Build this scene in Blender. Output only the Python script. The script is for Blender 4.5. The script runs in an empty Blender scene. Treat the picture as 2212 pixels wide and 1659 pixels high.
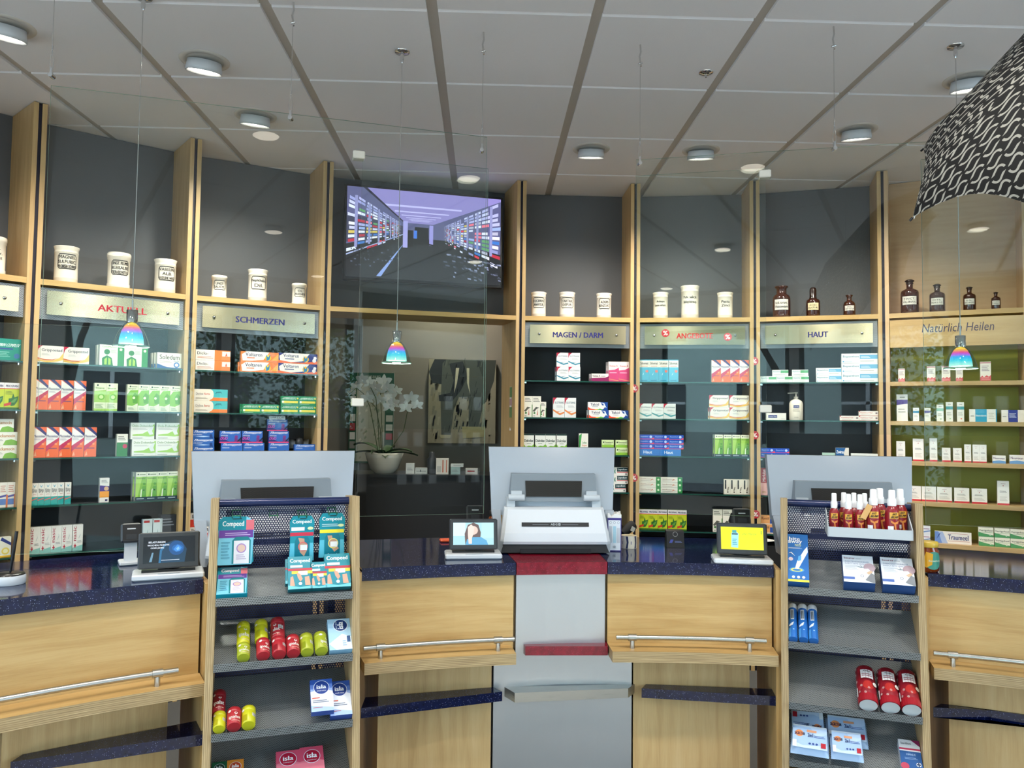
import bpy, math, random
from mathutils import Vector, Matrix
random.seed(7)
C = bpy.context.scene.collection
sc = bpy.context.scene
# ---------------------------------------------------------------- camera (image taken as 2212 x 1659)
W, H = 2212, 1659
F = 1705.0
YAW, PITCH, ROLL = math.radians(1.87), math.radians(2.82), math.radians(.67)
EYE = Vector((0, 0, 1.5))
_cy, _sy, _cp, _sp = math.cos(YAW), math.sin(YAW), math.cos(PITCH), math.sin(PITCH)
FW = Vector((_sy*_cp, _cy*_cp, _sp)); _r0 = Vector((_cy, -_sy, 0)); _u0 = _r0.cross(FW)
RT = _r0*math.cos(ROLL) + _u0*math.sin(ROLL); UP = -_r0*math.sin(ROLL) + _u0*math.cos(ROLL)
cam = bpy.data.objects.new('camera', bpy.data.cameras.new('camera')); C.objects.link(cam)
cam.matrix_world = Matrix(((RT.x, UP.x, -FW.x, 0), (RT.y, UP.y, -FW.y, 0), (RT.z, UP.z, -FW.z, 1.5), (0, 0, 0, 1)))
cam.data.sensor_width = 36; cam.data.lens = F*36/W; cam.data.clip_start = .05
sc.camera = cam
# ---------------------------------------------------------------- world, exposure
wd = bpy.data.worlds.new('world'); sc.world = wd; wd.use_nodes = True
_n = wd.node_tree.nodes; _l = wd.node_tree.links; _n.clear()
_o = _n.new('ShaderNodeOutputWorld'); _b = _n.new('ShaderNodeBackground')
_b.inputs[0].default_value = (.62, .76, 1, 1); _b.inputs[1].default_value = 9.0
_l.new(_b.outputs[0], _o.inputs[0])
sc.view_settings.view_transform = 'Standard'; sc.view_settings.look = 'None'
sc.view_settings.gamma = 1; sc.view_settings.use_curve_mapping = False
sc.view_settings.exposure = 0.13
sc.cycles.use_denoising = True; sc.cycles.max_bounces = 10; sc.cycles.transparent_max_bounces = 24
sc.cycles.sample_clamp_indirect = 4; sc.cycles.caustics_reflective = False; sc.cycles.caustics_refractive = False
CEIL = 3.05
SPOT_W = 95.0            # one recessed downlight
PORTALS = [(-.45, -3.2, 1.5, 0), (1.05, -3.2, 1.5, 0), (-3.4, -3.2, 1.8, 0), (-4.55, -1.1, 3.4, -1), (4.55, -1.1, 3.4, 1)]
for i, (x, y, w_, sd) in enumerate(PORTALS):     # daylight portals in the shop windows and in openings added for ceiling light
    L = bpy.data.lights.new('window_daylight', 'AREA'); L.shape = 'RECTANGLE'; L.size = w_; L.size_y = 2.0
    L.energy = 1; L.cycles.is_portal = True
    o = bpy.data.objects.new('window_daylight', L); C.objects.link(o); o.location = (x, y+(.1 if sd == 0 else 0), 1.65)
    o.rotation_euler = (-math.pi/2, 0, math.pi if sd == 0 else (math.pi/2 if sd < 0 else -math.pi/2))
# ---------------------------------------------------------------- pixel -> place helpers (a ray meets a real plane or arc)
def ray(x, y): return FW + RT*((x-W/2)/F) - UP*((y-H/2)/F)
def hz(x, y, z):
    d = ray(x, y); return EYE + d*((z-1.5)/d.z)
def hp(x, y, A, n):
    d = ray(x, y); return EYE + d*(((A-EYE).dot(n))/d.dot(n))
PC = (.647, .727); PR = 4.261                   # arc of the shelf wall
KC = (.487, -.038)                              # arc of the counter
def hcyl(x, y, R, cen=KC):
    d = ray(x, y); a = d.x**2+d.y**2; b = -2*(d.x*cen[0]+d.y*cen[1]); c = cen[0]**2+cen[1]**2-R*R
    k = (-b+math.sqrt(b*b-4*a*c))/(2*a); P = EYE+d*k
    return math.atan2(P.y-cen[1], P.x-cen[0]), P.z
def pol(R, th, z=0, cen=KC): return Vector((cen[0]+R*math.cos(th), cen[1]+R*math.sin(th), z))
# ---------------------------------------------------------------- colours and materials
def lin(v): return v/12.92 if v <= .04045 else ((v+.055)/1.055)**2.4
def hx(s):
    s = s.lstrip('#'); return tuple(lin(int(s[i:i+2], 16)/255) for i in (0, 2, 4)) + (1,)
class NT:
    def __init__(s, name):
        s.m = bpy.data.materials.new(name); s.m.use_nodes = True; s.t = s.m.node_tree; s.t.nodes.clear()
        s.out = s.t.nodes.new('ShaderNodeOutputMaterial')
    def n(s, typ, ins=None, **kw):
        nd = s.t.nodes.new(typ)
        for k, v in kw.items(): setattr(nd, k, v)
        for k, v in (ins or {}).items():
            if isinstance(v, bpy.types.NodeSocket): s.t.links.new(v, nd.inputs[k])
            else: nd.inputs[k].default_value = v
        return nd
    def ma(s, op, a, b=0.0, c=None):
        i = {0: a, 1: b}
        if c is not None: i[2] = c
        return s.n('ShaderNodeMath', i, operation=op).outputs[0]
    def ramp(s, fac, stops, interp='LINEAR'):
        r = s.n('ShaderNodeValToRGB', {0: fac}); cr = r.color_ramp; cr.interpolation = interp
        while len(cr.elements) < len(stops): cr.elements.new(.5)
        for e, (p, c) in zip(cr.elements, stops): e.position = p; e.color = c
        return r.outputs[0]
    def bsdf(s, **kw):
        b = s.n('ShaderNodeBsdfPrincipled'); al = {'rough': 'Roughness', 'metal': 'Metallic', 'col': 'Base Color', 'spec': 'Specular IOR Level', 'normal': 'Normal', 'alpha': 'Alpha', 'coat': 'Coat Weight', 'em': 'Emission Color', 'es': 'Emission Strength', 'sheen': 'Sheen Weight', 'tr': 'Transmission Weight', 'ior': 'IOR', 'sss': 'Subsurface Weight'}
        for k, v in kw.items():
            i = b.inputs[al[k]]
            if isinstance(v, bpy.types.NodeSocket): s.t.links.new(v, i)
            else: i.default_value = v
        return b.outputs[0]
    def done(s, sh): s.t.links.new(sh, s.out.inputs[0]); return s.m
MATS = {}
def plain(name, col, rough=.5, metal=0., spec=.5, bump=0, bscale=200, **kw):
    t = NT(name)
    a = dict(col=hx(col), rough=rough, metal=metal, spec=spec, **kw)
    if bump:
        co = t.n('ShaderNodeTexCoord').outputs['Object']
        nz = t.n('ShaderNodeTexNoise', {'Vector': co, 'Scale': bscale, 'Detail': 3.})
        a['normal'] = t.n('ShaderNodeBump', {'Strength': bump, 'Distance': .002, 'Height': nz.outputs[0]}).outputs[0]
    MATS[name] = t.done(t.bsdf(**a)); return MATS[name]
def wood(name, c1, c2, c3, rough=.38):
    t = NT(name)
    uv = t.n('ShaderNodeUVMap').outputs[0]
    mp = t.n('ShaderNodeMapping', {0: uv, 3: (1.2, 14, 1)}).outputs[0]
    n1 = t.n('ShaderNodeTexNoise', {'Vector': mp, 'Scale': 2.2, 'Detail': 6., 'Roughness': .6, 'Distortion': .5}).outputs[0]
    mp2 = t.n('ShaderNodeMapping', {0: uv, 3: (5, 190, 1)}).outputs[0]
    n2 = t.n('ShaderNodeTexNoise', {'Vector': mp2, 'Scale': 2., 'Detail': 3.}).outputs[0]
    mp3 = t.n('ShaderNodeMapping', {0: uv, 3: (.7, 2.5, 1)}).outputs[0]
    n3 = t.n('ShaderNodeTexNoise', {'Vector': mp3, 'Scale': 2.5, 'Detail': 1.}).outputs[0]
    f = t.ma('ADD', t.ma('MULTIPLY', n1, .55), t.ma('ADD', t.ma('MULTIPLY', n2, .18), t.ma('MULTIPLY', n3, .3)))
    col = t.ramp(f, [(.36, hx(c1)), (.52, hx(c2)), (.68, hx(c3))])
    MATS[name] = t.done(t.bsdf(col=col, rough=rough, spec=.4)); return MATS[name]
def ply(name):
    t = NT(name); uv = t.n('ShaderNodeUVMap').outputs[0]
    s = t.n('ShaderNodeSeparateXYZ', {0: uv})
    nz = t.n('ShaderNodeTexNoise', {'Vector': t.n('ShaderNodeMapping', {0: uv, 3: (8, 500, 1)}).outputs[0], 'Scale': 1., 'Detail': 3.}).outputs[0]
    w = t.ma('SINE', t.ma('MULTIPLY', s.outputs[1], 2*math.pi/.0052))
    f = t.ma('ADD', t.ma('MULTIPLY', w, .13), nz)
    col = t.ramp(f, [(.25, hx('#7d6848')), (.55, hx('#a88f66')), (.85, hx('#c9b184'))])
    MATS[name] = t.done(t.bsdf(col=col, rough=.5)); return MATS[name]
def speck(name, base, sp, rough=.07):
    t = NT(name); co = t.n('ShaderNodeTexCoord').outputs['Object']
    v = t.n('ShaderNodeTexVoronoi', {'Vector': co, 'Scale': 230.}); m = t.ma('LESS_THAN', v.outputs['Distance'], .17)
    h_ = t.n('ShaderNodeSeparateXYZ', {0: v.outputs['Color']}).outputs[0]
    m = t.ma('MULTIPLY', m, t.ma('GREATER_THAN', h_, .35))
    nz = t.n('ShaderNodeTexNoise', {'Vector': co, 'Scale': 60., 'Detail': 3.}).outputs[0]
    c0 = t.ramp(nz, [(.3, hx(base[0])), (.7, hx(base[1]))])
    mx = t.n('ShaderNodeMix', {'Factor': m, 'A': c0, 'B': hx(sp)}, data_type='RGBA')
    # colour sockets of the mix node
    t.t.links.new(c0, mx.inputs[6]); mx.inputs[7].default_value = hx(sp); t.t.links.new(m, mx.inputs[0])
    MATS[name] = t.done(t.bsdf(col=mx.outputs[2], rough=rough, spec=.4)); return MATS[name]
def brushed(name, col, axis=(2, 260, 1), rough=.32, metal=.9, aniso=0.):
    t = NT(name); uv = t.n('ShaderNodeUVMap').outputs[0]
    nz = t.n('ShaderNodeTexNoise', {'Vector': t.n('ShaderNodeMapping', {0: uv, 3: axis}).outputs[0], 'Scale': 3., 'Detail': 4.}).outputs[0]
    r = t.ma('ADD', t.ma('MULTIPLY', nz, .16), rough-.08)
    b = t.n('ShaderNodeBump', {'Strength': .08, 'Distance': .001, 'Height': nz}).outputs[0]
    sh = t.bsdf(col=hx(col), metal=metal, rough=r, normal=b); sh.node.inputs['Anisotropic'].default_value = aniso; sh.node.inputs['Anisotropic Rotation'].default_value = .25 if aniso else 0; sh.node.inputs['Tangent'].default_value = (0, 0, 0)
    if aniso: t.t.links.new(t.n('ShaderNodeTangent', direction_type='UV_MAP', uv_map='UVMap').outputs[0], sh.node.inputs['Tangent'])
    MATS[name] = t.done(sh); return MATS[name]
def perf(name, col, s, r, rough=.35, metal=.3, see=True, hole='#0c0d10'):
    t = NT(name); uv = t.n('ShaderNodeUVMap').outputs[0]; q = t.n('ShaderNodeSeparateXYZ', {0: uv})
    x = t.ma('DIVIDE', q.outputs[0], s); y = t.ma('DIVIDE', q.outputs[1], s*1.7320508)
    ds = []
    for o in (0., .5):
        a = t.ma('SUBTRACT', t.ma('FRACT', t.ma('ADD', x, o+100)), .5)
        b = t.ma('MULTIPLY', t.ma('SUBTRACT', t.ma('FRACT', t.ma('ADD', y, o+100)), .5), 1.7320508)
        ds.append(t.ma('SQRT', t.ma('ADD', t.ma('MULTIPLY', a, a), t.ma('MULTIPLY', b, b))))
    hol = t.ma('LESS_THAN', t.ma('MINIMUM', *ds), r)
    if see:
        b = t.bsdf(col=hx(col), rough=rough, metal=metal)
        tr = t.n('ShaderNodeBsdfTransparent').outputs[0]
        MATS[name] = t.done(t.n('ShaderNodeMixShader', {0: hol, 1: b, 2: tr}).outputs[0])
    else:
        mx = t.n('ShaderNodeMix', data_type='RGBA'); t.t.links.new(hol, mx.inputs[0]); mx.inputs[6].default_value = hx(col); mx.inputs[7].default_value = hx(hole)
        MATS[name] = t.done(t.bsdf(col=mx.outputs[2], rough=rough, metal=metal))
    return MATS[name]
def glassy(name, tint, refl=.045, grow=.7, tintmix=1.0, rough=0.):
    t = NT(name)
    fc = t.n('ShaderNodeLayerWeight', {0: .5}).outputs['Facing']
    k = t.ma('ADD', refl, t.ma('MULTIPLY', t.ma('POWER', fc, 5.), grow))
    tr = t.n('ShaderNodeBsdfTransparent', {0: hx(tint)}).outputs[0]
    gl = t.n('ShaderNodeBsdfGlossy', {0: (1, 1, 1, 1), 'Roughness': rough}).outputs[0]
    MATS[name] = t.done(t.n('ShaderNodeMixShader', {0: k, 1: tr, 2: gl}).outputs[0]); return MATS[name]
wood('birch', '#ad8c5c', '#c0a06e', '#cbae7e')
wood('birch_warm', '#b08a52', '#c2a068', '#cdae78')
wood('birch_pale', '#c4a27a', '#cfae86', '#d6b68e')
ply('plywood_edge')
speck('navy_stone', ('#080f2c', '#0e173e'), '#8a97c4')
speck('red_stone', ('#660a1e', '#861228'), '#b04a62', .12)
brushed('steel', '#b9b8b2', rough=.3); brushed('alu_panel', '#c2c4c6', (260, 2, 1), .36, .8)
brushed('plate', '#cfc4a2', (1.5, 300, 1), .24, .95, .9)
plain('chrome', '#d8d8d8', .08, 1.); plain('grey_wall', '#55575a', .55, bump=.05); plain('grey_dark', '#3a3d40', .5)
plain('lime_wall', '#b4b23a', .5); plain('black', '#0b0b0d', .3); plain('black_matt', '#121214', .6); plain('gap_black', '#141026', .6)
plain('white_plastic', '#d2d5d8', .28); plain('grey_plastic', '#7e868c', .4); plain('light_plastic', '#b9bfc3', .4); plain('dark_plastic', '#34373a', .38)
plain('ceramic', '#e9e1d1', .14, coat=.4); plain('white_paint', '#e6e4de', .6); plain('taupe', '#857d6e', .7)
plain('carpet', '#4a4a48', .95, bump=.8, bscale=350); plain('floor_bounce', '#d6cfc2', .5); plain('tile', '#ebe8e8', .85, bump=.35, bscale=420); plain('grid_bar', '#b9b2a9', .6); plain('trim_white', '#cfc8be', .6); plain('monitor_plastic', '#a7aeb5', .3); plain('rail_steel', '#b9b8b2', .26, .95)
plain('blue_metal', '#10204e', .3, .2); plain('stem', '#4b5a2c', .5); plain('leaf', '#3f5a34', .35); plain('petal', '#efece6', .45, sss=.1)
plain('green_wire', '#1f6b48', .35, .3); plain('amber_lid', '#2a1710', .18); plain('rubber_red', '#6b1420', .4)
plain('facade', '#cfe0d2', .8); plain('bark', '#3b332c', .9); plain('foliage', '#50683a', .8); plain('asphalt', '#6d6f72', .9)
plain('spray_red', '#8e1622', .28, coat=.3); plain('cap_white', '#f0f0f0', .35); plain('car_paint', '#8ba0b8', .2)
glassy('pane_glass', '#f1f7f4', .036); glassy('clear_glass', '#dfe9e6', .04); glassy('window_glass', '#f4faf8', .03)
glassy('shelf_glass', '#3c524c', .06); plain('glass_edge', '#1c4a40', .15); plain('pane_edge', '#8fb0a4', .15)
t = NT('amber'); MATS['amber'] = t.done(t.bsdf(col=hx('#3a1709'), rough=.06, spec=.7, coat=.5))
t = NT('honey'); MATS['honey'] = t.done(t.bsdf(col=hx('#7a3208'), rough=.08, spec=.7))
perf('perf_navy', '#101d48', .0078, .34); perf('perf_grey', '#9a9fa0', .0046, .28, see=False, rough=.35, metal=.5)
perf('perf_sign', '#b4b7b8', .0064, .31, see=False, rough=.35, metal=.5, hole='#3a3c40'); perf('vent_mesh', '#171310', .004, .3, see=False, hole='#3a3028')
t = NT('shop_lamp'); MATS['lamp_on'] = t.done(t.n('ShaderNodeEmission', {0: (1, .93, .78, 1), 1: 9.}).outputs[0])
t = NT('print'); MATS['print'] = t.done(t.bsdf(col=t.n('ShaderNodeVertexColor', layer_name='Col').outputs[0], rough=.32, spec=.45))
t = NT('canvas_print'); MATS['canvas'] = t.done(t.bsdf(col=t.n('ShaderNodeVertexColor', layer_name='Col').outputs[0], rough=.85, spec=.2))
t = NT('screen'); MATS['screen'] = t.done(t.n('ShaderNodeAddShader', {0: t.n('ShaderNodeEmission', {0: t.n('ShaderNodeVertexColor', layer_name='Col').outputs[0], 1: 1.25}).outputs[0], 1: t.bsdf(col=(.01, .01, .01, 1), rough=.12)}).outputs[0])
# dichroic lamp glass: colour runs with height on the glowing inner shade
t = NT('dichroic'); z = t.n('ShaderNodeSeparateXYZ', {0: t.n('ShaderNodeTexCoord').outputs['Object']}).outputs[2]
col = t.ramp(t.ma('DIVIDE', z, .075), [(.0, hx('#bff4e6')), (.28, hx('#2fd0e8')), (.5, hx('#2fa2f2')), (.63, hx('#c050e0')), (.74, hx('#f04a90')), (.86, hx('#f9a020')), (1, hx('#ffd040'))])
MATS['dichroic'] = t.done(t.n('ShaderNodeAddShader', {0: t.n('ShaderNodeEmission', {0: col, 1: 1.5}).outputs[0], 1: t.n('ShaderNodeBsdfGlossy', {0: (.25, .25, .25, 1), 'Roughness': .05}).outputs[0]}).outputs[0])
# umbrella cloth: broken chain links, laid out in the cloth's own UV
t = NT('umbrella_cloth'); q = t.n('ShaderNodeSeparateXYZ', {0: t.n('ShaderNodeUVMap').outputs[0]})
def link_mask(ox, oy):
    x = t.ma('ADD', t.ma('DIVIDE', q.outputs[0], .070), ox); y = t.ma('ADD', t.ma('DIVIDE', q.outputs[1], .096), oy)
    fx = t.ma('SUBTRACT', t.ma('FRACT', t.ma('ADD', x, 50)), .5); fy = t.ma('SUBTRACT', t.ma('FRACT', t.ma('ADD', y, 50)), .5)
    ax = t.ma('MAXIMUM', t.ma('SUBTRACT', t.ma('ABSOLUTE', fx), .02), 0.); ay = t.ma('MAXIMUM', t.ma('SUBTRACT', t.ma('ABSOLUTE', fy), .16), 0.)
    d = t.ma('ABSOLUTE', t.ma('SUBTRACT', t.ma('SQRT', t.ma('ADD', t.ma('MULTIPLY', ax, ax), t.ma('MULTIPLY', ay, ay))), .17))
    ring = t.ma('LESS_THAN', d, .047)
    cut = t.ma('GREATER_THAN', t.ma('ABSOLUTE', t.ma('ADD', fx, t.ma('MULTIPLY', fy, .7))), .085)
    return t.ma('MULTIPLY', ring, cut)
m = t.ma('MAXIMUM', link_mask(0, 0), t.ma('MULTIPLY', link_mask(.5, .5), 1.0))
mx = t.n('ShaderNodeMix', data_type='RGBA'); t.t.links.new(m, mx.inputs[0]); mx.inputs[6].default_value = hx('#0c0d0e'); mx.inputs[7].default_value = hx('#83837d')
MATS['umbrella'] = t.done(t.bsdf(col=mx.outputs[2], rough=.75, spec=.2))
# ---------------------------------------------------------------- mesh builder
PRESET = {}
class MB:
    def __init__(s): s.v = []; s.f = []; s.m = []; s.c = []; s.uv = []; s.sm = []; s.mats = []; s.M = Matrix()
    def mi(s, mat):
        if mat not in s.mats: s.mats.append(mat)
        return s.mats.index(mat)
    def poly(s, vs, mat, col=(1, 1, 1, 1), uv=None, smooth=False):
        b = len(s.v); s.v += [s.M @ Vector(p) for p in vs]; s.f.append(tuple(range(b, b+len(vs)))); s.m.append(s.mi(mat)); s.c.append(col); s.sm.append(smooth)
        if uv is None:
            v = [Vector(p) for p in vs]; n = Vector((0, 0, 0))
            for i in range(len(v)): n += (v[i]-v[0]).cross(v[(i+1) % len(v)]-v[0])
            a = [abs(n.x), abs(n.y), abs(n.z)]; k = a.index(max(a)); g = s.grain
            ax = [i for i in (0, 1, 2) if i != k]
            if g in ax: ax = [g]+[i for i in ax if i != g]
            uv = [(p[ax[0]], p[ax[1]]) for p in vs]
        s.uv += list(uv); return s
    grain = 0
    def grid(s, rows, mat, col=(1, 1, 1, 1), closed=False, uvf=None, smooth=True):
        # rows: list of lists of points; shared verts
        b = len(s.v); nr = len(rows); nc = len(rows[0])
        for r in rows: s.v += [s.M @ Vector(p) for p in r]
        for i in range(nr-1):
            for j in range(nc if closed else nc-1):
                j2 = (j+1) % nc; idx = (b+i*nc+j, b+i*nc+j2, b+(i+1)*nc+j2, b+(i+1)*nc+j)
                s.f.append(idx); s.m.append(s.mi(mat)); s.c.append(col); s.sm.append(smooth)
                if uvf: s.uv += [uvf(i, j), uvf(i, j+1), uvf(i+1, j+1), uvf(i+1, j)]
                else:
                    for (a, c_) in ((i, j), (i, j2), (i+1, j2), (i+1, j)):
                        p = rows[a][c_]; s.uv.append((p[0]+p[1], p[2]))
        return s
    def box(s, x0, x1, y0, y1, z0, z1, mat, col=(1, 1, 1, 1), bev=0.):
        if bev > 0:
            o = []
            for z, i in ((z0, bev), (z0+bev, 0), (z1-bev, 0), (z1, bev)):
                e = bev; a, b_, c_, d = x0+i, x1-i, y0+i, y1-i
                o.append([(a+e, c_, z), (b_-e, c_, z), (b_, c_+e, z), (b_, d-e, z), (b_-e, d, z), (a+e, d, z), (a, d-e, z), (a, c_+e, z)])
            for i in range(3):
                for j in range(8): s.poly([o[i][j], o[i][(j+1) % 8], o[i+1][(j+1) % 8], o[i+1][j]], mat, col)
            s.poly(o[0][::-1], mat, col); s.poly(o[3], mat, col); return s
        p = [(x0, y0, z0), (x1, y0, z0), (x1, y1, z0), (x0, y1, z0), (x0, y0, z1), (x1, y0, z1), (x1, y1, z1), (x0, y1, z1)]
        for f in ((0, 1, 5, 4), (1, 2, 6, 5), (2, 3, 7, 6), (3, 0, 4, 7), (4, 5, 6, 7), (3, 2, 1, 0)): s.poly([p[i] for i in f], mat, col)
        return s
    def hexa(s, p, mat, mats=None, col=(1, 1, 1, 1)):
        # 8 points: bottom 0-3 (ccw from above), top 4-7 ; mats: front,right,back,left,top,bottom
        for k, f in enumerate(((0, 1, 5, 4), (1, 2, 6, 5), (2, 3, 7, 6), (3, 0, 4, 7), (4, 5, 6, 7), (3, 2, 1, 0))):
            s.poly([p[i] for i in f], mats[k] if mats else mat, col)
        return s
    def arc(s, r0, r1, t0, t1, z0, z1, mat, front=None, top=None, n=None, cen=KC):
        # curved slab; r0 = customer side; t0 > t1 runs left to right
        n = n or max(2, int(abs(t0-t1)/.035))
        ts = [t0+(t1-t0)*i/n for i in range(n+1)]
        P = lambda r, a, z: tuple(pol(r, a, z, cen))
        fr = front or mat; tp = top or mat
        for i in range(n):
            a, b = ts[i], ts[i+1]; ua, ub = -a*r0, -b*r0
            s.poly([P(r0, a, z0), P(r0, b, z0), P(r0, b, z1), P(r0, a, z1)], fr, uv=[(ua, z0), (ub, z0), (ub, z1), (ua, z1)])
            s.poly([P(r1, b, z0), P(r1, a, z0), P(r1, a, z1), P(r1, b, z1)], mat, uv=[(ub, z0), (ua, z0), (ua, z1), (ub, z1)])
            s.poly([P(r0, a, z1), P(r0, b, z1), P(r1, b, z1), P(r1, a, z1)], tp, uv=[(ua, r0), (ub, r0), (ub, r1), (ua, r1)])
            s.poly([P(r1, a, z0), P(r1, b, z0), P(r0, b, z0), P(r0, a, z0)], mat, uv=[(ua, r1), (ub, r1), (ub, r0), (ua, r0)])
        s.poly([P(r1, t0, z0), P(r0, t0, z0), P(r0, t0, z1), P(r1, t0, z1)], fr, uv=[(r1, z0), (r0, z0), (r0, z1), (r1, z1)])
        s.poly([P(r0, t1, z0), P(r1, t1, z0), P(r1, t1, z1), P(r0, t1, z1)], fr, uv=[(r0, z0), (r1, z0), (r1, z1), (r0, z1)])
        return s
    def tube(s, pts, r, mat, n=8, col=(1, 1, 1, 1), cap=True):
        pts = [Vector(p) for p in pts]; rows = []; up = None
        for i, p in enumerate(pts):
            d = (pts[min(i+1, len(pts)-1)]-pts[max(i-1, 0)]).normalized()
            if up is None: up = Vector((0, 0, 1)) if abs(d.z) < .9 else Vector((1, 0, 0))
            a = d.cross(up).normalized(); b = d.cross(a).normalized(); up = -b if False else up
            rr = r[i] if isinstance(r, (list, tuple)) else r
            rows.append([tuple(p+a*rr*math.cos(2*math.pi*k/n)+b*rr*math.sin(2*math.pi*k/n)) for k in range(n)])
        s.grid(rows, mat, col, closed=True)
        if cap: s.poly(rows[0][::-1], mat, col); s.poly(rows[-1], mat, col)
        return s
    def lathe(s, prof, mat, n=24, col=(1, 1, 1, 1), cx=0, cy=0, a0=0, a1=2*math.pi, capb=True, capt=True):
        full = abs(a1-a0-2*math.pi) < 1e-6
        k = n if full else n+1
        rows = [[(cx+r*math.cos(a0+(a1-a0)*j/n), cy+r*math.sin(a0+(a1-a0)*j/n), z) for j in range(k)] for r, z in prof]
        s.grid(rows, mat, col, closed=full, uvf=lambda i, j: (prof[min(i, len(prof)-1)][0]*(a1-a0)*j/n, prof[i][1]))
        if full and capb and prof[0][0] > 1e-5: s.poly(rows[0][::-1], mat, col)
        if full and capt and prof[-1][0] > 1e-5: s.poly(rows[-1], mat, col)
        return s
    def mesh(s, name):
        me = bpy.data.meshes.new(name); me.from_pydata([tuple(v) for v in s.v], [], s.f)
        for m in s.mats: me.materials.append(MATS[m])
        me.polygons.foreach_set('material_index', s.m); me.polygons.foreach_set('use_smooth', s.sm)
        ul = me.uv_layers.new(name='UVMap'); ul.data.foreach_set('uv', [k for p in s.uv for k in p])
        if 'print' in s.mats or 'screen' in s.mats or 'canvas' in s.mats:
            ca = me.color_attributes.new('Col', 'FLOAT_COLOR', 'CORNER'); buf = []
            for f, c in zip(s.f, s.c): buf += list(c)*len(f)
            ca.data.foreach_set('color', buf)
        me.update(); return me
    def build(s, name, parent=None, M=None, label=None, cat=None, group=None, kind=None):
        return link(name, s.mesh(name), parent, M, label, cat, group, kind)
def link(name, me, parent=None, M=None, label=None, cat=None, group=None, kind=None):
    o = bpy.data.objects.new(name, me); C.objects.link(o)
    if parent: o.parent = parent
    if M is not None:
        if parent: o.matrix_local = M
        else: o.matrix_world = M
    for k, v in (('label', label), ('category', cat), ('group', group), ('kind', kind)):
        if v: o[k] = v
    return o
def thing(name, M, label, cat, group=None): return link(name, None, None, M, label, cat, group)
def TM(x, y, z, rz=0.): return Matrix.Translation((x, y, z)) @ Matrix.Rotation(rz, 4, 'Z')
# ---------------------------------------------------------------- lettering
_TG = {}
def tgeo(s, bold=0.):
    k = (s, bold)
    if k in _TG: return _TG[k]
    cu = bpy.data.curves.new('t', 'FONT'); cu.body = s; cu.resolution_u = 2; cu.offset = bold; cu.fill_mode = 'FRONT'
    ob = bpy.data.objects.new('t', cu); me = bpy.data.meshes.new_from_object(ob)
    vs = [(v.co.x, v.co.y) for v in me.vertices]; fs = [tuple(p.vertices) for p in me.polygons]
    bpy.data.objects.remove(ob); bpy.data.curves.remove(cu); bpy.data.meshes.remove(me)
    if not vs: vs = [(0, 0), (1, 0), (0, 1)]; fs = []
    x0 = min(v[0] for v in vs); x1 = max(v[0] for v in vs); y0 = min(v[1] for v in vs); y1 = max(v[1] for v in vs)
    vs = [((x-x0)/(x1-x0), (y-y0)/(y1-y0)) for x, y in vs]; _TG[k] = (vs, fs); return _TG[k]
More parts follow.
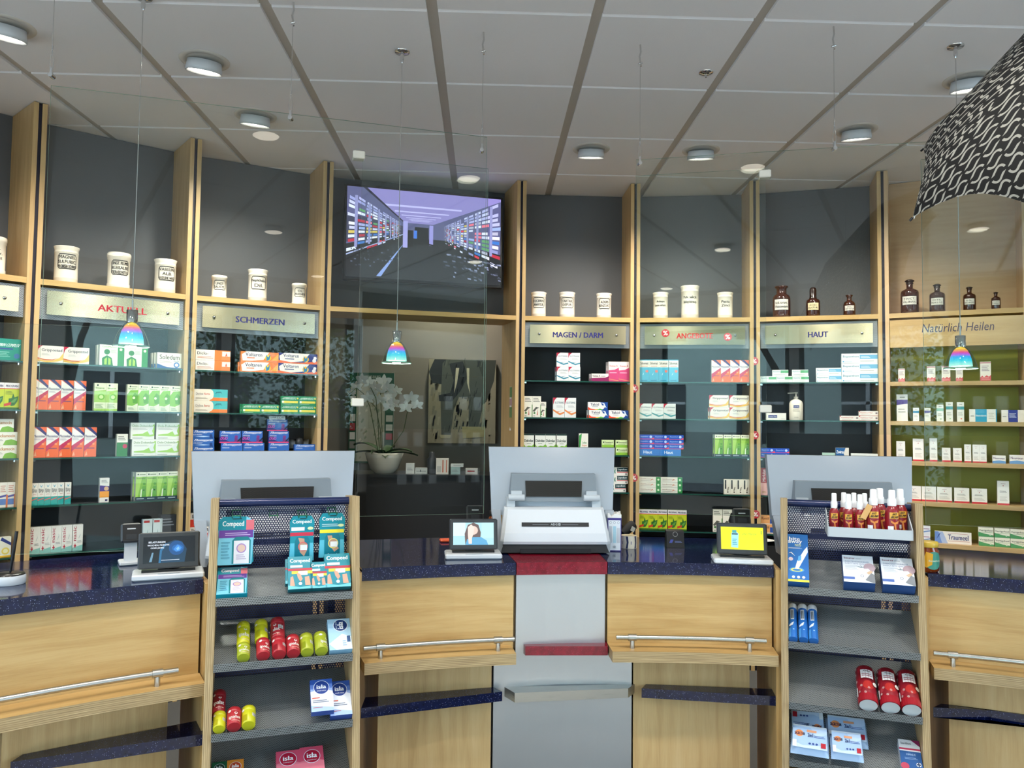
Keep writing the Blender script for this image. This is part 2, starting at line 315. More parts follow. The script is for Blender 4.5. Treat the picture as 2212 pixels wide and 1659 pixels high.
class Art:
    """flat or wrapped artwork on a face; coordinates run 0..1 across width and height"""
    def __init__(s, mb, w, h, mat='print', R=None, M=None, eps=.00012, y=0., z=0.):
        s.mb = mb; s.w = w; s.h = h; s.mat = mat; s.R = R; s.k = 0; s.M = M or Matrix(); s.eps = eps; s.y = y; s.z = z
    def p3(s, x, y):
        e = s.eps*s.k
        if s.R:
            a = (x-.5)*s.w/s.R; r = s.R+e; q = Vector((r*math.sin(a), -r*math.cos(a), s.z+y*s.h))
        else: q = Vector(((x-.5)*s.w, s.y-e, s.z+y*s.h))
        return tuple(s.M @ q)
    def pl(s, pts, col):
        s.k += 1; col = hx(col) if isinstance(col, str) else col
        if s.R:
            xs = [p[0] for p in pts]; x0, x1 = min(xs), max(xs); n = max(1, int((x1-x0)*s.w/s.R/.22))
            for i in range(n if n > 1 else 0):
                q = pts
                for lim, sg in ((x0+(x1-x0)*i/n, 1), (x0+(x1-x0)*(i+1)/n, -1)):
                    o = []
                    for a, b in zip(q, list(q[1:])+[q[0]]):
                        ia, ib = sg*(a[0]-lim) >= 0, sg*(b[0]-lim) >= 0
                        if ia: o.append(a)
                        if ia != ib: k = (lim-a[0])/(b[0]-a[0]); o.append((lim, a[1]+(b[1]-a[1])*k))
                    q = o
                    if len(q) < 3: break
                if len(q) >= 3: s.mb.poly([s.p3(*p) for p in q], s.mat, col)
            if n > 1: return s
        s.mb.poly([s.p3(*p) for p in pts], s.mat, col); return s
    def r(s, x0, y0, x1, y1, col):
        if s.R:
            s.k += 1; c = hx(col) if isinstance(col, str) else col; n = max(1, int(abs(x1-x0)*s.w/s.R/.26))
            for i in range(n):
                a = x0+(x1-x0)*i/n; b = x0+(x1-x0)*(i+1)/n
                s.mb.poly([s.p3(a, y0), s.p3(b, y0), s.p3(b, y1), s.p3(a, y1)], s.mat, c)
            return s
        return s.pl([(x0, y0), (x1, y0), (x1, y1), (x0, y1)], col)
    def c(s, cx, cy, rad, col, n=16, ry=None):
        ry = ry or rad*s.w/s.h
        return s.pl([(cx+rad*math.cos(2*math.pi*i/n), cy+ry*math.sin(2*math.pi*i/n)) for i in range(n)], col)
    def t(s, txt, x0, y0, x1, y1, col, bold=.0, slant=0., rot=False):
        s.k += 1; c = hx(col) if isinstance(col, str) else col; vs, fs = tgeo(txt, 0.); hm = abs((x1-x0)*s.w if rot else (y1-y0)*s.h); sh_ = bold*2.6*hm/abs((y1-y0)*s.h if rot else (x1-x0)*s.w)
        def mp(u, v):
            u2 = u+slant*(v-.5)
            if rot: return (x1-(x1-x0)*v, y0+(y1-y0)*u2)
            return (x0+(x1-x0)*u2, y0+(y1-y0)*v)
        for f in fs: s.mb.poly([s.p3(*mp(vs[i][0]*(1-sh_), vs[i][1])) for i in f], s.mat, c)
        if sh_ > 0:
            s.k += .35
            for f in fs: s.mb.poly([s.p3(*mp(vs[i][0]*(1-sh_)+sh_, vs[i][1])) for i in f], s.mat, c)
            s.k -= .35
        return s
    def l(s, x0, y0, x1, y1, n, col):
        s.k += 1; c = hx(col) if isinstance(col, str) else col; k = s.k
        for i in range(n):
            a = y0+(y1-y0)*(i+.25)/n; b = a+(y1-y0)*.4/n; e = x1-(x1-x0)*(((i*37) % 5)*.06)
            if s.R: s.k = k-1; s.r(x0, a, e, b, c)
            else: s.mb.poly([s.p3(x0, a), s.p3(e, a), s.p3(e, b), s.p3(x0, b)], s.mat, c)
        return s
    def swoosh(s, pts, th, col):
        # thin band along fractions
        up = [(x, y+th/2*math.sin(math.pi*i/(len(pts)-1))) for i, (x, y) in enumerate(pts)]; lo = [(x, y-th/2*math.sin(math.pi*i/(len(pts)-1))) for i, (x, y) in enumerate(pts)]
        s.k += 1; c = hx(col)
        for i in range(len(pts)-1): s.mb.poly([s.p3(*lo[i]), s.p3(*lo[i+1]), s.p3(*up[i+1]), s.p3(*up[i])], s.mat, c)
        return s
# ================================================================ the room
ZSH = {1: 1.770, 2: 1.537, 3: 1.303, 4: 1.070, 5: .835}; ZW = 2.178
def struct(name, mb): return mb.build(name, kind='structure')
m = MB(); m.box(-4.6, 4.6, 1.2, 7.6, -.05, 0, 'carpet'); m.box(-4.6, 4.6, -3.4, 1.2, -.05, 0, 'floor_bounce'); struct('floor', m)  # pale front half, out of view, added to bounce light onto the ceiling
# ceiling: tiles between metal runners, laid on a 624 x 641 mm grid
m = MB(); gx0, gy0, px, py = .402, 2.912, .624, .641
m.box(-4.6, 4.6, -3.4, 7.6, CEIL+.012, CEIL+.06, 'grid_bar')
for i in range(-8, 8):
    for j in range(-10, 8):
        x0 = gx0+px*i; y0 = gy0+py*j
        if x0 < -4.6 or x0+px > 4.6 or y0+py > 7.6 or y0 < -3.4: continue
        a, b, c_, d = x0+.021, x0+px-.021, y0+.004, y0+py-.004; e = .006
        m.poly([(a, c_, CEIL+.012), (a, d, CEIL+.012), (a, d-e, CEIL), (a, c_+e, CEIL)], 'tile'); m.poly([(b, d, CEIL+.012), (b, c_, CEIL+.012), (b, c_+e, CEIL), (b, d-e, CEIL)], 'tile')
        m.poly([(b, c_, CEIL+.012), (a, c_, CEIL+.012), (a, c_+e, CEIL), (b, c_+e, CEIL)], 'tile'); m.poly([(a, d, CEIL+.012), (b, d, CEIL+.012), (b, d-e, CEIL), (a, d-e, CEIL)], 'tile')
        m.poly([(a, c_+e, CEIL), (a, d-e, CEIL), (b, d-e, CEIL), (b, c_+e, CEIL)], 'tile')
struct('ceiling', m)
m = MB(); m.box(-4.6, 4.6, 7.5, 7.6, 0, CEIL+.01, 'taupe'); struct('wall_back', m)
for nm, a_, b_ in (('wall_left', -4.7, -4.6), ('wall_right', 4.6, 4.7)):
    m = MB(); m.box(a_, b_, .6, 7.6, 0, CEIL+.01, 'white_paint'); m.box(a_, b_, -3.4, -2.8, 0, CEIL+.01, 'white_paint'); m.box(a_, b_, -2.8, .6, 0, .65, 'white_paint'); m.box(a_, b_, -2.8, .6, 2.65, CEIL+.01, 'white_paint'); struct(nm, m)
    m = MB(); m.box((a_+b_)/2-.003, (a_+b_)/2+.003, -2.8, .6, .65, 2.65, 'window_glass')
    for y in (-2.8, -1.13, .55): m.box((a_+b_)/2-.02, (a_+b_)/2+.02, y, y+.05, .65, 2.65, 'dark_plastic')
    struct('window_4' if a_ < 0 else 'window_5', m)  # unseen side windows, added to brighten the ceiling
# window wall behind the customer
m = MB(); xs = [-4.6, -3.25, -1.15, -1.05, 1.05, 1.15, 3.25, 4.6]
for a, b in ((-4.6, -4.35), (-2.45, -1.25), (.25, .35), (1.85, 4.6)): m.box(a, b, -3.4, -3.25, 0, CEIL+.01, 'white_paint')
m.box(-4.6, 4.6, -3.4, -3.25, 0, .65, 'white_paint'); m.box(-4.6, 4.6, -3.4, -3.25, 2.65, CEIL+.01, 'white_paint'); struct('wall_front', m)
for i, (x, hw_) in enumerate(((-3.4, .95), (-.5, .75), (1.1, .75))):  # the far left window is added, out of view, for more daylight
    m = MB()
    for a, b, c_, d in ((x-hw_, x-hw_+.05, .65, 2.65), (x+hw_-.05, x+hw_, .65, 2.65), (x-hw_+.05, x+hw_-.05, .65, .7), (x-hw_+.05, x+hw_-.05, 2.6, 2.65)): m.box(a, b, -3.36, -3.3, c_, d, 'dark_plastic')
    m.box(x-hw_+.05, x+hw_-.05, -3.335, -3.329, .7, 2.6, 'window_glass'); struct('window_%d' % (i+1), m)
# street outside, seen only as a reflection in the panes
m = MB(); m.box(-30, 30, -40, -3.4, -.25, -.2, 'asphalt'); struct('ground_outside', m)
m = MB(); m.box(-7, 16, -17.5, -17, -.2, 7.5, 'facade')
for i in range(8):
    for k in range(2): m.box(-6+i*2.8, -4.7+i*2.8, -17.02, -16.96, 1.0+k*3, 2.7+k*3, 'dark_plastic'); m.box(-5.4+i*2.8, -5.3+i*2.8, -16.97, -16.93, 1.0+k*3, 2.7+k*3, 'white_paint'); m.box(-6+i*2.8, -4.7+i*2.8, -16.97, -16.93, 2.1+k*3, 2.18+k*3, 'white_paint')
m.build('building', label='pale green house across the street mirrored in the glass', cat='building')
def branch(m, p, d, L, r, k):
    q = p+d*L; m.tube([p, (p+q)/2+Vector((random.uniform(-.05, .05)*L, 0, 0)), q], [r, r*.85, r*.7], 'bark', 6)
    if k:
        for _ in range(3): branch(m, q, (d+Vector((random.uniform(-.7, .7), random.uniform(-.5, .5), random.uniform(-.1, .35)))).normalized(), L*.72, r*.62, k-1)
for x, y in ((-.9, -11), (-6.2, -12)):
    m = MB(); branch(m, Vector((x, y, -.2)), Vector((0, 0, 1)), 2.4, .13, 4); m.build('street_tree', label='bare street tree mirrored in the %s panes' % ('HAUT' if x > -2 else 'ANGEBOTE'), cat='tree')
m = MB()
for i in range(5200):
    a = random.uniform(1.0, 5.4); b = random.uniform(0, 3.6); p = Vector((a, -9.5+random.uniform(-1, 1), b-.1)); s_ = .055; n1 = Vector([random.uniform(-1, 1) for _ in range(3)]).normalized(); n2 = n1.orthogonal().normalized()
    m.poly([p-n1*s_, p+n2*s_*.6, p+n1*s_, p-n2*s_*.6], 'foliage')
m.build('hedge', label='leafy green hedge mirrored in the left panes', cat='hedge')
root = thing('rear_shelf', TM(2.9, -3.2, 0), 'dark display shelf by the shop window, mirrored in the orchid screen', 'shelf')
m = MB(); m.box(-.95, .95, -.04, -.02, 0, 2.3, 'grey_dark'); m.build('back_panel', root)
for z in (.3, .75, 1.2, 1.65, 2.1): m = MB(); m.box(-.95, .95, -.02, .3, z-.02, z, 'dark_plastic'); m.build('shelf_board', root)
me_ = None
for z in (.75, 1.2, 1.65):
    for k in range(9):
        if (k+int(z*10)) % 4 == 3: continue
        if me_ is None: q_ = MB(); q_.box(-.05, .05, 0, .05, 0, .17, 'white_paint'); me_ = q_.mesh('carton')
        link('carton', me_, None, TM(2.9-.8+.2*k, -3.02, z+.0005), 'plain white carton on the rear shelf, mirrored in the orchid screen', 'box', 'white cartons on the rear shelf')
# ================================================================ shelf wall behind the counter
TH = [math.radians(a) for a in (142.0, 132.09, 122.07, 112.12, 95.87, 86.01, 76.03, 66.12, 56.2)]
PT = [pol(PR, a, 0, PC) for a in TH]
class Bay:
    def __init__(s, i):
        s.A, s.B = PT[i], PT[i+1]; d = s.B-s.A; s.w = d.length; s.t = d.normalized(); s.n = Vector((-s.t.y, s.t.x, 0)); s.rz = math.atan2(s.t.y, s.t.x); s.M = TM(s.A.x, s.A.y, 0, s.rz)
    def hit(s, x, y, off=0.):
        P = hp(x, y, s.A+s.n*off, s.n); return (P-s.A).dot(s.t), P.z
    def u(s, px, z, off=0.):
        y = 900.
        for _ in range(6):
            a, zz = s.hit(px, y, off); y += (zz-z)*340
        return a
    def at(s, u, off, z, rz=0.): return TM(*(s.A+s.t*u+s.n*off+Vector((0, 0, z))), s.rz+rz)
BAY = [Bay(i) for i in range(8)]
SIGN = ['', 'AKTUELL', 'SCHMERZEN', '', 'MAGEN / DARM', 'ANGEBOTE', 'HAUT', '']
SIGNCOL = {1: '#b5303c', 5: '#c8302c'}
BW = ['far left bay', 'AKTUELL bay', 'SCHMERZEN bay', 'screen bay', 'MAGEN bay', 'ANGEBOTE bay', 'HAUT bay', 'handwritten-sign bay']
def unit(i):
    b = BAY[i]; w = b.w; g = .008; T = .022; D = .33
    lab = {0: 'birch wall shelf unit cut off by the left edge', 1: 'birch wall shelf unit with the red AKTUELL sign', 2: 'birch wall shelf unit with the SCHMERZEN sign', 3: 'wide birch frame round the wall screen and the opening', 4: 'birch wall shelf unit with the MAGEN / DARM sign', 5: 'birch wall shelf unit with the ANGEBOTE sign', 6: 'birch wall shelf unit with the HAUT sign', 7: 'birch shelf unit with lime back and handwritten sign'}[i]
    root = thing('shelf_unit', b.M, lab, 'shelf', 'wall shelf units'); MB.grain = 2
    for x0, x1 in ((g, g+T), (w-g-T, w-g)):
        m = MB(); m.box(x0, x1, 0, D, 0, CEIL-.004, 'birch' if i < 7 else 'birch_pale'); m.build('side_panel', root)
    m = MB(); m.box(-g, g, .012, D, 0, CEIL-.006, 'gap_black'); m.build('shadow_gap', root)
    MB.grain = 0; X0, X1 = g+T, w-g-T
    m = MB()
    if i == 3: m.box(X0, X1, D-.02, D, ZW, CEIL-.004, 'grey_wall')
    elif i == 7: m.box(X0, X1, D-.02, D, ZW, CEIL-.004, 'birch_pale'); m.box(X0, X1, D-.02, D, 0, ZW, 'lime_wall')
    else: m.box(X0, X1, D-.02, D, ZW-.02, CEIL-.004, 'grey_wall'); m.box(X0, X1, D-.02, D, 0, ZW-.02, 'grey_dark')  # lower back is the same grey, darkened to paint in its dimmer light
    m.build('back_panel', root)
    m = MB(); m.box(X0, X1, .002, D-.021, ZW-.028, ZW, 'birch_warm' if i < 7 else 'birch'); m.build('wooden_shelf', root)
    if i == 3: return root
    if i == 7:
        for k in range(1, 6):
            m = MB(); m.box(X0, X1, .002, D-.021, ZSH[k]-.024, ZSH[k], 'birch'); m.build('wooden_shelf', root)
    else:
        for k in range(1, 6):
            m = MB(); z = ZSH[k]; p = [(X0+.001, .004), (X1-.001, .004), (X1-.001, D-.03), (X0+.001, D-.03)]
            m.poly([(x, y, z) for x, y in p], 'shelf_glass'); m.poly([(x, y, z-.008) for x, y in p][::-1], 'shelf_glass')
            for a in range(4): q, r = p[a], p[(a+1) % 4]; m.poly([(*q, z-.008), (*r, z-.008), (*r, z), (*q, z)], 'glass_edge')
            gs = m.build('glass_shelf', root)
            for x0, x1 in ((X0, X0+.014), (X1-.014, X1)): q = MB(); q.box(x0, x1, .03, .042, z-.018, z-.0085, 'chrome'); q.build('shelf_pin', gs)
        # header sign
        m = MB(); MB.grain = 0; m.box(X0+.002, X1-.002, .02, .024, 1.983, 2.140, 'perf_sign'); hd = m.build('header_panel', root)
        m = MB(); m.box(X0+.03, X1-.03, 0.0, .003, 2.006, 2.124, 'plate')
        if SIGN[i]:
            ln = len(SIGN[i]); wd_ = {7: .235, 9: .27, 12: .32, 8: .225, 4: .115}[ln]
            cx = w/2+(.0 if i != 1 else .03)
            a = Art(m, wd_, .034, eps=.0005, M=Matrix.Translation((cx, 0, 2.045))); a.t(SIGN[i], 0, 0, 1, 1, SIGNCOL.get(i, '#2b2a6e'), bold=.03)
            if i == 5:
                for sx in (.19, .52):
                    a = Art(m, .05, .05, eps=.0006, M=Matrix.Translation((sx if sx < .3 else .575, 0, 2.055 if sx < .3 else 2.03))); a.c(.5, .5, .5, '#c23a40', 24); a.t('%', .2, .22, .8, .78, '#f4e8e4', .03)
        pl = m.build('nameplate', hd)
        for x in (X0+.09, X1-.09):
            m = MB(); m.lathe([(.0085, 0), (.008, .004), (.004, .007), (0, .008)], 'chrome', 14); m.build('screw', hd, Matrix.Translation((x, 0, 2.065)) @ Matrix.Rotation(math.pi/2, 4, 'X'))
    m = MB(); m.box(X0, X1, .01, D-.021, 0, .76, 'black_matt'); m.build('base_cabinet', root)
    if i == 7:
        m = MB(); m.box(X0+.003, 1.0*w-.03, -.012, .006, 1.972, 2.135, 'birch')
        MB.grain = 0
        a = Art(m, .36, .05, eps=.0006, M=Matrix.Translation((.385, -.012, 2.055)) @ Matrix.Rotation(-.0, 4, 'Y'))
        a.t('Natürlich Heilen', 0, 0, 1, 1, '#3a2c4a', 0, slant=.02); m.build('header_panel', root)
    return root
UN = [unit(i) for i in range(8)]
# red percent stickers on the posts
def sticker(i, px_, py_, d=.052):
    b = BAY[i]; u, z = b.hit(px_, py_, -.002)
    m = MB(); a = Art(m, d, d, eps=.0005, z=-d/2); a.c(.5, .5, .5, '#b8313a', 28); a.t('%', .2, .24, .8, .76, '#f4e8e4', .03)
    m.build('percent_sticker', UN[i], TM(u, -.0005, z))
for i, x, y in ((5, 1370, 839), (5, 1369, 1032), (6, 1629, 780), (6, 1630, 940), (6, 1632, 1111)): sticker(i, x, y)
# ---------------------------------------------------------------- wall screen
b3 = BAY[3]; u0, z0 = b3.hit(746, 598, .13); u1, z1 = b3.hit(1082, 431.6, .13); _, z2 = b3.hit(748, 400.5, .13); _, z3 = b3.hit(1080, 615, .13)
zt, zb = (z1+z2)/2, (z0+z3)/2; sw, sh = u1-u0, zt-zb
root = thing('wall_screen', b3.at((u0+u1)/2, .13, zb), 'large wall screen showing a pharmacy store aisle', 'screen')
m = MB(); m.box(-sw/2-.016, sw/2+.016, .002, .045, -.02, sh+.016, 'black', bev=.004); m.build('bezel', root)
m = MB(); m.box(-.2, .2, .045, .18, sh*.3, sh*.7, 'black_matt'); m.build('wall_mount', root)
m = MB(); a = Art(m, sw, sh, 'screen', eps=.00005)
a.r(0, 0, 1, 1, '#5a5c86')
a.pl([(0, 1), (1, 1), (1, .97), (.55, .64), (.36, .64), (.12, 1)], '#8f86c8')
for k in range(7):
    f = 1-.64**(k+1)*1.0; y0 = .93-(.93-.655)*f; hw = .40*(1-f)+.05; cx = .46
    a.pl([(cx-hw*.75, y0+.012*(1-f)), (cx+hw*.9, y0+.01*(1-f)), (cx+hw*.9, y0-.016*(1-f)-.002), (cx-hw*.75, y0-.02*(1-f)-.002)], '#c3bdf4')
a.pl([(.10, 1), (.125, 1), (.37, .64), (.36, .64)], '#23233a')
a.pl([(0, .38), (.36, .50), (.36, .60), (0, .70)], '#3c3f58')
a.pl([(0, 0), (1, 0), (1, .35), (.62, .47), (.36, .47), (0, .3)], '#24272b')
a.pl([(0, 0), (.36, .48), (.36, .52), (0, .36)], '#1c1e22')
a.pl([(0, .235), (0, .25), (.36, .515), (.36, .505)], '#a8b4e0'); a.pl([(.19, .02), (.22, .02), (.36, .40), (.35, .38)], '#8fa6e6')
a.r(.43, .40, .52, .60, '#15171b'); a.r(.385, .37, .42, .56, '#0c0c10'); a.r(.355, .36, .385, .66, '#a9a4e6'); a.r(.525, .40, .55, .63, '#9a94dc'); a.r(.425, .47, .445, .56, '#3f78e0')
a.pl([(.40, .45), (.57, .41), (.57, .395), (.40, .43)], '#0d0e10')
rn = random.Random(3); cc = ['#e8e8f4', '#cfd4f0', '#b9bce8', '#dfe0fa', '#c9cbee', '#e4e4f6', '#a9ade0', '#8f95c8', '#b93246', '#e04658', '#f2f2ff', '#3f77c8', '#d8c060', '#62a06a', '#b8b8d0', '#dfe6ff', '#f07890', '#9ab0e8']
def wall_side(sgn):
    # perspective rack: depth d 0(near)..1(far)
    for k in range(17):
        d0 = 1-.82**k; d1 = 1-.82**(k+1)
        for r_ in range(15):
            if rn.random() < .12: continue
            y = r_/15
            def P(d, yy):
                x = (.0+.355*d) if sgn < 0 else (1-.395*d)
                top = .98-.36*d; bot = .22+.26*d if sgn < 0 else .12+.34*d
                return (x, bot+(top-bot)*yy)
            col = rn.choice(cc)
            if y > .78: col = rn.choice(['#9aa0d8', '#b4b6ea', '#c8ccf4'])
            if y < .2 and rn.random() < .5: continue
            j = rn.random()*.3; e = d0+(d1-d0)*j
            a.k = 20; a.pl([P(e, y), P(d1-.006, y), P(d1-.006, y+.045), P(e, y+.045)], col)
    for k in range(7):
        d = 1-.72**(k+.55); x = (.355*d) if sgn < 0 else (1-.395*d); top = .96-.34*d; bot = .3+.18*d; wd_ = .012*(1-d)+.003
        a.k = 24; a.r(x-wd_*.7, bot, x+wd_*.7, top, '#8f92c4')
wall_side(-1); wall_side(1)
for k in range(90):
    x, y = rn.uniform(.62, .99), rn.uniform(.03, .33); y = min(y, .12+.25*(1-x)+.1); wq = rn.uniform(.008, .03); a.k = 26; a.pl([(x, y), (x+wq, y-.006), (x+wq*.9, y+.012), (x-.003, y+.016)], rn.choice(['#3a3e48', '#50566a', '#2f333c', '#6a7088', '#8a90b0']))
for k in range(60):
    x, y = rn.uniform(0.02, .33), rn.uniform(.06, .3); y = y+x*.35; wq = rn.uniform(.004, .014); a.k = 26; a.pl([(x, y), (x+wq, y), (x+wq, y+.014), (x, y+.014)], rn.choice(['#3a3e48', '#484e60', '#2f333c', '#5a6078']))
m.build('display_panel', root, Matrix.Translation((0, -.0005, 0)))
# ---------------------------------------------------------------- the room seen through the opening
def wallhit(px_, py_, Y): d = ray(px_, py_); return EYE+d*(Y/d.y)
YB = 6.25
m = MB(); m.box(-2.2, 1.4, YB, YB+.08, 0, CEIL, 'taupe'); struct('wall_rear_room', m)
m = MB(); m.box(-1.05, -.98, YB-.03, YB, 0, CEIL-.01, 'grey_plastic'); struct('trim_1', m)
def framed(name, x0, y0, x1, y1, Y, th=.03):
    p = wallhit(x0, y1, Y); q = wallhit(x1, y0, Y); return p, q.x-p.x, q.z-p.z
p, w_, h_ = framed('', 752, 806, 852, 1000, YB-.035)
m = MB(); m.box(-w_/2, w_/2, 0, .012, 0, h_, 'white_paint'); a = Art(m, w_, h_)
a.r(0, 0, 1, 1, '#2d5a40'); a.r(.16, .02, .8, .9, '#b9b39c'); rn = random.Random(5)
for k in range(60): x, y = rn.uniform(.17, .74), rn.uniform(.04, .85); a.k = 3; a.pl([(x, y), (x+.05, y+.02), (x+.03, y+.04), (x-.01, y+.02)], rn.choice(['#a39c80', '#cfc8ae', '#8f9a7a', '#d9cdb4']))
for k in range(8):
    a.r(.02, .06+k*.1, .14, .14+k*.1, ['#d8d4c6', '#8f8b80', '#d8d4c6', '#a83438', '#cfc9b8', '#2d5a40', '#dcd8cc', '#c8c2b0'][k]); a.r(.83, .06+k*.1, .98, .13+k*.1, ['#c86040', '#2d5a40', '#a83438', '#d8d4c6', '#cfc9b8', '#3d6a50', '#dcd8cc', '#b8b2a0'][k])
a.r(0, .91, 1, 1, '#23523a'); a.t('CASTROP-RAUXEL', .28, .935, .7, .97, '#dcd8c8', .01)
m.build('town_map_poster', None, TM(p.x+w_/2, YB-.035, p.z), 'green framed town map poster reading CASTROP-RAUXEL on the rear wall', 'poster')
p, w_, h_ = framed('', 924, 778, 1072, 957, YB-.06)
root = thing('painting', TM(p.x+w_/2, YB-.06, p.z), 'large unframed canvas of a grey elephant with white tusks', 'painting')
m = MB(); m.box(-w_/2, w_/2, .001, .05, 0, h_, 'white_paint'); a = Art(m, w_, h_, 'canvas')
a.r(0, 0, 1, 1, '#a39a80'); rn = random.Random(9)
for k in range(120):
    x, y = rn.uniform(0, .92), rn.uniform(0, .9); a.k = 2; a.pl([(x, y), (x+.03, y), (x+.05, y+.1), (x+.015, y+.1)], rn.choice(['#b0a78c', '#978e74', '#a8a084', '#8f8a76']))
a.k = 4; g1, g2, g3 = '#4c5048', '#5e6258', '#3c4040'
a.pl([(.08, 1), (.0, .85), (.05, .72), (.2, .70), (.3, .8), (.3, 1)], g3); a.pl([(.62, 1), (.62, .6), (.72, .4), (.86, .5), (.97, .75), (1, 1)], g1)
a.pl([(.2, .95), (.18, .5), (.2, .08), (.33, .07), (.38, .4), (.45, .55), (.6, .55), (.6, .12), (.72, .1), (.8, .4), (.82, .75), (.7, 1), (.25, 1)], g2)
a.pl([(.3, .95), (.5, .98), (.58, .8), (.47, .62), (.35, .5), (.16, .5), (.15, .57), (.32, .6), (.37, .75)], g3)
for k in range(70):
    x, y = rn.uniform(.2, .78), rn.uniform(.12, .95); a.k = 7; a.pl([(x, y), (x+.012, y), (x+.03, y+.07), (x+.02, y+.07)], rn.choice([g1, g2, g3, '#6c7064']))
a.pl([(.40, .9), (.45, .9), (.42, .72), (.38, .6)], '#d8cfb0'); a.pl([(.56, .9), (.6, .9), (.6, .7), (.62, .58), (.57, .72)], '#d8cfb0')
a.pl([(.17, .1), (.34, .1), (.33, .06), (.19, .06)], '#bdb38e'); a.pl([(.5, .2), (.85, .2), (.84, .08), (.52, .06)], '#b8ad7c')
m.build('canvas', root)
# low black cabinet with a narrow glass shelf front; things standing on it
YC = 5.42; pc = wallhit(745, 1024, YC); zc = pc.z
root = thing('back_cabinet', TM(0, YC, 0), 'low black cabinet in the opening below the wall screen', 'cabinet')
m = MB(); m.box(-1.05, .12, .02, .42, 0, zc-.02, 'black_matt'); m.build('body', root)
m = MB(); m.box(-1.06, .13, 0, .43, zc-.02, zc, 'black'); m.build('cabinet_top', root)
def small_box(x0, y0, x1, Y, z, col, lab, art=None, d=.05, name='carton', cat='box'):
    A_ = wallhit(x0, 1000, Y); B_ = wallhit(x1, 1000, Y); T_ = wallhit((x0+x1)/2, y0, Y); w = B_.x-A_.x; h = T_.z-z
    m = MB(); m.box(-w/2, w/2, 0, d, 0, h, 'print', hx(col)); a = Art(m, w, h)
    (art or (lambda a: a.l(.15, .3, .85, .6, 3, '#8a8a8a')))(a)
    m.build(name, None, TM((A_.x+B_.x)/2, Y, z), lab, cat)
    return h
YI = YC+.1
small_box(877, 1001, 895, YI, zc, '#d5d5d0', 'small white carton beside the orchid pot on the black cabinet')
zz = zc
for k in range(5): zz += small_box(897, 1011-k*.01, 923, YI, zz, '#bdbeb8', 'pale flat box, %s of the stack on the black cabinet' % ('lowest', 'second from bottom', 'middle', 'second from top', 'topmost')[k], lambda a: a.l(.1, .35, .9, .6, 1, '#6d7070').r(.4, .3, .5, .7, '#55585a'), .06)+.001
small_box(942, 990, 969, YI, zc, '#d8d0c4', 'upright white and orange carton on the black cabinet', lambda a: a.r(.08, .1, .4, .5, '#b8b4ac').r(.5, .1, .6, .9, '#c06a50').r(.8, .1, .88, .9, '#c06a50'))
h0 = small_box(974, 1009, 994, YI, zc, '#9fb6b0', 'small grey-green carton on the black cabinet')
small_box(974, 1002, 1001, YI, zc+h0+.001, '#d8d8d2', 'flat white carton lying on the grey-green carton', lambda a: a.l(.2, .4, .8, .6, 1, '#555555'))
small_box(1006, 1012, 1032, YI, zc, '#ddd5cc', 'small white and red carton at the right of the black cabinet', lambda a: a.r(.15, .4, .75, .65, '#a83a3c'))
m = MB(); m.lathe([(.028, 0), (.034, .01), (.034, .10), (.02, .115), (.017, .15), (.0, .152)], 'dark_plastic', 18)
p = wallhit(932, 1000, YI); m.build('bottle', None, TM(p.x, YI+.05, zc), 'dark grey bottle on the black cabinet', 'bottle')
# orchids
PCN = wallhit(830, 1000, YC+.19)
root = thing('potted_orchid', TM(PCN.x, YC+.19, zc), 'white flowering orchid in a wide white pot on the black cabinet', 'plant')
m = MB()
for rr in ([(.07, 0), (.10, .03), (.125, .10), (.135, .14), (.128, .14), (.118, .10)],): m.lathe(rr, 'ceramic', 28, capt=False)
m.lathe([(.0, .125), (.125, .125)], 'bark', 20); m.build('pot', root)
rn = random.Random(11)
def leaf(az, L, wd_, lift):
    rows = []
    for i in range(9):
        s = i/8; x = L*s; z = .125+lift*math.sin(math.pi*.55*s)-.04*s*s; hw = wd_*math.sin(math.pi*min(.96, .12+s*.84))
        rows.append([(math.cos(az)*x-math.sin(az)*hw*k, math.sin(az)*x+math.cos(az)*hw*k, z+abs(k)*.012) for k in (-1, 0, 1)])
    m = MB(); m.grid(rows, 'leaf'); m.build('leaf', root)
for az, L, wd_, li in ((2.7, .26, .035, .10), (3.3, .24, .035, .04), (-.4, .22, .035, .06), (.3, .24, .04, .03), (-1.4, .17, .04, .02), (-1.9, .2, .035, .05), (1.3, .18, .035, .08)): leaf(az, L, wd_, li)
def flower(P, rz, tilt, s):
    m = MB()
    for k, (a_, L, wd_) in enumerate(((90, 1, .55), (210, 1, .5), (330, 1, .5), (25, 1.1, .75), (155, 1.1, .75))):
        a_ = math.radians(a_); rows = []
        for i in range(5):
            q = i/4; hw = wd_*.5*math.sin(math.pi*(.08+.86*q)); L_ = L*q
            rows.append([((math.cos(a_)*L_-math.sin(a_)*hw*j)*s, -.12*s*math.sin(q*2.4)+abs(j)*.03*s+(.01*s if k < 3 else 0), (math.sin(a_)*L_+math.cos(a_)*hw*j)*s) for j in (-1, 0, 1)])
        m.grid(rows, 'petal')
    m.lathe([(.0, -.2*s), (.12*s, -.1*s), (.1*s, .05*s), (0, .1*s)], 'petal', 8)
    m.build('flower', root, Matrix.Translation(P) @ Matrix.Rotation(rz, 4, 'Z') @ Matrix.Rotation(tilt, 4, 'X'))
def orel(px_, py_): q = wallhit(px_, py_, YC+.16+rn.uniform(-.05, .05)); return Vector((q.x-PCN.x, q.y-YC-.19, q.z-zc))
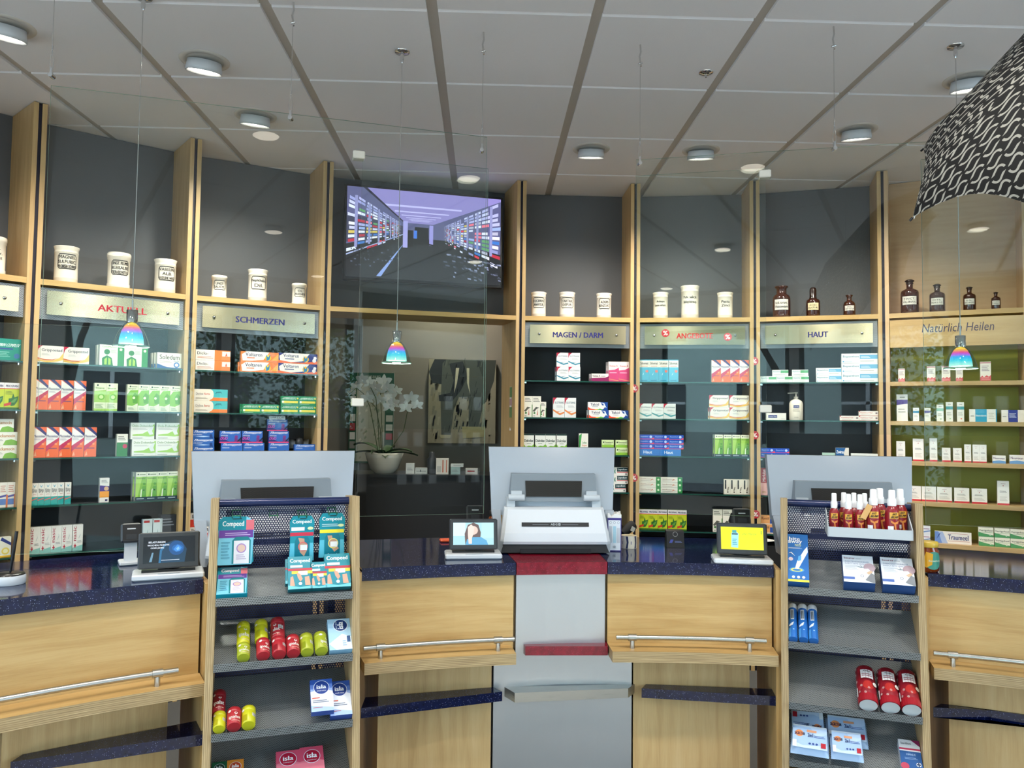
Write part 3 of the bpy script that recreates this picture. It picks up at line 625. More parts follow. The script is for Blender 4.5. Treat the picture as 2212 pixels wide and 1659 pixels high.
stems = [[(824, 985), (822, 930), (812, 880), (800, 868), (775, 862), (742, 874)], [(818, 985), (808, 925), (799, 878), (785, 850), (770, 838), (750, 855)], [(828, 985), (824, 900), (822, 850), (838, 838), (852, 850)], [(833, 985), (872, 930), (880, 890), (892, 880)], [(820, 985), (816, 900), (812, 860), (800, 835)]]
for st in stems: m = MB(); m.tube([orel(*p) for p in st], .003, 'stem', 6); m.build('stem', root)
for (fx, fy, s_) in ((784, 822, .055), (800, 828, .05), (772, 836, .045), (812, 838, .055), (830, 826, .06), (838, 840, .06), (795, 862, .05), (822, 866, .055), (845, 858, .06), (858, 845, .045), (852, 872, .05), (760, 850, .035), (888, 862, .06), (878, 882, .055), (902, 876, .045), (842, 880, .05), (806, 852, .05)):
    flower(orel(fx, fy)+Vector((0, -.03, 0)), rn.uniform(-.5, .5), rn.uniform(-.3, .4), s_*.95)
m = MB(); rows = [[(x, .0+.02*math.sin(z*9)*(z < .12), z) for x in (0, .055)] for z in [k*.02 for k in range(15)]]; m.grid(rows, 'white_paint', smooth=False)
a = Art(m, .05, .26, M=Matrix.Translation((.0275, -.002, .03))); a.r(0, .7, 1, .95, '#6e8a5a'); a.r(0, .5, 1, .66, '#c09a9a'); a.r(0, .2, 1, .46, '#6e8a5a')
Mx = BAY[3].at(BAY[3].w-.034, .11, wallhit(1100, 930, 5.0).z)
m.build('paper_leaflet', None, Mx @ Matrix.Rotation(-math.pi/2+.15, 4, 'Z'), 'curled paper leaflet hanging on the post beside the opening', 'paper')
# ================================================================ counter
ZC = 1.02; CT = .042
def thp(x, y, z=ZC): P = hz(x, y, z); return math.atan2(P.y-KC[1], P.x-KC[0])
tL1 = thp(440, 1252); tC0 = thp(780, 1226); tC1 = thp(1110, 1211); tR0 = thp(1310, 1211); tR1 = thp(1672, 1222); tS0 = thp(2003, 1237)
tL0 = math.radians(152); tS1 = math.radians(38); RF = 2.80; RB = 3.42
SEC = [('left', tL0, tL1, 'navy_stone'), ('mid', tC0, tC1, 'navy_stone'), ('red', tC1-.0008, tR0+.0008, 'red_stone'), ('rmid', tR0, tR1, 'navy_stone'), ('right', tS0, tS1, 'navy_stone')]
CTL = {'left': 'navy speckled worktop at the left edge of the counter', 'mid': 'navy speckled worktop between left display stand and red worktop', 'red': 'short dark red worktop in the middle of the counter', 'rmid': 'navy speckled worktop between red worktop and right display stand', 'right': 'navy speckled worktop right of the right display stand'}
CCL = {'left': 'curved birch counter cabinet left of the left display stand', 'mid': 'curved birch counter cabinet left of the silver middle cabinet', 'red': 'silver middle counter cabinet with dark red ledge', 'rmid': 'curved birch counter cabinet right of the silver middle cabinet', 'right': 'curved birch counter cabinet right of the right display stand'}
ZL = .7375
for nm, a, b, mat in SEC:
    m = MB(); m.arc(RF, RB, a, b, ZC-CT, ZC, mat); m.build('countertop', None, None, CTL[nm], 'worktop', 'counter worktops')
    root = thing('counter_cabinet', Matrix(), CCL[nm], 'counter', 'counter cabinets')
    e = .004
    m = MB(); wm = 'birch_warm' if nm != 'red' else 'alu_panel'
    m.arc(RF+.022, RF+.05, a-e*.3, b+e*.3, ZL-.03, ZC-CT-.001, wm); m.build('apron_panel', root)
    if nm == 'red':
        m = MB(); c8 = []
        for z in (ZL-.031, ZL):
            c8.append([hz(1135, 1396, ZL), hz(1313, 1396, ZL), hz(1307.5, 1377.5, ZL), hz(1120, 1379, ZL)])
        pts = [Vector((p.x, p.y, z)) for z, r_ in zip((ZL-.031, ZL), c8) for p in r_]
        m.hexa(pts, 'red_stone'); m.build('ledge', root)
    else:
        MB.grain = 0; m = MB()
        la = a if nm != 'rmid' else tR0-.001; lb = b if nm != 'mid' else b+.004
        m.arc(RF-.085, RF+.021, la, lb, ZL-.036, ZL, 'birch_warm', front='plywood_edge', top='birch_warm'); m.build('ledge', root)
        # brushed rail on two posts
        ra, rb = a-.02, b+.025
        if nm == 'mid': ra, rb = a-.001, b+.004
        if nm == 'rmid': ra, rb = a-.008, b+.012
        if nm == 'right': ra = a-.002
        zr = ZL+.036; Rr = RF-.045
        m = MB(); k = 14; m.tube([pol(Rr, ra+(rb-ra)*i/k, zr) for i in range(k+1)], .0085, 'rail_steel', 14); rail = m.build('rail', root)
        for t_ in (ra-.02, rb+.02):
            m = MB(); P = pol(Rr, t_, ZL); m.tube([P, P+Vector((0, 0, .036))], .008, 'rail_steel', 14); d = Vector((-math.sin(t_), math.cos(t_), 0))
            m.tube([P+Vector((0, 0, .036))-d*.014, P+Vector((0, 0, .036))+d*.014], .012, 'rail_steel', 14); m.build('rail_post', rail)
    m = MB(); m.arc(RF+.05, RB-.02, a, b, ZL-.02, ZC-CT-.003, 'birch'); m.build('carcass', root)
# bases, foot shelves
def base(root, x0, x1, py_, wm, y0=None, R=2.872):
    a = hcyl(x0, py_, R)[0]; b = hcyl(x1, py_, R)[0]; MB.grain = 2
    m = MB(); n = max(2, int((a-b)/.035)); ts = [a+(b-a)*i/n for i in range(n+1)]
    z0_, z1_ = 0.0, ZL-.037
    for i in range(n):
        p, q = ts[i], ts[i+1]
        m.poly([pol(R, p, z0_), pol(R, q, z0_), pol(R, q, z1_), pol(R, p, z1_)], wm, uv=[(z0_, -p*R), (z0_, -q*R), (z1_, -q*R), (z1_, -p*R)])
        m.poly([pol(R+.45, q, z0_), pol(R+.45, p, z0_), pol(R+.45, p, z1_), pol(R+.45, q, z1_)], wm)
        m.poly([pol(R, p, z1_), pol(R, q, z1_), pol(R+.45, q, z1_), pol(R+.45, p, z1_)], wm)
    for t_ in (a, b): m.poly([pol(R, t_, z0_), pol(R+.45, t_, z0_), pol(R+.45, t_, z1_), pol(R, t_, z1_)], wm)
    m.build('base_panel', root); MB.grain = 0
    return a, b
cabs = {o['label']: o for o in C.objects if o.get('category') == 'counter'}
cb = {k: cabs[CCL[k]] for k in CCL}
base(cb['left'], 4, 360, 1600, 'birch'); base(cb['mid'], 818, 1062, 1450, 'birch'); base(cb['red'], 1066.5, 1364.5, 1450, 'alu_panel', R=2.868); base(cb['rmid'], 1368, 1619, 1450, 'birch'); base(cb['right'], 2049, 2330, 1480, 'birch')
def footshelf(root, c4, z, mat, th, name='foot_shelf'):
    P = [hz(x, y, z) for x, y in c4]   # front-left, front-right, back-right, back-left
    P2 = []
    for p in P[2:]:
        t_ = math.atan2(p.y-KC[1], p.x-KC[0]); P2.append(pol(2.871, t_, z))
    Q = P[:2]+P2; pts = [Vector((p.x, p.y, z-th)) for p in Q]+[Vector((p.x, p.y, z)) for p in Q]
    m = MB(); m.hexa(pts, mat); m.build(name, root)
footshelf(cb['left'], [(23, 1646), (440, 1585.7), (434, 1525), (36, 1601)], .58, 'navy_stone', .032)
footshelf(cb['mid'], [(780, 1530), (1085, 1494), (1054, 1462), (782, 1491)], .58, 'navy_stone', .032)
footshelf(cb['red'], [(1112, 1497), (1357, 1487), (1357, 1451), (1078, 1462)], .58, 'steel', .032)
footshelf(cb['rmid'], [(1386, 1487), (1690, 1505), (1674, 1450), (1382, 1452)], .58, 'navy_stone', .032)
footshelf(cb['right'], [(2016, 1528), (2330, 1545), (2330, 1500), (2018, 1493)], .58, 'navy_stone', .032)
# birch end panels next to the stands
for k, t_, lb in (('left', tL1, 1), ('mid', tC0, -1), ('rmid', tR1, 1), ('right', tS0, -1)):
    m = MB(); MB.grain = 2; P = pol(RF-.02, t_, 0); th_ = .02
    d = Vector((math.cos(t_), math.sin(t_), 0)); e = Vector((math.sin(t_), -math.cos(t_), 0))*lb
    q = [P+e*.003, P+e*(th_), P+e*th_+d*.42, P+e*.003+d*.42]
    if lb < 0: q = [q[1], q[0], q[3], q[2]]
    m.hexa([Vector((p.x, p.y, 0)) for p in q]+[Vector((p.x, p.y, ZC-.01)) for p in q], 'birch_warm'); m.build('end_panel', cb[k]); MB.grain = 0
# ================================================================ medicine cartons on the wall shelves
SHN = {1: 'top shelf', 2: 'second shelf', 3: 'third shelf', 4: 'fourth shelf', 5: 'lowest shelf', 0: 'wooden shelf'}
ORD = ['first', 'second', 'third', 'fourth', 'fifth', 'sixth', 'seventh']
class Prod:
    def __init__(s, desc, bay, xl, xr, yt, yb, d, col, fn, name='medicine_carton', cat='medicine box', top=None, off=.035):
        b = BAY[bay]; xm = (xl+xr)/2
        _, z1 = b.hit(xm, yt, off); _, z0 = b.hit(xm, yb, off); zm = (z0+z1)/2
        s.w = b.u(xr, zm, off)-b.u(xl, zm, off)-.0015; s.h = z1-z0; s.d = d; s.desc = desc; s.name = name; s.cat = cat
        m = MB(); w, h = s.w, s.h
        m.box(-w/2, w/2, 0, d, 0, h, 'print', hx(col))
        a = Art(m, w, h); fn(a); s.me = m.mesh(name)
def put(pr, bay, lvl, xs, row=0, rows=1, z0=None, off=.035, words=None, back=0, group=None, jit=.0):
    b = BAY[bay]; z = (ZSH[lvl] if z0 is None else z0)+row*(pr.h+.0008)
    rw = '' if rows == 1 else ({2: ['lower row', 'upper row'], 3: ['bottom row', 'middle row', 'top row']}[rows][row]+', ')
    n = len(xs); ul = [b.u(x, z+pr.h*.5, off)+.0008 for x in xs]; lo, hi = .0312, b.w-.0312-pr.w
    ul[0] = max(ul[0], lo)
    for i in range(1, n): ul[i] = max(ul[i], ul[i-1]+pr.w+.0008)
    ul[-1] = min(ul[-1], hi)
    for i in range(n-2, -1, -1): ul[i] = min(ul[i], ul[i+1]-pr.w-.0008)
    for i, x in enumerate(xs):
        u = ul[i]+pr.w/2
        o_ = '' if n == 1 else ORD[i]+' from left, '
        if words: o_ = words[i]+', '
        lab = '%s, %s%s%s of %s' % (pr.desc, o_, rw, SHN[lvl], BW[bay])
        link(pr.name, pr.me, None, b.at(u, off, z+.0005, random.uniform(-jit, jit)), lab, pr.cat, group or '%s on the %s of the %s' % (pr.desc, SHN[lvl], BW[bay]))
        for k in range(back if i == 0 or n < 3 else 0):
            link(pr.name, pr.me, None, b.at(u-.006*(k+1), off+(pr.d+.002)*(k+1), z+.0005), '%s %s behind %s%s, %s' % (' '.join(pr.desc.split()[:5]), ['directly', 'two deep'][k], (o_.replace(' from left, ', ' one on ') if o_ else 'the front one on '), SHN[lvl], BW[bay]), pr.cat, group or '%s on the %s of the %s' % (pr.desc, SHN[lvl], BW[bay]))
W_ = '#e9e4da'
def a_grip(a): a.r(0, 0, 1, 1, '#ece6da'); a.pl([(0, .55), (.06, .82), (.2, 1), (0, 1)], '#c22848'); a.t('Grippostad', .17, .62, .95, .84, '#3a2a52', .012); a.l(.18, .42, .5, .56, 3, '#b8b0b8'); a.pl([(.0, .22), (.3, .12), (.6, .14), (.85, .3), (1, .62), (1, .2), (.8, .1), (.4, .02), (0, .1)], '#f0c060'); a.pl([(.0, .3), (.3, .2), (.6, .2), (.8, .3), (.6, .15), (.3, .14), (0, .22)], '#e07a50')
def a_gelo(a): a.r(0, 0, 1, 1, '#e6e8da'); a.r(.74, 0, 1, 1, '#2f8a44'); a.c(.87, .8, .06, '#dfe9c8'); a.t('GeloMyrtol', .1, .84, .68, .95, '#8a9a6a', .01); a.c(.3, .66, .12, '#2e7a3a'); a.pl([(.12, 0), (.1, .35), (.3, .5), (.5, .38), (.56, 0)], '#2e7a3a'); a.pl([(.2, .05), (.2, .3), (.3, .4), (.3, .05)], '#a8d850'); a.pl([(.36, .05), (.36, .4), (.46, .3), (.46, .05)], '#a8d850'); a.l(.45, .6, .7, .78, 4, '#b8bca8')
def a_sole(a): a.r(0, 0, 1, 1, '#ebe7d8'); a.t('Soledum', .1, .58, .92, .88, '#4a4a3a', .01); a.t('forte', .68, .44, .9, .56, '#2a4a8a', 0, .1); a.l(.1, .35, .6, .5, 2, '#b8b0a8'); a.pl([(0, 0), (0, .3), (.4, .1), (1, .06), (1, 0)], '#2f5f9a'); a.c(.8, .25, .12, '#4878b8'); a.c(.8, .25, .07, '#e8f0f8')
def a_muco(a): a.r(0, 0, 1, 1, '#ee6a36'); a.pl([(0, 1), (1, .72), (1, .58), (0, .3)], '#ece6e2'); a.pl([(0, 1), (.35, 1), (1, .74), (1, .84), (.55, 1), (.25, 1), (1, .72), (1, .66)], '#32306e') if False else a.pl([(.12, 1), (.48, 1), (1, .8), (1, .7)], '#32306e'); a.pl([(0, .38), (1, .66), (1, .56), (0, .18)], '#c23058'); a.t('Mucosolvan', .04, .66, .9, .75, '#33306a', .01); a.l(.06, .56, .6, .63, 2, '#b0a8b8'); a.r(.2, .28, .85, .31, '#8a4a6a'); a.c(.76, .44, .1, '#f49a6a'); a.pl([(.05, .04), (.2, .2), (.28, .05)], '#f6a880')
def a_sinu(a): a.r(0, 0, 1, 1, '#e8ead0'); a.pl([(.0, .22), (0, .62), (.3, .78), (1, .8), (1, .3), (.5, .2)], '#86bf4a'); a.c(.28, .92, .08, '#28403a'); a.r(.4, .9, .9, .93, '#8a9a7a'); a.t('Sinupret', .1, .8, .8, .87, '#5a8a3a', .01); a.pl([(.55, .3), (.95, .3), (.98, .6), (.7, .7), (.45, .55)], '#5fa038'); a.c(.62, .5, .13, '#e6f4c8'); a.l(.12, .04, .7, .16, 3, '#9aa890')
def a_sinu_leaf(a): a.r(0, 0, 1, 1, '#e6eacb'); a.pl([(0, .3), (0, .7), (1, .76), (1, .3)], '#a8d070'); a.c(.6, .5, .3, '#7ab848'); a.c(.6, .5, .18, '#cfe8a0'); a.c(.28, .92, .08, '#28403a'); a.t('Sinupret', .1, .78, .85, .85, '#6a9a3a', .01); a.r(0, 0, 1, .08, '#a8d060'); a.l(.1, .1, .8, .26, 4, '#9ab080')
def a_bron(a): a.r(0, 0, 1, 1, '#7fb43c'); a.r(0, .84, 1, 1, '#e8ead4'); a.c(.2, .92, .07, '#28403a'); a.r(.32, .9, .9, .93, '#90a080'); a.pl([(.0, .84), (.6, .84), (.2, .1), (0, .1)], '#a4cf5c'); a.t('Bronchipret', .08, .74, .88, .81, '#2e5a2a', .01); a.c(.8, .58, .13, '#5a9a34'); a.pl([(.5, .12), (.52, .34), (.66, .5), (.95, .5), (.98, .12)], '#5f9f38'); a.c(.78, .36, .07, '#1f3a20'); a.pl([(.45, .12), (.5, .36), (.6, .42), (.57, .12)], '#e4f0d0'); a.r(0, 0, 1, .12, '#233a4a'); a.l(.1, .03, .8, .09, 1, '#b8c8c8')
def a_echi(a): a.r(0, 0, 1, 1, '#2f7a38'); a.r(0, .62, 1, 1, '#e9e6da'); a.c(.75, .45, .22, '#c02850'); a.l(.1, .7, .8, .92, 3, '#6a6a60')
def a_dolo(a): a.r(0, 0, 1, 1, '#e4e6de'); a.t('Dolo-Dobendan', .07, .74, .9, .88, '#5f8a4a', .01); a.l(.08, .58, .7, .68, 2, '#a8aca8'); a.pl([(.08, .28), (.5, .34), (.72, .5), (.95, .9), (1, .9), (1, .2), (.8, .16), (.4, .2), (.08, .22)], '#9ccb5a'); a.pl([(.7, .5), (.86, .75), (.97, .8), (.9, .5), (.95, .3), (.8, .26)], '#d8dede'); a.l(.08, .04, .5, .12, 1, '#9a9a9a')
def a_rhin(a): a.r(0, 0, 1, 1, '#e8e4dc'); a.r(0, 0, 1, .38, '#2aa09a'); a.t('Rhino', .12, .66, .9, .76, '#4a4a4a', .01); a.t('spray', .12, .55, .88, .66, '#4a4a4a', .01); a.t('plus', .35, .46, .8, .53, '#c04a4a', 0, .2); a.pl([(.25, .95), (.5, .8), (.78, .95), (.5, .86)], '#4aa0c0'); a.pl([(0, .2), (1, .3), (1, .34), (0, .25)], '#d86a6a')
def a_solo(a): a.r(0, 0, 1, 1, '#e6e2dc'); a.pl([(0, .45), (1, .45), (1, .66), (0, .7)], '#4a3080'); a.c(.7, .56, .25, '#d8b088'); a.pl([(0, .2), (1, .2), (1, .45), (0, .45)], '#f0a030'); a.l(.15, .78, .85, .94, 3, '#888888'); a.r(.6, .05, .85, .12, '#3a3060')
def a_nasic(a): a.r(0, 0, 1, 1, '#e7e4de'); a.pl([(0, 0), (1, 0), (1, .22), (0, .12)], '#8ac0b8'); a.t('nasic', .05, .38, .36, .93, '#b02040', .015, rot=True); a.r(.14, .17, .38, .21, '#b8243c'); a.r(.22, .11, .30, .27, '#b8243c'); a.l(.45, .3, .9, .4, 2, '#a8a8a8'); a.pl([(.6, .45), (.75, .6), (.65, .75), (.72, .62), (.6, .48)], '#9aa8b0')
def a_dic(a): a.r(0, 0, 1, 1, '#e8e0d4'); a.r(.54, 0, 1, 1, '#e9803e'); a.r(.76, .1, 1, .9, '#efe0d0'); a.r(.76, .1, 1, .42, '#ea8a50'); a.t('Diclo-', .04, .52, .36, .8, '#33303e', .015); a.l(.05, .15, .5, .4, 2, '#d09080'); a.pl([(.84, .3), (.88, .8), (.93, .3), (.88, .5)], '#e8603a')
def a_volo(a): a.r(0, 0, 1, 1, '#ee8040'); a.pl([(.05, .1), (.02, .7), (.15, 1), (.75, 1), (.6, .25), (.3, .1)], '#ece6da'); a.t('Voltaren', .12, .55, .56, .9, '#2f2a5e', .015); a.r(.16, .34, .36, .45, '#e88060'); a.c(.72, .45, .08, '#f0c020'); a.pl([(.66, .8), (.72, .5), (.78, .85), (.76, .3), (.68, .15)], '#2f80a8'); a.pl([(.8, .2), (1, .9), (1, .2)], '#f0a848')
def a_volb(a): a.r(0, 0, 1, 1, '#2a2c78'); a.pl([(.05, .1), (.02, .7), (.15, 1), (.8, 1), (.62, .25), (.3, .1)], '#ece6da'); a.pl([(0, 0), (0, .3), (.3, .12), (.6, .1), (1, .3), (1, 0)], '#e86a38'); a.t('Voltaren', .12, .58, .52, .92, '#2f2a5e', .015); a.r(.16, .38, .4, .48, '#6a6a8a'); a.c(.7, .45, .08, '#e8b020'); a.pl([(.64, .8), (.7, .5), (.76, .85), (.74, .3), (.66, .15)], '#2f80a8'); a.c(.94, .6, .04, '#e8e8f0'); a.c(.92, .35, .05, '#e8e8f0')
def a_dif(a): a.r(0, 0, 1, 1, '#e8dccb'); a.r(.5, .3, 1, 1, '#49b6b8'); a.pl([(.45, 0), (.55, .3), (1, .28), (1, 0)], '#ee8038'); a.c(.48, .55, .1, '#e8dccb', ry=.44); a.t('Diclox', .05, .5, .27, .7, '#7a6a6a', .01); a.t('forte', .3, .5, .47, .7, '#d05a40', .015); a.l(.05, .15, .4, .3, 2, '#b0a090'); a.pl([(.62, .6), (.66, .8), (.8, .82), (.84, .55), (.8, .7), (.68, .7)], '#2f7f88')
def a_asp(a): a.r(0, 0, 1, 1, '#1f8a58'); a.t('ASPIRIN PLUS C', .08, .62, .88, .86, '#d8ecd8', .01, .15); a.c(.93, .74, .05, '#d8d040'); a.r(.05, .2, .95, .45, '#e8dc50'); a.c(.1, .34, .06, '#eef0d8'); a.l(.1, .05, .6, .13, 1, '#a8d0b0')
def a_thc(a): a.r(0, 0, 1, 1, '#2a5ea8'); a.t('Thomapyrin', .04, .56, .92, .92, '#e8ecf4', .02, .15); a.t('CLASSIC', .04, .36, .45, .5, '#dfe6f0', .01, .1); a.pl([(.1, .2), (.5, .28), (.8, .2), (.5, .12)], '#a8c8e8'); a.c(.85, .3, .07, '#183c78'); a.pl([(.78, 0), (.8, .3), (.9, .3), (.95, 0)], '#183c78')
def a_thd(a): a.r(0, 0, 1, 1, '#2b5fb0'); a.pl([(.0, 0), (.0, .5), (.3, .7), (.2, .3), (.5, .1), (1, .2), (1, 0)], '#25266e'); a.t('Thomapyrin', .05, .72, .93, .96, '#e8ecf4', .02, .15); a.t('TENSION', .05, .55, .38, .66, '#d0d8e8', .01); a.t('DUO', .05, .26, .38, .5, '#c84aa8', .03, .1); a.c(.78, .5, .08, '#7a2a80'); a.pl([(.7, .1), (.7, .4), (.8, .5), (.86, .3), (.95, .1)], '#6a2a78'); a.r(0, 0, 1, .09, '#d8407a'); a.pl([(.8, .1), (1, .5), (1, .3), (.88, .1)], '#101838')
def a_tht(a): a.r(0, 0, 1, 1, '#2a62b4'); a.t('Thomapyrin', .05, .72, .93, .96, '#e8ecf4', .02, .15); a.t('TENSION', .05, .55, .38, .66, '#d0d8e8', .01); a.pl([(.6, 0), (.8, .4), (.9, 0)], '#142c60')
def a_ibuf(a): a.r(0, 0, 1, 1, '#17192e'); a.t('Ibuflam', .1, .62, .9, .85, '#c8c8cc', .01); a.l(.1, .2, .8, .5, 4, '#50547a')
def a_ibuh(a): a.r(0, 0, 1, 1, '#e8e2d8'); a.r(0, 0, 1, .55, '#d23a28'); a.t('IbuHEXAL', .08, .62, .9, .9, '#3a3434', .02); a.pl([(.1, .1), (.5, .5), (.9, .3), (.5, .3)], '#f08a50')
def a_elo(c): return lambda a: (a.r(0, 0, 1, 1, '#e4e6e4'), a.pl([(0, 1), (.32, 1), (.12, .86), (0, .62)], '#b82a44'), a.t('ELOTRANS', .16, .7, .94, .8, '#2f5a66', .012), a.l(.3, .5, .9, .62, 3, '#b0b4b4'), a.pl([(0, .42), (.3, .32), (.6, .22), (1, .3), (1, .22), (.6, .12), (.3, .22), (0, .34)], c), a.pl([(0, .38), (.4, .3), (.8, .36), (.4, .26)], c))
def a_vom(a): a.r(0, 0, 1, 1, '#e8dcd8'); a.pl([(0, 0), (0, .56), (.6, .6), (1, .7), (1, 0)], '#c84878'); a.t('Vomex A', .08, .74, .9, .84, '#b83850', .015); a.pl([(0, .12), (1, .02), (1, .06), (0, .16)], '#e08a6a'); a.l(.1, .4, .8, .5, 1, '#e0a0b8')
def a_voml(a): a.r(0, 0, 1, 1, '#e6dcd4'); a.pl([(0, 0), (0, .42), (.8, .5), (1, .7), (1, 0)], '#8a2058'); a.t('Vomex A', .05, .58, .5, .84, '#4a3040', .015); a.l(.55, .6, .8, .75, 1, '#807080')
def a_herb(a): a.r(0, 0, 1, 1, '#e9e5d6'); a.l(.08, .72, .85, .93, 3, '#55554f'); a.pl([(.0, .3), (.4, .5), (.8, .45), (.5, .4), (.2, .25)], '#5a5a50'); a.c(.22, .2, .12, '#3f7a3a'); a.pl([(.4, .05), (.5, .4), (.6, .42), (.55, .05)], '#b84a3a') if False else a.pl([(.5, .1), (.58, .42), (.63, .1)], '#c05a48'); a.r(.92, 0, 1, .6, '#4a8a3a'); a.l(.08, .04, .3, .09, 1, '#3a3a3a')
def a_tal(a): a.r(0, 0, 1, 1, '#e9e7e4'); a.pl([(0, 0), (0, .4), (.12, .18), (.4, .1), (.55, 0)], '#e05030'); a.pl([(.3, 0), (.45, .14), (.7, .0)], '#e8c030'); a.pl([(.45, 0), (.6, .2), (.85, 0)], '#58b048'); a.pl([(.62, 1), (.72, .6), (.9, .5), (.78, .15), (.7, 0), (1, 0), (1, 1)], '#1f4a98'); a.pl([(.6, .95), (.78, .8), (.8, .5), (.95, .25), (.88, .55), (.82, .9)], '#dfe8f4'); a.t('Talcid', .12, .56, .55, .86, '#1f2f50', .02); a.l(.2, .38, .5, .48, 1, '#9098a0')
def a_dul(a): a.r(0, 0, 1, 1, '#e7e8de'); a.r(0, .93, 1, 1, '#243a34'); a.pl([(0, 0), (0, .5), (.2, .36), (.5, .42), (.8, .4), (1, .5), (1, 0)], '#7cb83c'); a.t('Dulcolax', .06, .6, .94, .74, '#1f3a30', .02); a.l(.3, .5, .7, .55, 1, '#70806a')
def a_lef(a): a.r(0, 0, 1, 1, '#e9e6da'); a.pl([(0, 0), (0, .9), (.3, 1), (.15, .4)], '#3f9a48'); a.t('Lefax', .35, .52, .85, .62, '#3f8a44', .015); a.t('Enzym', .35, .38, .85, .48, '#d86a30', .015); a.r(.2, 0, 1, .14, '#e07a40')
def a_per(a): a.r(0, 0, 1, 1, '#cfe0a8'); a.r(.02, 0, 1, .35, '#86b83a'); a.c(.14, .7, .06, '#2a3a30'); a.t('Perenterol', .24, .58, .92, .8, '#2a3428', .015); a.l(.2, .4, .8, .5, 1, '#6a8a4a')
def a_lop(a): a.r(0, 0, 1, 1, '#e8e5dd'); a.r(.28, .48, 1, .96, '#1d3f42'); a.t('Lopedium', .34, .58, .94, .86, '#e6eaea', .02); a.r(.28, .36, 1, .44, '#c02a38'); a.pl([(.08, .9), (.14, .6), (.2, .9), (.17, .5), (.22, .1), (.14, .4), (.05, .1), (.1, .5)], '#2f7a6a'); a.c(.88, .18, .06, '#8a8a8a')
def a_silo(a): a.r(0, 0, 1, 1, '#55aecb'); a.r(0, .66, 1, .96, '#e8e4d6'); a.t('Silomat', .06, .78, .92, .9, '#3a3446', .02); a.l(.15, .68, .85, .75, 1, '#c08a80'); a.c(.76, .48, .16, '#dc7a70', ry=.06); a.pl([(.3, .3), (.45, .44), (.4, .34)], '#dff0f8'); a.l(.15, .04, .8, .12, 1, '#3a88a8')
def a_bep12(a): a.r(0, 0, 1, 1, '#2752b8'); a.t('Bepanthol', .08, .4, .6, .75, '#9fc0f0', .01); a.c(.78, .55, .09, '#b8d0f8'); a.r(0, 0, 1, .14, '#c04a90'); a.pl([(.7, 0), (1, .4), (1, 0)], '#e84a60')
def a_haut(a): a.r(0, 0, 1, 1, '#2f78c8'); a.t('Haut', .2, .3, .62, .75, '#e8f0fc', .02)
def a_gelr(a): a.r(0, 0, 1, 1, '#e6e2d6'); a.r(.78, 0, 1, 1, '#2f8a44'); a.c(.89, .5, .05, '#d8ecc8'); a.t('GeloRevoice', .06, .52, .55, .74, '#9a6a5a', .01); a.l(.06, .2, .5, .36, 1, '#a8a098'); a.pl([(.5, .2), (.6, .7), (.7, .3), (.62, .5)], '#d07a58')
def a_vert4(a): a.r(0, 0, 1, 1, '#e5ddcb'); a.r(.12, .35, .36, .95, '#2a2622'); a.c(.6, .14, .13, '#5a4a3c'); a.pl([(.45, .2), (.6, .45), (.8, .5), (.7, .25)], '#8a8070')
def a_pros(a): a.r(0, 0, 1, 1, '#b9c62a'); a.r(0, .78, 1, 1, '#e6dfe0'); a.r(0, .76, 1, .79, '#c83a40'); a.t('PROSPAN', .08, .83, .92, .92, '#2a2050', .03); a.pl([(.3, .2), (.3, .4), (.5, .42), (.6, .6), (.7, .45), (.95, .5), (.9, .3), (.7, .15), (.5, .12)], '#2f6a2a'); a.pl([(.4, .25), (.7, .4), (.88, .42), (.7, .25)], '#5f9a40'); a.pl([(0, .1), (0, .2), (.48, .27), (.48, .17)], '#c8402c'); a.r(0, 0, 1, .07, '#3a6a22'); a.l(.08, .55, .6, .7, 3, '#8a9a20')
def a_bep(a): a.r(0, 0, 1, 1, '#dfe6e2'); a.t('Bepanthen', .04, .52, .48, .8, '#3a6a8a', .012); a.r(.51, .42, 1, .86, '#68a8cc'); a.l(.54, .5, .8, .76, 2, '#cfe4f0'); a.l(.04, .12, .3, .2, 1, '#88a8b8'); a.l(.52, .12, .9, .3, 1, '#b8b8b0'); a.c(.05, .16, .02, '#58a0c8')
def a_bepg(a): a.r(0, 0, 1, 1, '#dde6e0'); a.r(.52, .5, 1, .9, '#5fa878'); a.t('Bepanthen', .05, .55, .48, .85, '#6a98a8', .01); a.l(.1, .15, .8, .3, 1, '#a8b8b8')
def a_lin(a): a.r(0, 0, 1, 1, '#e6e4dc'); a.r(.12, .3, .56, .68, '#26387a'); a.t('Linola Fett', .15, .4, .53, .58, '#e6e8f4', .01); a.l(.75, .1, .95, .2, 1, '#8a8a8a')
def a_kam(a): a.r(0, 0, 1, 1, '#e9e2da'); a.t('Kamistad Gel', .08, .5, .7, .78, '#c04a3c', .01); a.pl([(0, .7), (0, 1), (.08, 1)], '#c8302c'); a.r(0, 0, 1, .06, '#c04a3c'); a.r(.86, .4, .96, .7, '#7a6a70'); a.l(.1, .18, .6, .3, 1, '#b8b0a8')
def a_zov(a): a.r(0, 0, 1, 1, '#1f5a94'); a.pl([(.75, 1), (.6, .5), (.75, 0), (1, 0), (1, 1)], '#d8d4c8'); a.t('Zovirax', .06, .5, .62, .78, '#e8eef4', .02); a.r(0, 0, .6, .2, '#5aa8c8')
def a_mir(a): a.r(0, 0, 1, 1, '#e8b8b4'); a.r(0, .45, 1, 1, '#9c2c34'); a.t('Mirfulan', .25, .5, .7, .95, '#e6d8d8', .015, rot=True); a.l(.2, .06, .8, .16, 2, '#b89a70')
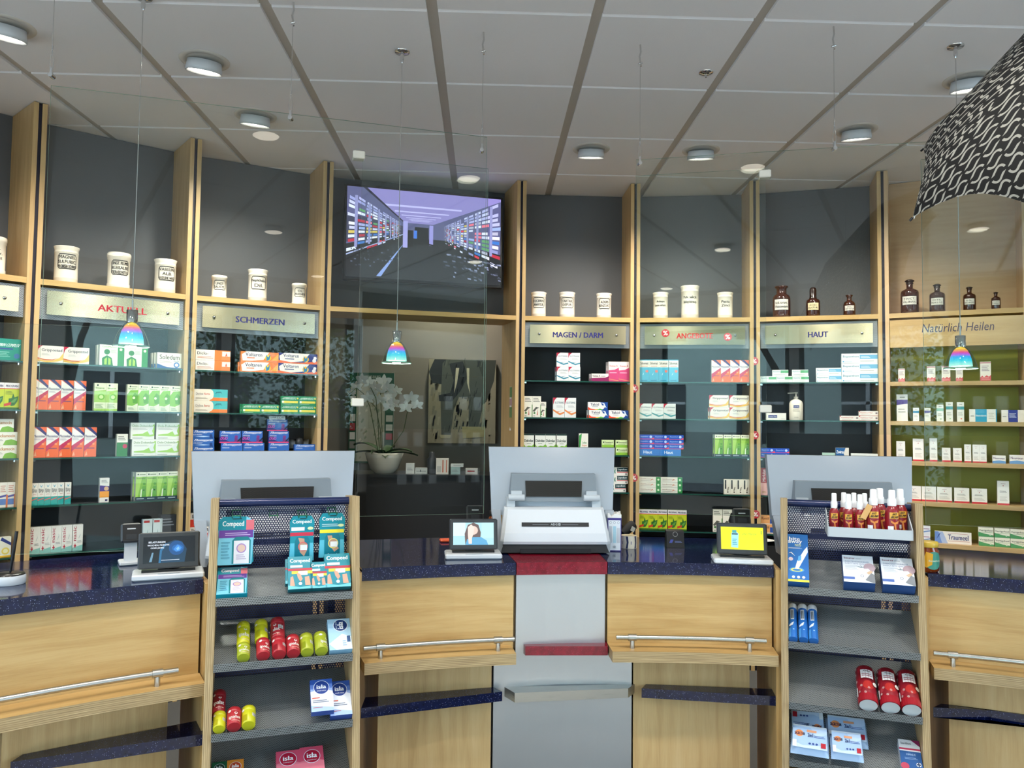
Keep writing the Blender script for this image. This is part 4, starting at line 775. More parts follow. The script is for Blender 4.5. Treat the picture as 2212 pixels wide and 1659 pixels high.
def a_san(a): a.r(0, 0, 1, 1, '#e5a468'); a.r(.55, .1, 1, .7, '#2f4f9a'); a.t('Kaestil', .05, .55, .5, .85, '#4a3a34', .01); a.r(0, 0, 1, .1, '#e8d8c0')
def a_asc(a): a.r(0, 0, 1, 1, '#178a78'); a.t('ASPIRIN COMPLEX', .05, .64, .95, .78, '#e0ece8', .02, .1); a.r(0, .5, .7, .57, '#2f4a8a'); a.c(.85, .22, .11, '#3a6a9a'); a.l(.05, .15, .6, .42, 4, '#88c8b8')
def a_umc(a): a.r(0, 0, 1, 1, '#e9e6da'); a.t('Umckamocin', .05, .6, .9, .85, '#b87a2a', .02); a.pl([(.4, 0), (.5, .35), (.75, .45), (1, .3), (1, 0)], '#7ab03a'); a.l(.05, .3, .4, .5, 2, '#a8a8a0')
def a_tem(a): a.r(0, 0, 1, 1, '#e8e2d8'); a.l(.15, .6, .85, .9, 4, '#c88a7a'); a.pl([(0, .38), (1, .44), (1, .52), (0, .46)], '#4a4a9a'); a.r(.1, .1, .9, .34, '#5a7ab8'); a.r(0, 0, .1, .5, '#e87a40'); a.r(.9, 0, 1, .5, '#e87a40')
def a_redb(a): a.r(0, 0, 1, 1, '#9c1f2c'); a.l(.2, .5, .8, .8, 2, '#d8a0a0')
def a_wby(a): a.r(0, 0, 1, 1, '#e8e4d4'); a.pl([(.3, 1), (1, .7), (1, .55), (.2, .85)], '#2a3a80'); a.c(.6, .3, .3, '#e4cc60'); a.c(.6, .3, .18, '#f0e8b8'); a.r(0, 0, 1, .08, '#e0b838')
WEL = dict()
def a_tin(a): a.r(0, 0, 1, 1, '#e6dfd4'); a.r(0, .92, 1, .96, '#b84a5a'); a.l(.15, .5, .85, .82, 4, '#9a8a98'); a.pl([(0, .02), (0, .2), (.2, .28), (.35, .2), (.6, .3), (.8, .22), (1, .32), (1, .02)], '#cf5a5e'); a.l(.1, .06, .9, .2, 2, '#e8b0ac')
def a_tall(c, c2='#cfcfc8'):
    return lambda a: (a.r(0, 0, 1, 1, '#e8e6e0'), a.r(0, .62, 1, .78, c) if c != '#4a3080' else a.pl([(0, .6), (1, .55+.1), (1, .8), (0, .8)], c), a.l(.15, .3, .8, .5, 2, '#a8a8a0'), a.l(.3, .86, .75, .93, 1, '#8a8a84'), a.c(.6, .15, .12, c2))
def a_nc(a): a.r(0, 0, 1, 1, '#e9e7e1'); a.r(0, .0, .0001, 1, '#e9e7e1'); a.r(.22, 0, .64, 1, '#2a9ac0'); a.t('Neurodoron', .24, .42, .62, .58, '#e8f4f8', .01); a.l(.7, .2, .92, .75, 4, '#b8b8b0'); a.l(.05, .38, .18, .55, 1, '#9a9a94'); a.r(.965, 0, 1, 1, '#2a9ac0')
def a_ndb(a): a.r(0, 0, 1, 1, '#e9e2da'); a.r(.3, 0, .72, 1, '#26308c'); a.l(.34, .35, .66, .75, 4, '#cfd4f0'); a.l(.05, .38, .22, .55, 1, '#9a9a94')
def a_hau(a): a.r(0, 0, 1, 1, '#ebe9e3'); a.r(0, 0, 1, .07, '#c32c38'); a.l(.3, .86, .7, .91, 1, '#b8a0a0'); a.c(.5, .80, .05, '#b85a60', 8); a.l(.2, .5, .8, .6, 2, '#8a8a88'); a.l(.2, .16, .85, .36, 4, '#c4c2bc')
def a_haus(a): a.r(0, 0, 1, 1, '#ebe9e3'); a.r(0, 0, 1, .11, '#c32c38'); a.l(.35, .82, .65, .88, 1, '#b8a0a0'); a.c(.5, .74, .035, '#b85a60', 8); a.l(.2, .5, .75, .62, 2, '#8a8a88'); a.l(.15, .2, .85, .42, 3, '#c4c2bc')
def a_neu(a): a.r(0, 0, 1, 1, '#e8e6e2'); a.pl([(0, 0), (0, .28), (.5, .38), (1, .28), (1, 0)], '#6a9ad0'); a.t('Neurexan', .08, .52, .92, .8, '#5a3a60', .015)
def a_tra(a): a.r(0, 0, 1, 1, '#ebe9e2'); a.pl([(0, 0), (0, 1), (.22, 1), (.36, 0)], '#a8bce0'); a.pl([(0, 0), (0, 1), (.1, 1), (.2, 0)], '#6f92d4'); a.pl([(.05, .35), (.12, .8), (.16, .85), (.1, .55)], '#20408a'); a.t('Traumeel', .36, .34, .92, .78, '#2a3a78', .015); a.r(.36, .22, .95, .245, '#c05a50'); a.r(.36, .86, .9, .88, '#c05a50')
def a_ver(a): a.r(0, 0, 1, 1, '#e9ead8'); a.pl([(0, 0), (0, .5), (.5, .3), (1, .2), (1, 0)], '#4f9a62'); a.t('Vertigoheel', .05, .54, .95, .78, '#2f4a36', .015); a.r(.2, .46, .98, .49, '#5a9a62'); a.c(.78, .26, .07, '#cfe0c8', 12)
def a_trl(a): a.r(0, 0, 1, 1, '#e4e8ee'); a.pl([(0, .3), (1, .5), (1, .35), (0, .1)], '#7a9ac8'); a.l(.15, .55, .9, .75, 1, '#8a5a80')
# ---- bay 0 (cut by the frame)
P = Prod('teal tablet carton', 0, -12, 47, 738, 785, .04, '#148070', a_asc); put(P, 0, 1, [-12])
P = Prod('yellow-green ivy carton', 0, 13.5, 46, 829, 886, .05, '#7a8a1a', a_pros); put(P, 0, 2, [-20, 13.5])
P = Prod('white carton with green leaf', 0, -12, 40, 935, 963, .03, '#d8d8c8', a_umc)
put(P, 0, 3, [-12], 0, 3); put(P, 0, 3, [-13], 1, 3); put(P, 0, 3, [-22], 2, 3)
P = Prod('slim white and orange carton', 0, 20.5, 38, 1047, 1100, .03, '#e0d8cc', a_tem); put(P, 0, 4, [-14, 3, 20.5])
P = Prod('dark red carton', 0, -12, 25, 1146, 1180, .05, '#7a1420', a_redb); put(P, 0, 5, [-12], off=.15)
P = Prod('white blue and yellow carton', 0, -6, 24, 1170, 1213, .03, '#e8e4d4', a_wby); put(P, 0, 5, [-6], off=.03)
# ---- bay 1 AKTUELL
P = Prod('white and yellow cold capsules carton', 1, 136, 192, 753, 789, .03, '#e4ded2', a_grip); put(P, 1, 1, [79, 136])
P = Prod('green and white lung carton', 1, 214.6, 268, 748, 793, .035, '#d8d8cc', a_gelo); put(P, 1, 1, [214.6, 268], back=1)
P = Prod('white and blue capsule carton', 1, 345, 398, 764, 798, .03, '#ded8c8', a_sole); put(P, 1, 1, [345], back=2)
P = Prod('orange and white cough syrup carton', 1, 103, 131, 824, 889, .035, '#d8d0cc', a_muco); put(P, 1, 2, [75, 103, 131, 159]); put(P, 1, 3, [70, 98, 126, 154, 182])
P = Prod('narrow pale green leaf carton', 1, 203, 229, 829, 889, .035, '#d8dcc0', a_sinu_leaf); put(P, 1, 2, [203, 226], words=['front one', 'right one set back'])
P = Prod('green and cream sinus carton', 1, 279, 303, 833, 891, .035, '#dcdec6', a_sinu); put(P, 1, 2, [279, 303, 330, 353, 376])
P = Prod('small green and white flower carton', 1, 252, 276, 940, 988, .03, '#d8d8c8', a_echi); put(P, 1, 3, [252])
P = Prod('white lozenge carton with green swirl', 1, 338, 388, 952, 987, .03, '#d4d6ce', a_dolo); put(P, 1, 3, [285, 338.5], 0, 2); put(P, 1, 3, [282, 337.5], 1, 2)
P = Prod('slim white and teal nasal spray carton', 1, 109, 123.5, 1044, 1091, .03, '#d4d0c8', a_rhin); put(P, 1, 4, [66, 80.5, 95, 109.5, 124, 139.5])
P = Prod('white purple and yellow carton', 1, 215, 236, 1035, 1087, .03, '#dcd8d0', a_solo); put(P, 1, 4, [215])
P = Prod('green bronchial carton with navy foot', 1, 324, 347, 1023, 1083, .035, '#c8c8bc', a_bron); put(P, 1, 4, [301, 324, 347, 370], back=1)
P = Prod('white carton with red writing', 1, 109.7, 133, 1138, 1195, .04, '#dcd8d0', a_nasic); put(P, 1, 5, [63, 86, 109.5, 133, 156.5])
P = Prod('small clear and white vial carton', 1, 308, 329, 1130, 1185, .03, '#ccd8dc', lambda a: (a.r(0, 0, 1, 1, '#cfdde0'), a.r(.1, .86, .7, .95, '#c04a4a'), a.pl([(.4, .3), (.5, .6), (.6, .3)], '#8aa8b0'))); put(P, 1, 5, [308, 330])
P = Prod('dark grey carton', 1, 350, 385, 1124, 1185, .04, '#2a2e33', lambda a: (a.r(0, 0, 1, 1, '#2c3036'), a.l(.15, .6, .85, .9, 3, '#7a8088'))); put(P, 1, 5, [351])
# ---- bay 2 SCHMERZEN
P = Prod('white and orange gel carton', 2, 421.7, 497, 780, 802, .035, '#ddd4c8', a_dic); put(P, 2, 1, [422], 0, 2); put(P, 2, 1, [422.5], 1, 2)
P = Prod('orange and white joint gel carton', 2, 520, 602, 784, 806, .04, '#e08a50', a_volo); put(P, 2, 1, [519], 0, 2, back=1); put(P, 2, 1, [520], 1, 2)
P = Prod('navy orange and white gel carton', 2, 604, 688, 786, 808, .04, '#d8d0c8', a_volb); put(P, 2, 1, [604], 0, 2); put(P, 2, 1, [604], 1, 2)
P = Prod('cream teal and orange carton', 2, 418, 491, 867, 892, .035, '#dccfbe', a_dif); put(P, 2, 2, [418.5], 0, 2); put(P, 2, 2, [419], 1, 2)
P = Prod('flat green and yellow tablet carton', 2, 611, 649.6, 876, 895, .03, '#1a7a4c', a_asp); put(P, 2, 2, [523, 561], back=1); put(P, 2, 2, [611, 650], 0, 2); put(P, 2, 2, [611, 650], 1, 2)
P = Prod('light blue headache tablet carton', 2, 415.7, 462.7, 967, 985, .03, '#254f90', a_thc)
for r_ in range(3): put(P, 2, 3, [416], r_, 3)
P = Prod('blue tension tablet carton', 2, 525, 571, 960, 985, .03, '#1c3a78', a_tht); put(P, 2, 3, [477, 525, 580], group='blue tension tablet cartons'); h_t = P.h
P = Prod('navy and magenta duo tablet carton', 2, 522.5, 568, 932, 957.5, .03, '#2a2a70', a_thd); put(P, 2, 3, [474, 522, 580], z0=ZSH[3]+h_t+.001, words=['left of its row', 'middle of its row', 'right of its row']); put(P, 2, 3, [577], z0=ZSH[3]+h_t+P.h+.002, words=['topmost of the stack'])
hz_ = ZSH[3]+h_t+2*P.h+.003
m = MB(); m.box(-.045, .045, 0, .001, 0, .02, 'print', hx('#dfe3e0')); a = Art(m, .09, .02); a.r(0, 0, 1, 1, '#dfe3e0'); a.t('SARTOR', .06, .4, .94, .88, '#20262a', .01); a.l(.1, .1, .8, .3, 1, '#8a8e90')
u_ = BAY[2].u(600, hz_, .02); m.build('price_card', None, BAY[2].at(u_, .033, hz_-.002), 'small white card reading SARTOR on top of the duo cartons', 'card')
P = Prod('flat dark blue tablet carton', 2, 643, 688, 964, 985, .03, '#1f3f80', a_tht); put(P, 2, 3, [643])
P = Prod('black and navy ibuprofen carton', 2, 400, 434, 1048, 1078, .04, '#15162a', a_ibuf); put(P, 2, 4, [411], 0, 2); put(P, 2, 4, [411], 1, 2)
P = Prod('red and white ibuprofen carton', 2, 410, 462, 1142, 1172, .04, '#d8d0c4', a_ibuh); put(P, 2, 5, [409], 0, 2); put(P, 2, 5, [410], 1, 2)
# elephant figure
b = BAY[2]; u_ = b.u(648, 1.35, .08)
root = thing('elephant_figure', b.at(u_, .10, ZSH[3]), 'small dark grey elephant figure on third shelf of SCHMERZEN bay', 'figurine')
m = MB(); m.lathe([(.0, .095), (.018, .09), (.026, .07), (.024, .05), (.014, .038), (.0, .036)], 'dark_plastic', 16)
m.tube([(0, -.02, .055), (0, -.03, .04), (0, -.03, .02), (0, -.038, .008)], [.010, .008, .006, .005], 'dark_plastic', 8)
for s_ in (-1, 1): m.tube([(s_*.018, .01, .03), (s_*.018, .01, .0)], .009, 'dark_plastic', 8); m.tube([(s_*.018, .045, .04), (s_*.018, .045, .0)], .01, 'dark_plastic', 8)
m.tube([(0, .0, .055), (0, .03, .05), (0, .06, .045)], [.02, .03, .02], 'dark_plastic', 10); m.build('body', root)
for s_ in (-1, 1):
    m = MB(); m.grid([[(s_*(.02+.036*i/3), -.004+.008*i/3, .08+.022*math.sin(k*math.pi/3*1.0+.2)*(1 if k < 2 else .6)-.045*k/3) for k in range(4)] for i in range(4)], 'grey_plastic'); m.build('ear', root)
    m = MB(); m.tube([(s_*.01, -.022, .05), (s_*.015, -.035, .03), (s_*.012, -.042, .02)], [.0035, .003, .001], 'white_plastic', 6); m.build('tusk', root)
# ---- bay 4 MAGEN / DARM
P = Prod('white electrolyte carton with blue wave', 4, 1228, 1253.7, 793.5, 824, .04, '#c8cccc', a_elo('#3f8aa0')); put(P, 4, 1, [1202.5, 1228], 0, 2, back=1); put(P, 4, 1, [1202, 1227.5], 1, 2)
P = Prod('flat white and purple carton', 4, 1277, 1315, 808, 825, .04, '#d0c8c4', a_voml); put(P, 4, 1, [1277.5], back=1)
P = Prod('pink and white nausea carton', 4, 1317, 1339.5, 781.7, 825, .04, '#d8ccc8', a_vom); put(P, 4, 1, [1317, 1339.5], back=1)
P = Prod('tall cream herbal carton', 4, 1147, 1165.6, 856, 901.5, .03, '#e0dccc', a_herb); put(P, 4, 2, [1129, 1147])
P = Prod('short cream herbal carton', 4, 1166, 1179.5, 868, 901.5, .03, '#e0dccc', a_herb); put(P, 4, 2, [1166.5])
P = Prod('white electrolyte carton with orange wave', 4, 1194, 1219, 859, 902, .04, '#d8d4d0', a_elo('#e08a50')); put(P, 4, 2, [1194.5, 1219.5])
P = Prod('white heartburn carton with rainbow corner', 4, 1272, 1315, 886, 903, .04, '#d8d8d4', a_tal); put(P, 4, 2, [1272, 1315], 0, 2, back=1); put(P, 4, 2, [1270], 1, 2)
P = Prod('white and green laxative carton', 4, 1178, 1200.5, 939, 983, .04, '#dcdcd0', a_dul); put(P, 4, 3, [1129, 1155.5, 1178, 1202])
P = Prod('white green and orange enzyme carton', 4, 1250.7, 1270.7, 937, 983, .04, '#dcd8c8', a_lef); put(P, 4, 3, [1250.7])
P = Prod('flat light green carton', 4, 1330, 1356, 968, 984, .04, '#b8c890', a_per); put(P, 4, 3, [1302, 1330], 0, 2); put(P, 4, 3, [1300, 1329.5], 1, 2)
P = Prod('white carton with dark green band', 4, 1323, 1356, 1045.5, 1063, .04, '#d0ccc4', a_lop)
for r_ in range(3): put(P, 4, 4, [1323.5-(4 if r_ == 0 else 0)], r_, 3)
# ---- bay 5 ANGEBOTE
P = Prod('sky blue cough carton', 5, 1423, 1444, 777, 825.5, .04, '#4a9ab8', a_silo); put(P, 5, 1, [1379.5, 1401, 1423, 1444.6])
P = Prod('orange and white cough juice carton', 5, 1579, 1599.5, 777, 825.5, .04, '#e0d8d4', a_muco); put(P, 5, 1, [1537, 1559, 1579.2, 1599.4])
P = Prod('white rehydration carton with teal wave', 5, 1404.7, 1431, 872, 904.5, .04, '#d0d4d4', a_elo('#4a9aa0')); put(P, 5, 2, [1378, 1404.7, 1431.5])
P = Prod('white yellow and red cold carton', 5, 1575, 1617.5, 880, 906, .04, '#dcd4c8', a_grip); put(P, 5, 2, [1533.5, 1575.5], 0, 2, back=1); put(P, 5, 2, [1532, 1575.5], 1, 2)
P = Prod('flat royal blue skin carton', 5, 1406, 1438, 951, 961, .05, '#1f3f98', a_bep12)
P2 = Prod('wide azure skin carton', 5, 1379, 1424, 970, 984, .05, '#2560a8', a_haut)
put(P2, 5, 3, [1379, 1424.5]); 
for r_ in range(3): put(P, 5, 3, [1378, 1408, 1437], r_, 3, z0=ZSH[3]+P2.h+.001, group='flat royal blue skin cartons')
P = Prod('green bronchial drops carton', 5, 1563.8, 1582, 938.5, 986, .04, '#c0c4b0', a_bron); put(P, 5, 3, [1543.7, 1562.7, 1581.6, 1600.4], back=1)
P = Prod('long white lozenge carton', 5, 1426, 1473, 1053, 1064, .04, '#d4d0c4', a_gelr)
for r_ in range(3): put(P, 5, 4, [1378.5-(3 if r_ else 0), 1426.5-(2 if r_ else 0)], r_, 3)
P = Prod('cream and black herbal carton', 5, 1592, 1606, 1033, 1065, .04, '#d8d0bc', a_vert4); put(P, 5, 4, [1564, 1578, 1592, 1606])
P = Prod('yellow-green cough syrup carton', 5, 1400, 1420.5, 1100, 1144, .05, '#6a7a1c', a_pros); put(P, 5, 5, [1378.5, 1400, 1421, 1442.5, 1462])
P = Prod('tall cream botanical carton', 5, 1540, 1560.5, 1101, 1149, .04, '#dcd6c6', a_herb); put(P, 5, 5, [1540, 1561])
# ---- bay 6 HAUT
P = Prod('small white and green ointment carton', 6, 1673.7, 1709, 813, 826.5, .03, '#d0dad4', a_bepg); put(P, 6, 1, [1640, 1675, 1711], 0, 2); put(P, 6, 1, [1668, 1710.5], 1, 2)
P = Prod('thin white and blue ointment carton', 6, 1763, 1818, 811, 826.5, .04, '#d8d8d0', a_bep); put(P, 6, 1, [1763], 0, 2); put(P, 6, 1, [1762.5], 1, 2)
P = Prod('large white and blue ointment carton', 6, 1818.5, 1897, 806, 826.5, .05, '#d4dcd8', a_bep)
for r_ in range(3): put(P, 6, 1, [1819], r_, 3, jit=.012)
P = Prod('long white cream carton with navy label', 6, 1654, 1698.5, 893, 908, .04, '#dcdad0', a_lin); put(P, 6, 2, [1640, 1655] if False else [1654]);
P = Prod('flat white and red gel carton', 6, 1856, 1898, 899, 909.5, .04, '#dcd4cc', a_kam); put(P, 6, 2, [1814, 1856.5], 0, 2); put(P, 6, 2, [1856], 1, 2)
P = Prod('small royal blue ointment carton', 6, 1670, 1701.5, 978, 988, .04, '#1f3f98', a_bep12); put(P, 6, 3, [1641, 1671], 0, 2); put(P, 6, 3, [1641, 1671], 1, 2)
P = Prod('small blue and white lip cream carton', 6, 1805, 1834, 964.5, 989, .03, '#d0ccc0', a_zov); put(P, 6, 3, [1805])
P = Prod('flat pale green strip carton', 6, 1775, 1803, 976, 989, .04, '#a8c8b8', lambda a: a.l(.1, .3, .9, .7, 1, '#5f9a90')); put(P, 6, 3, [1776]); 
P = Prod('flat white strip carton', 6, 1837, 1896, 976, 989, .04, '#dfe2dc', lambda a: a.l(.1, .3, .9, .7, 1, '#8aa8a0')); put(P, 6, 3, [1838])
P = Prod('tall pink and dark red ointment carton', 6, 1641, 1656, 1010.6, 1069, .04, '#c8b0ac', a_mir); put(P, 6, 4, [1641])
P = Prod('orange and blue plaster carton', 6, 1640, 1676, 1133, 1152, .05, '#e0a870', a_san); put(P, 6, 5, [1641], 0, 2); put(P, 6, 5, [1641], 1, 2)
# lotion pump bottle
b = BAY[6]; Pc = Prod('x', 6, 1704, 1735, 862, 908, .03, '#ffffff', lambda a: 0); R_ = Pc.w/2; h_ = Pc.h
root = thing('pump_bottle', b.at(b.u(1719.5, 1.6, .08), .035+R_, ZSH[2]+.0005), 'white lotion pump bottle with navy label on second shelf of HAUT bay', 'bottle')
m = MB(); m.lathe([(R_*.96, 0), (R_, .005), (R_, h_*.78), (R_*.85, h_*.9), (R_*.4, h_*.99), (R_*.3, h_)], 'print', 28, hx('#e6dfcf')); a = Art(m, R_*1.2, h_, R=R_+.0004, eps=.0003); a.r(.15, .56, .85, .7, '#2a3a7a'); a.t('Linola', .22, .6, .78, .66, '#e8e8f0', .01); a.l(.1, .4, .9, .52, 2, '#b0a898'); a.l(.25, .1, .75, .16, 2, '#b0a898'); m.build('body', root)
m = MB(); m.lathe([(R_*.34, h_), (R_*.34, h_+.014), (R_*.12, h_+.016), (R_*.12, h_+.034), (R_*.3, h_+.035), (R_*.3, h_+.043), (0, h_+.044)], 'ceramic', 18); m.tube([(0, 0, h_+.039), (-R_*1.2, -.004, h_+.036)], .004, 'ceramic', 8); m.build('pump', root)
# ---- bay 7 natural remedies
P = Prod('slim white tin with red pattern', 7, 1940, 1955, 790, 819, .03, '#d8cfc4', a_tin, 'tin', 'tin'); put(P, 7, 1, [1940, 2064.5], off=.05, words=['leftmost tin', 'third of the small ones'])
P = Prod('medium white tin with red pattern', 7, 2002, 2021, 784, 817.5, .03, '#d8cfc4', a_tin, 'tin', 'tin'); put(P, 7, 1, [2002, 2034], off=.05)
P = Prod('large white tin with red pattern', 7, 2116, 2140, 774, 816, .04, '#d8cfc4', a_tin, 'tin', 'tin'); put(P, 7, 1, [2117], off=.05)
P = Prod('tall white and purple remedy carton', 7, 1936.5, 1961, 846, 904, .04, '#dcdad4', a_tall('#4a3080', '#e8e6e0')); put(P, 7, 2, [1936.5], off=.05)
P = Prod('small white and blue drops carton', 7, 1972, 1985.5, 876, 905, .03, '#dcdad4', a_tall('#3a88b0')); put(P, 7, 2, [1972], off=.05)
P = Prod('small white and purple drops carton', 7, 1997, 2010.5, 876, 905, .03, '#dcdad4', a_tall('#4a3080', '#e8e6e0')); put(P, 7, 2, [1997], off=.05)
P = Prod('white carton with pale green band', 7, 2023, 2038.5, 869, 905.5, .03, '#dcdad4', a_tall('#8ab8a0', '#a8c8b0')); put(P, 7, 2, [2023], off=.05)
P = Prod('tall white carton with teal band', 7, 2043, 2058.7, 864, 906, .03, '#dcdad4', a_tall('#4a9aa0', '#a0c8a0')); put(P, 7, 2, [2043], off=.05)
P = Prod('tall white carton with teal band and red dot', 7, 2067, 2083, 864, 906, .03, '#dcdad4', a_tall('#4a9aa0', '#e07a6a')); put(P, 7, 2, [2067], off=.05)
P = Prod('lying white carton with sky blue middle', 7, 2093.5, 2153.7, 879, 906.5, .03, '#dcdad4', a_nc); put(P, 7, 2, [2093.5], off=.05)
P = Prod('lying white carton with royal blue middle', 7, 2162, 2212, 881, 907, .03, '#dcdad4', a_ndb); put(P, 7, 2, [2163], off=.05)
def hb(desc, xl, xr, yt, yb, fn, lvl, d=.04): put(Prod(desc, 7, xl, xr, yt, yb, d, '#dedcd4', fn), 7, lvl, [xl], off=.05)
hb('white skincare carton beside the grey monitor', 1936, 1955.5, 950, 992, a_hau, 3); hb('largest tall white skincare carton', 1971.6, 1995.7, 943.7, 992, a_hau, 3); hb('second tall white skincare carton', 2007.8, 2025, 943, 993, a_hau, 3)
put(Prod('short white skincare carton', 7, 2034.6, 2053.6, 963.7, 994, .04, '#dedcd4', a_haus), 7, 3, [2034.6, 2058.7], off=.05)
put(Prod('slim white skincare carton', 7, 2082.8, 2098.3, 957, 996, .03, '#dedcd4', a_hau), 7, 3, [2082.8, 2100.6, 2115.6], off=.05)
put(Prod('small white and blue calming carton', 7, 2143.6, 2173, 982, 999, .03, '#dedcd8', a_neu), 7, 3, [2143.6], off=.05); put(Prod('wider white and blue calming carton', 7, 2180, 2213, 980.5, 999.5, .03, '#dedcd8', a_neu), 7, 3, [2180.5], off=.05)
put(Prod('square white skincare carton with red foot', 7, 2024, 2056.7, 1051, 1083, .05, '#dedcd4', a_haus), 7, 4, [1958, 1990.5, 2024, 2061, 2099], off=.05); hb('tall white skincare carton with red foot', 2154, 2180.5, 1040, 1092, a_hau, 4)
put(Prod('long white carton with blue bird end', 7, 2019, 2099, 1151, 1176, .03, '#e4e2da', a_tra), 7, 5, [2019], off=.04)
P = Prod('green and cream dizziness carton', 7, 2148, 2182, 1163, 1183, .04, '#dcdccc', a_ver); put(P, 7, 5, [2114, 2148.4, 2182.6], 0, 2, off=.04); put(P, 7, 5, [2113, 2147.6, 2182], 1, 2, off=.04)
P = Prod('small white and blue carton beside the stand', 7, 1991, 2010, 1152, 1169, .04, '#dadfe6', a_trl); put(P, 7, 5, [1991], 0, 2, off=.04); put(P, 7, 5, [1991], 1, 2, off=.04)
# ---------------------------------------------------------------- white apothecary jars and brown bottles on the wooden shelves
def jar(bay, xl, xr, yt, yb, style, lines, lab, framed=1, off=None):
    b = BAY[bay]; xm = (xl+xr)/2; _, z1 = b.hit(xm, yt, .07); _, z0 = b.hit(xm, yb, .07); zz = (z0+z1)/2
    D_ = b.u(xr, zz, .08)-b.u(xl, zz, .08); R_ = D_/2; h = z1-ZW
    root = thing('apothecary_jar', b.at((b.u(xl, zz, .08)+b.u(xr, zz, .08))/2, max(.03+R_, .08) if off is None else off, ZW+.0005), lab, 'jar', 'white apothecary jars')
    rb = R_*.92
    m = MB()
    if style == 'flare': pr_ = [(rb*.97, 0), (rb, .003), (rb, h*.12), (rb*1.012, h*.13), (rb, h*.14), (rb*.985, h*.5), (rb, h*.82), (rb*1.03, h*.83), (rb, h*.845), (rb, h*.90), (R_*1.0, h*.975), (R_, h*.99), (R_*.95, h), (rb*.86, h*.985), (rb*.86, h*.95)]
    else: pr_ = [(rb, 0), (rb*1.04, .004), (rb*1.04, h*.13), (rb, h*.14), (rb, h*.80), (rb*1.05, h*.81), (rb*1.05, h*.87), (R_, h*.88), (R_, h*.97), (R_*.95, h), (0, h)]
    m.lathe(pr_, 'ceramic', 36, capt=False); jb = m.build('body', root)
    if style == 'flare': m = MB(); m.lathe([(rb*.86, h*.95), (0, h*.955)], 'ceramic', 30, capt=False); m.build('lid', root)
    m = MB(); a = Art(m, R_*1.55, h*.42, R=rb*1.003, eps=.0003, z=h*.36)
    ink = '#2c2a2a'
    if framed:
        w_ = .045; t_ = .06
        for (x0, y0, x1, y1) in ((.1, 0, .9, t_), (.1, 1-t_, .9, 1), (0, .15, w_, .85), (1-w_, .15, 1, .85)): a.k = 1; a.r(x0, y0, x1, y1, ink)
        for sx, sy in ((0, 0), (1, 0), (0, 1), (1, 1)):
            f = lambda x, y: (x if not sx else 1-x, y if not sy else 1-y)
            q = [f(.1, 0), f(.1, t_*1.2), f(w_, .16), f(0, .15)]
            a.k = 1; a.pl(q if sx == sy else q[::-1], ink)
    n = len(lines)
    for i, s_ in enumerate(lines):
        hh = .24 if n > 2 else .28; y = .5+(n/2-i-1)*(hh+.06)+.03; wd_ = min(.46, .05*len(s_)+.07)
        if not framed: wd_ = min(.48, .055*len(s_)+.06); 
        a.t(s_, .5-wd_, y, .5+wd_, y+hh*.85, ink, .02)
    m.build('label', root, Matrix.Rotation(math.radians(-4), 4, 'Z'))
    return root
jar(0, -40, 14, 512, 592, 'lid', ['Gt.', 'Pulv.', 'Kunst'], 'white apothecary jar cut off by the left edge', 0)
jar(1, 115, 172, 533, 606, 'flare', ['MAGNES.', 'SULFURIC.', 'MAGNESIA SCHWEF.'], 'tall white jar labelled MAGNES. SULFURIC. above the AKTUELL sign')
jar(1, 231, 283, 547, 620, 'lid', ['UNGT. PLUMB.', 'BLEISALBE', 'TIERHEILMITTEL'], 'white lidded jar labelled UNGT. PLUMB. above the AKTUELL sign')
jar(1, 333, 382, 561, 631, 'flare', ['VASELIN.', 'ALB.', 'VASELINE WEISS'], 'white flared jar labelled VASELIN. ALB. above the AKTUELL sign')
jar(2, 456, 491, 596, 641, 'lid', ['UNGT.', 'SALICYL.'], 'small white lidded jar labelled UNGT. above the SCHMERZEN sign')
jar(2, 535, 579, 583, 646, 'flare', ['Naphthalin.', 'Dil.'], 'tall white jar labelled Naphthalin in the middle above SCHMERZEN')
jar(2, 630, 662, 613, 654, 'lid', ['OL.', 'ARACHIDIS'], 'smallest white lidded jar, right above the SCHMERZEN sign')
jar(4, 1146.7, 1180.5, 632, 683.5, 'flare', ['EUCERIN.', 'ANHYDR.'], 'white jar labelled EUCERIN above the MAGEN DARM sign')
jar(4, 1207, 1243, 632, 684, 'flare', ['TARTAR.', 'DEPUR.'], 'white jar labelled TARTAR. DEPUR. above the MAGEN DARM sign')
jar(4, 1287.5, 1321.5, 634.5, 685, 'flare', ['ADEPS', 'BENZOAT.'], 'white jar labelled ADEPS above the MAGEN DARM sign')
jar(5, 1409.7, 1444.4, 632.5, 685, 'flare', ['Adeps', 'Lanae anhydr.'], 'white jar lettered Adeps Lanae above the ANGEBOTE sign', 0)
jar(5, 1470, 1511.5, 617.7, 685, 'flare', ['Pulv. salicyl.', 'Salizylstreup.'], 'tallest white jar lettered Pulv. salicyl. above ANGEBOTE', 0)
jar(5, 1548.6, 1584, 632.5, 684, 'flare', ['Pasta', 'Zinci'], 'white jar lettered Pasta Zinci above the ANGEBOTE sign', 0)
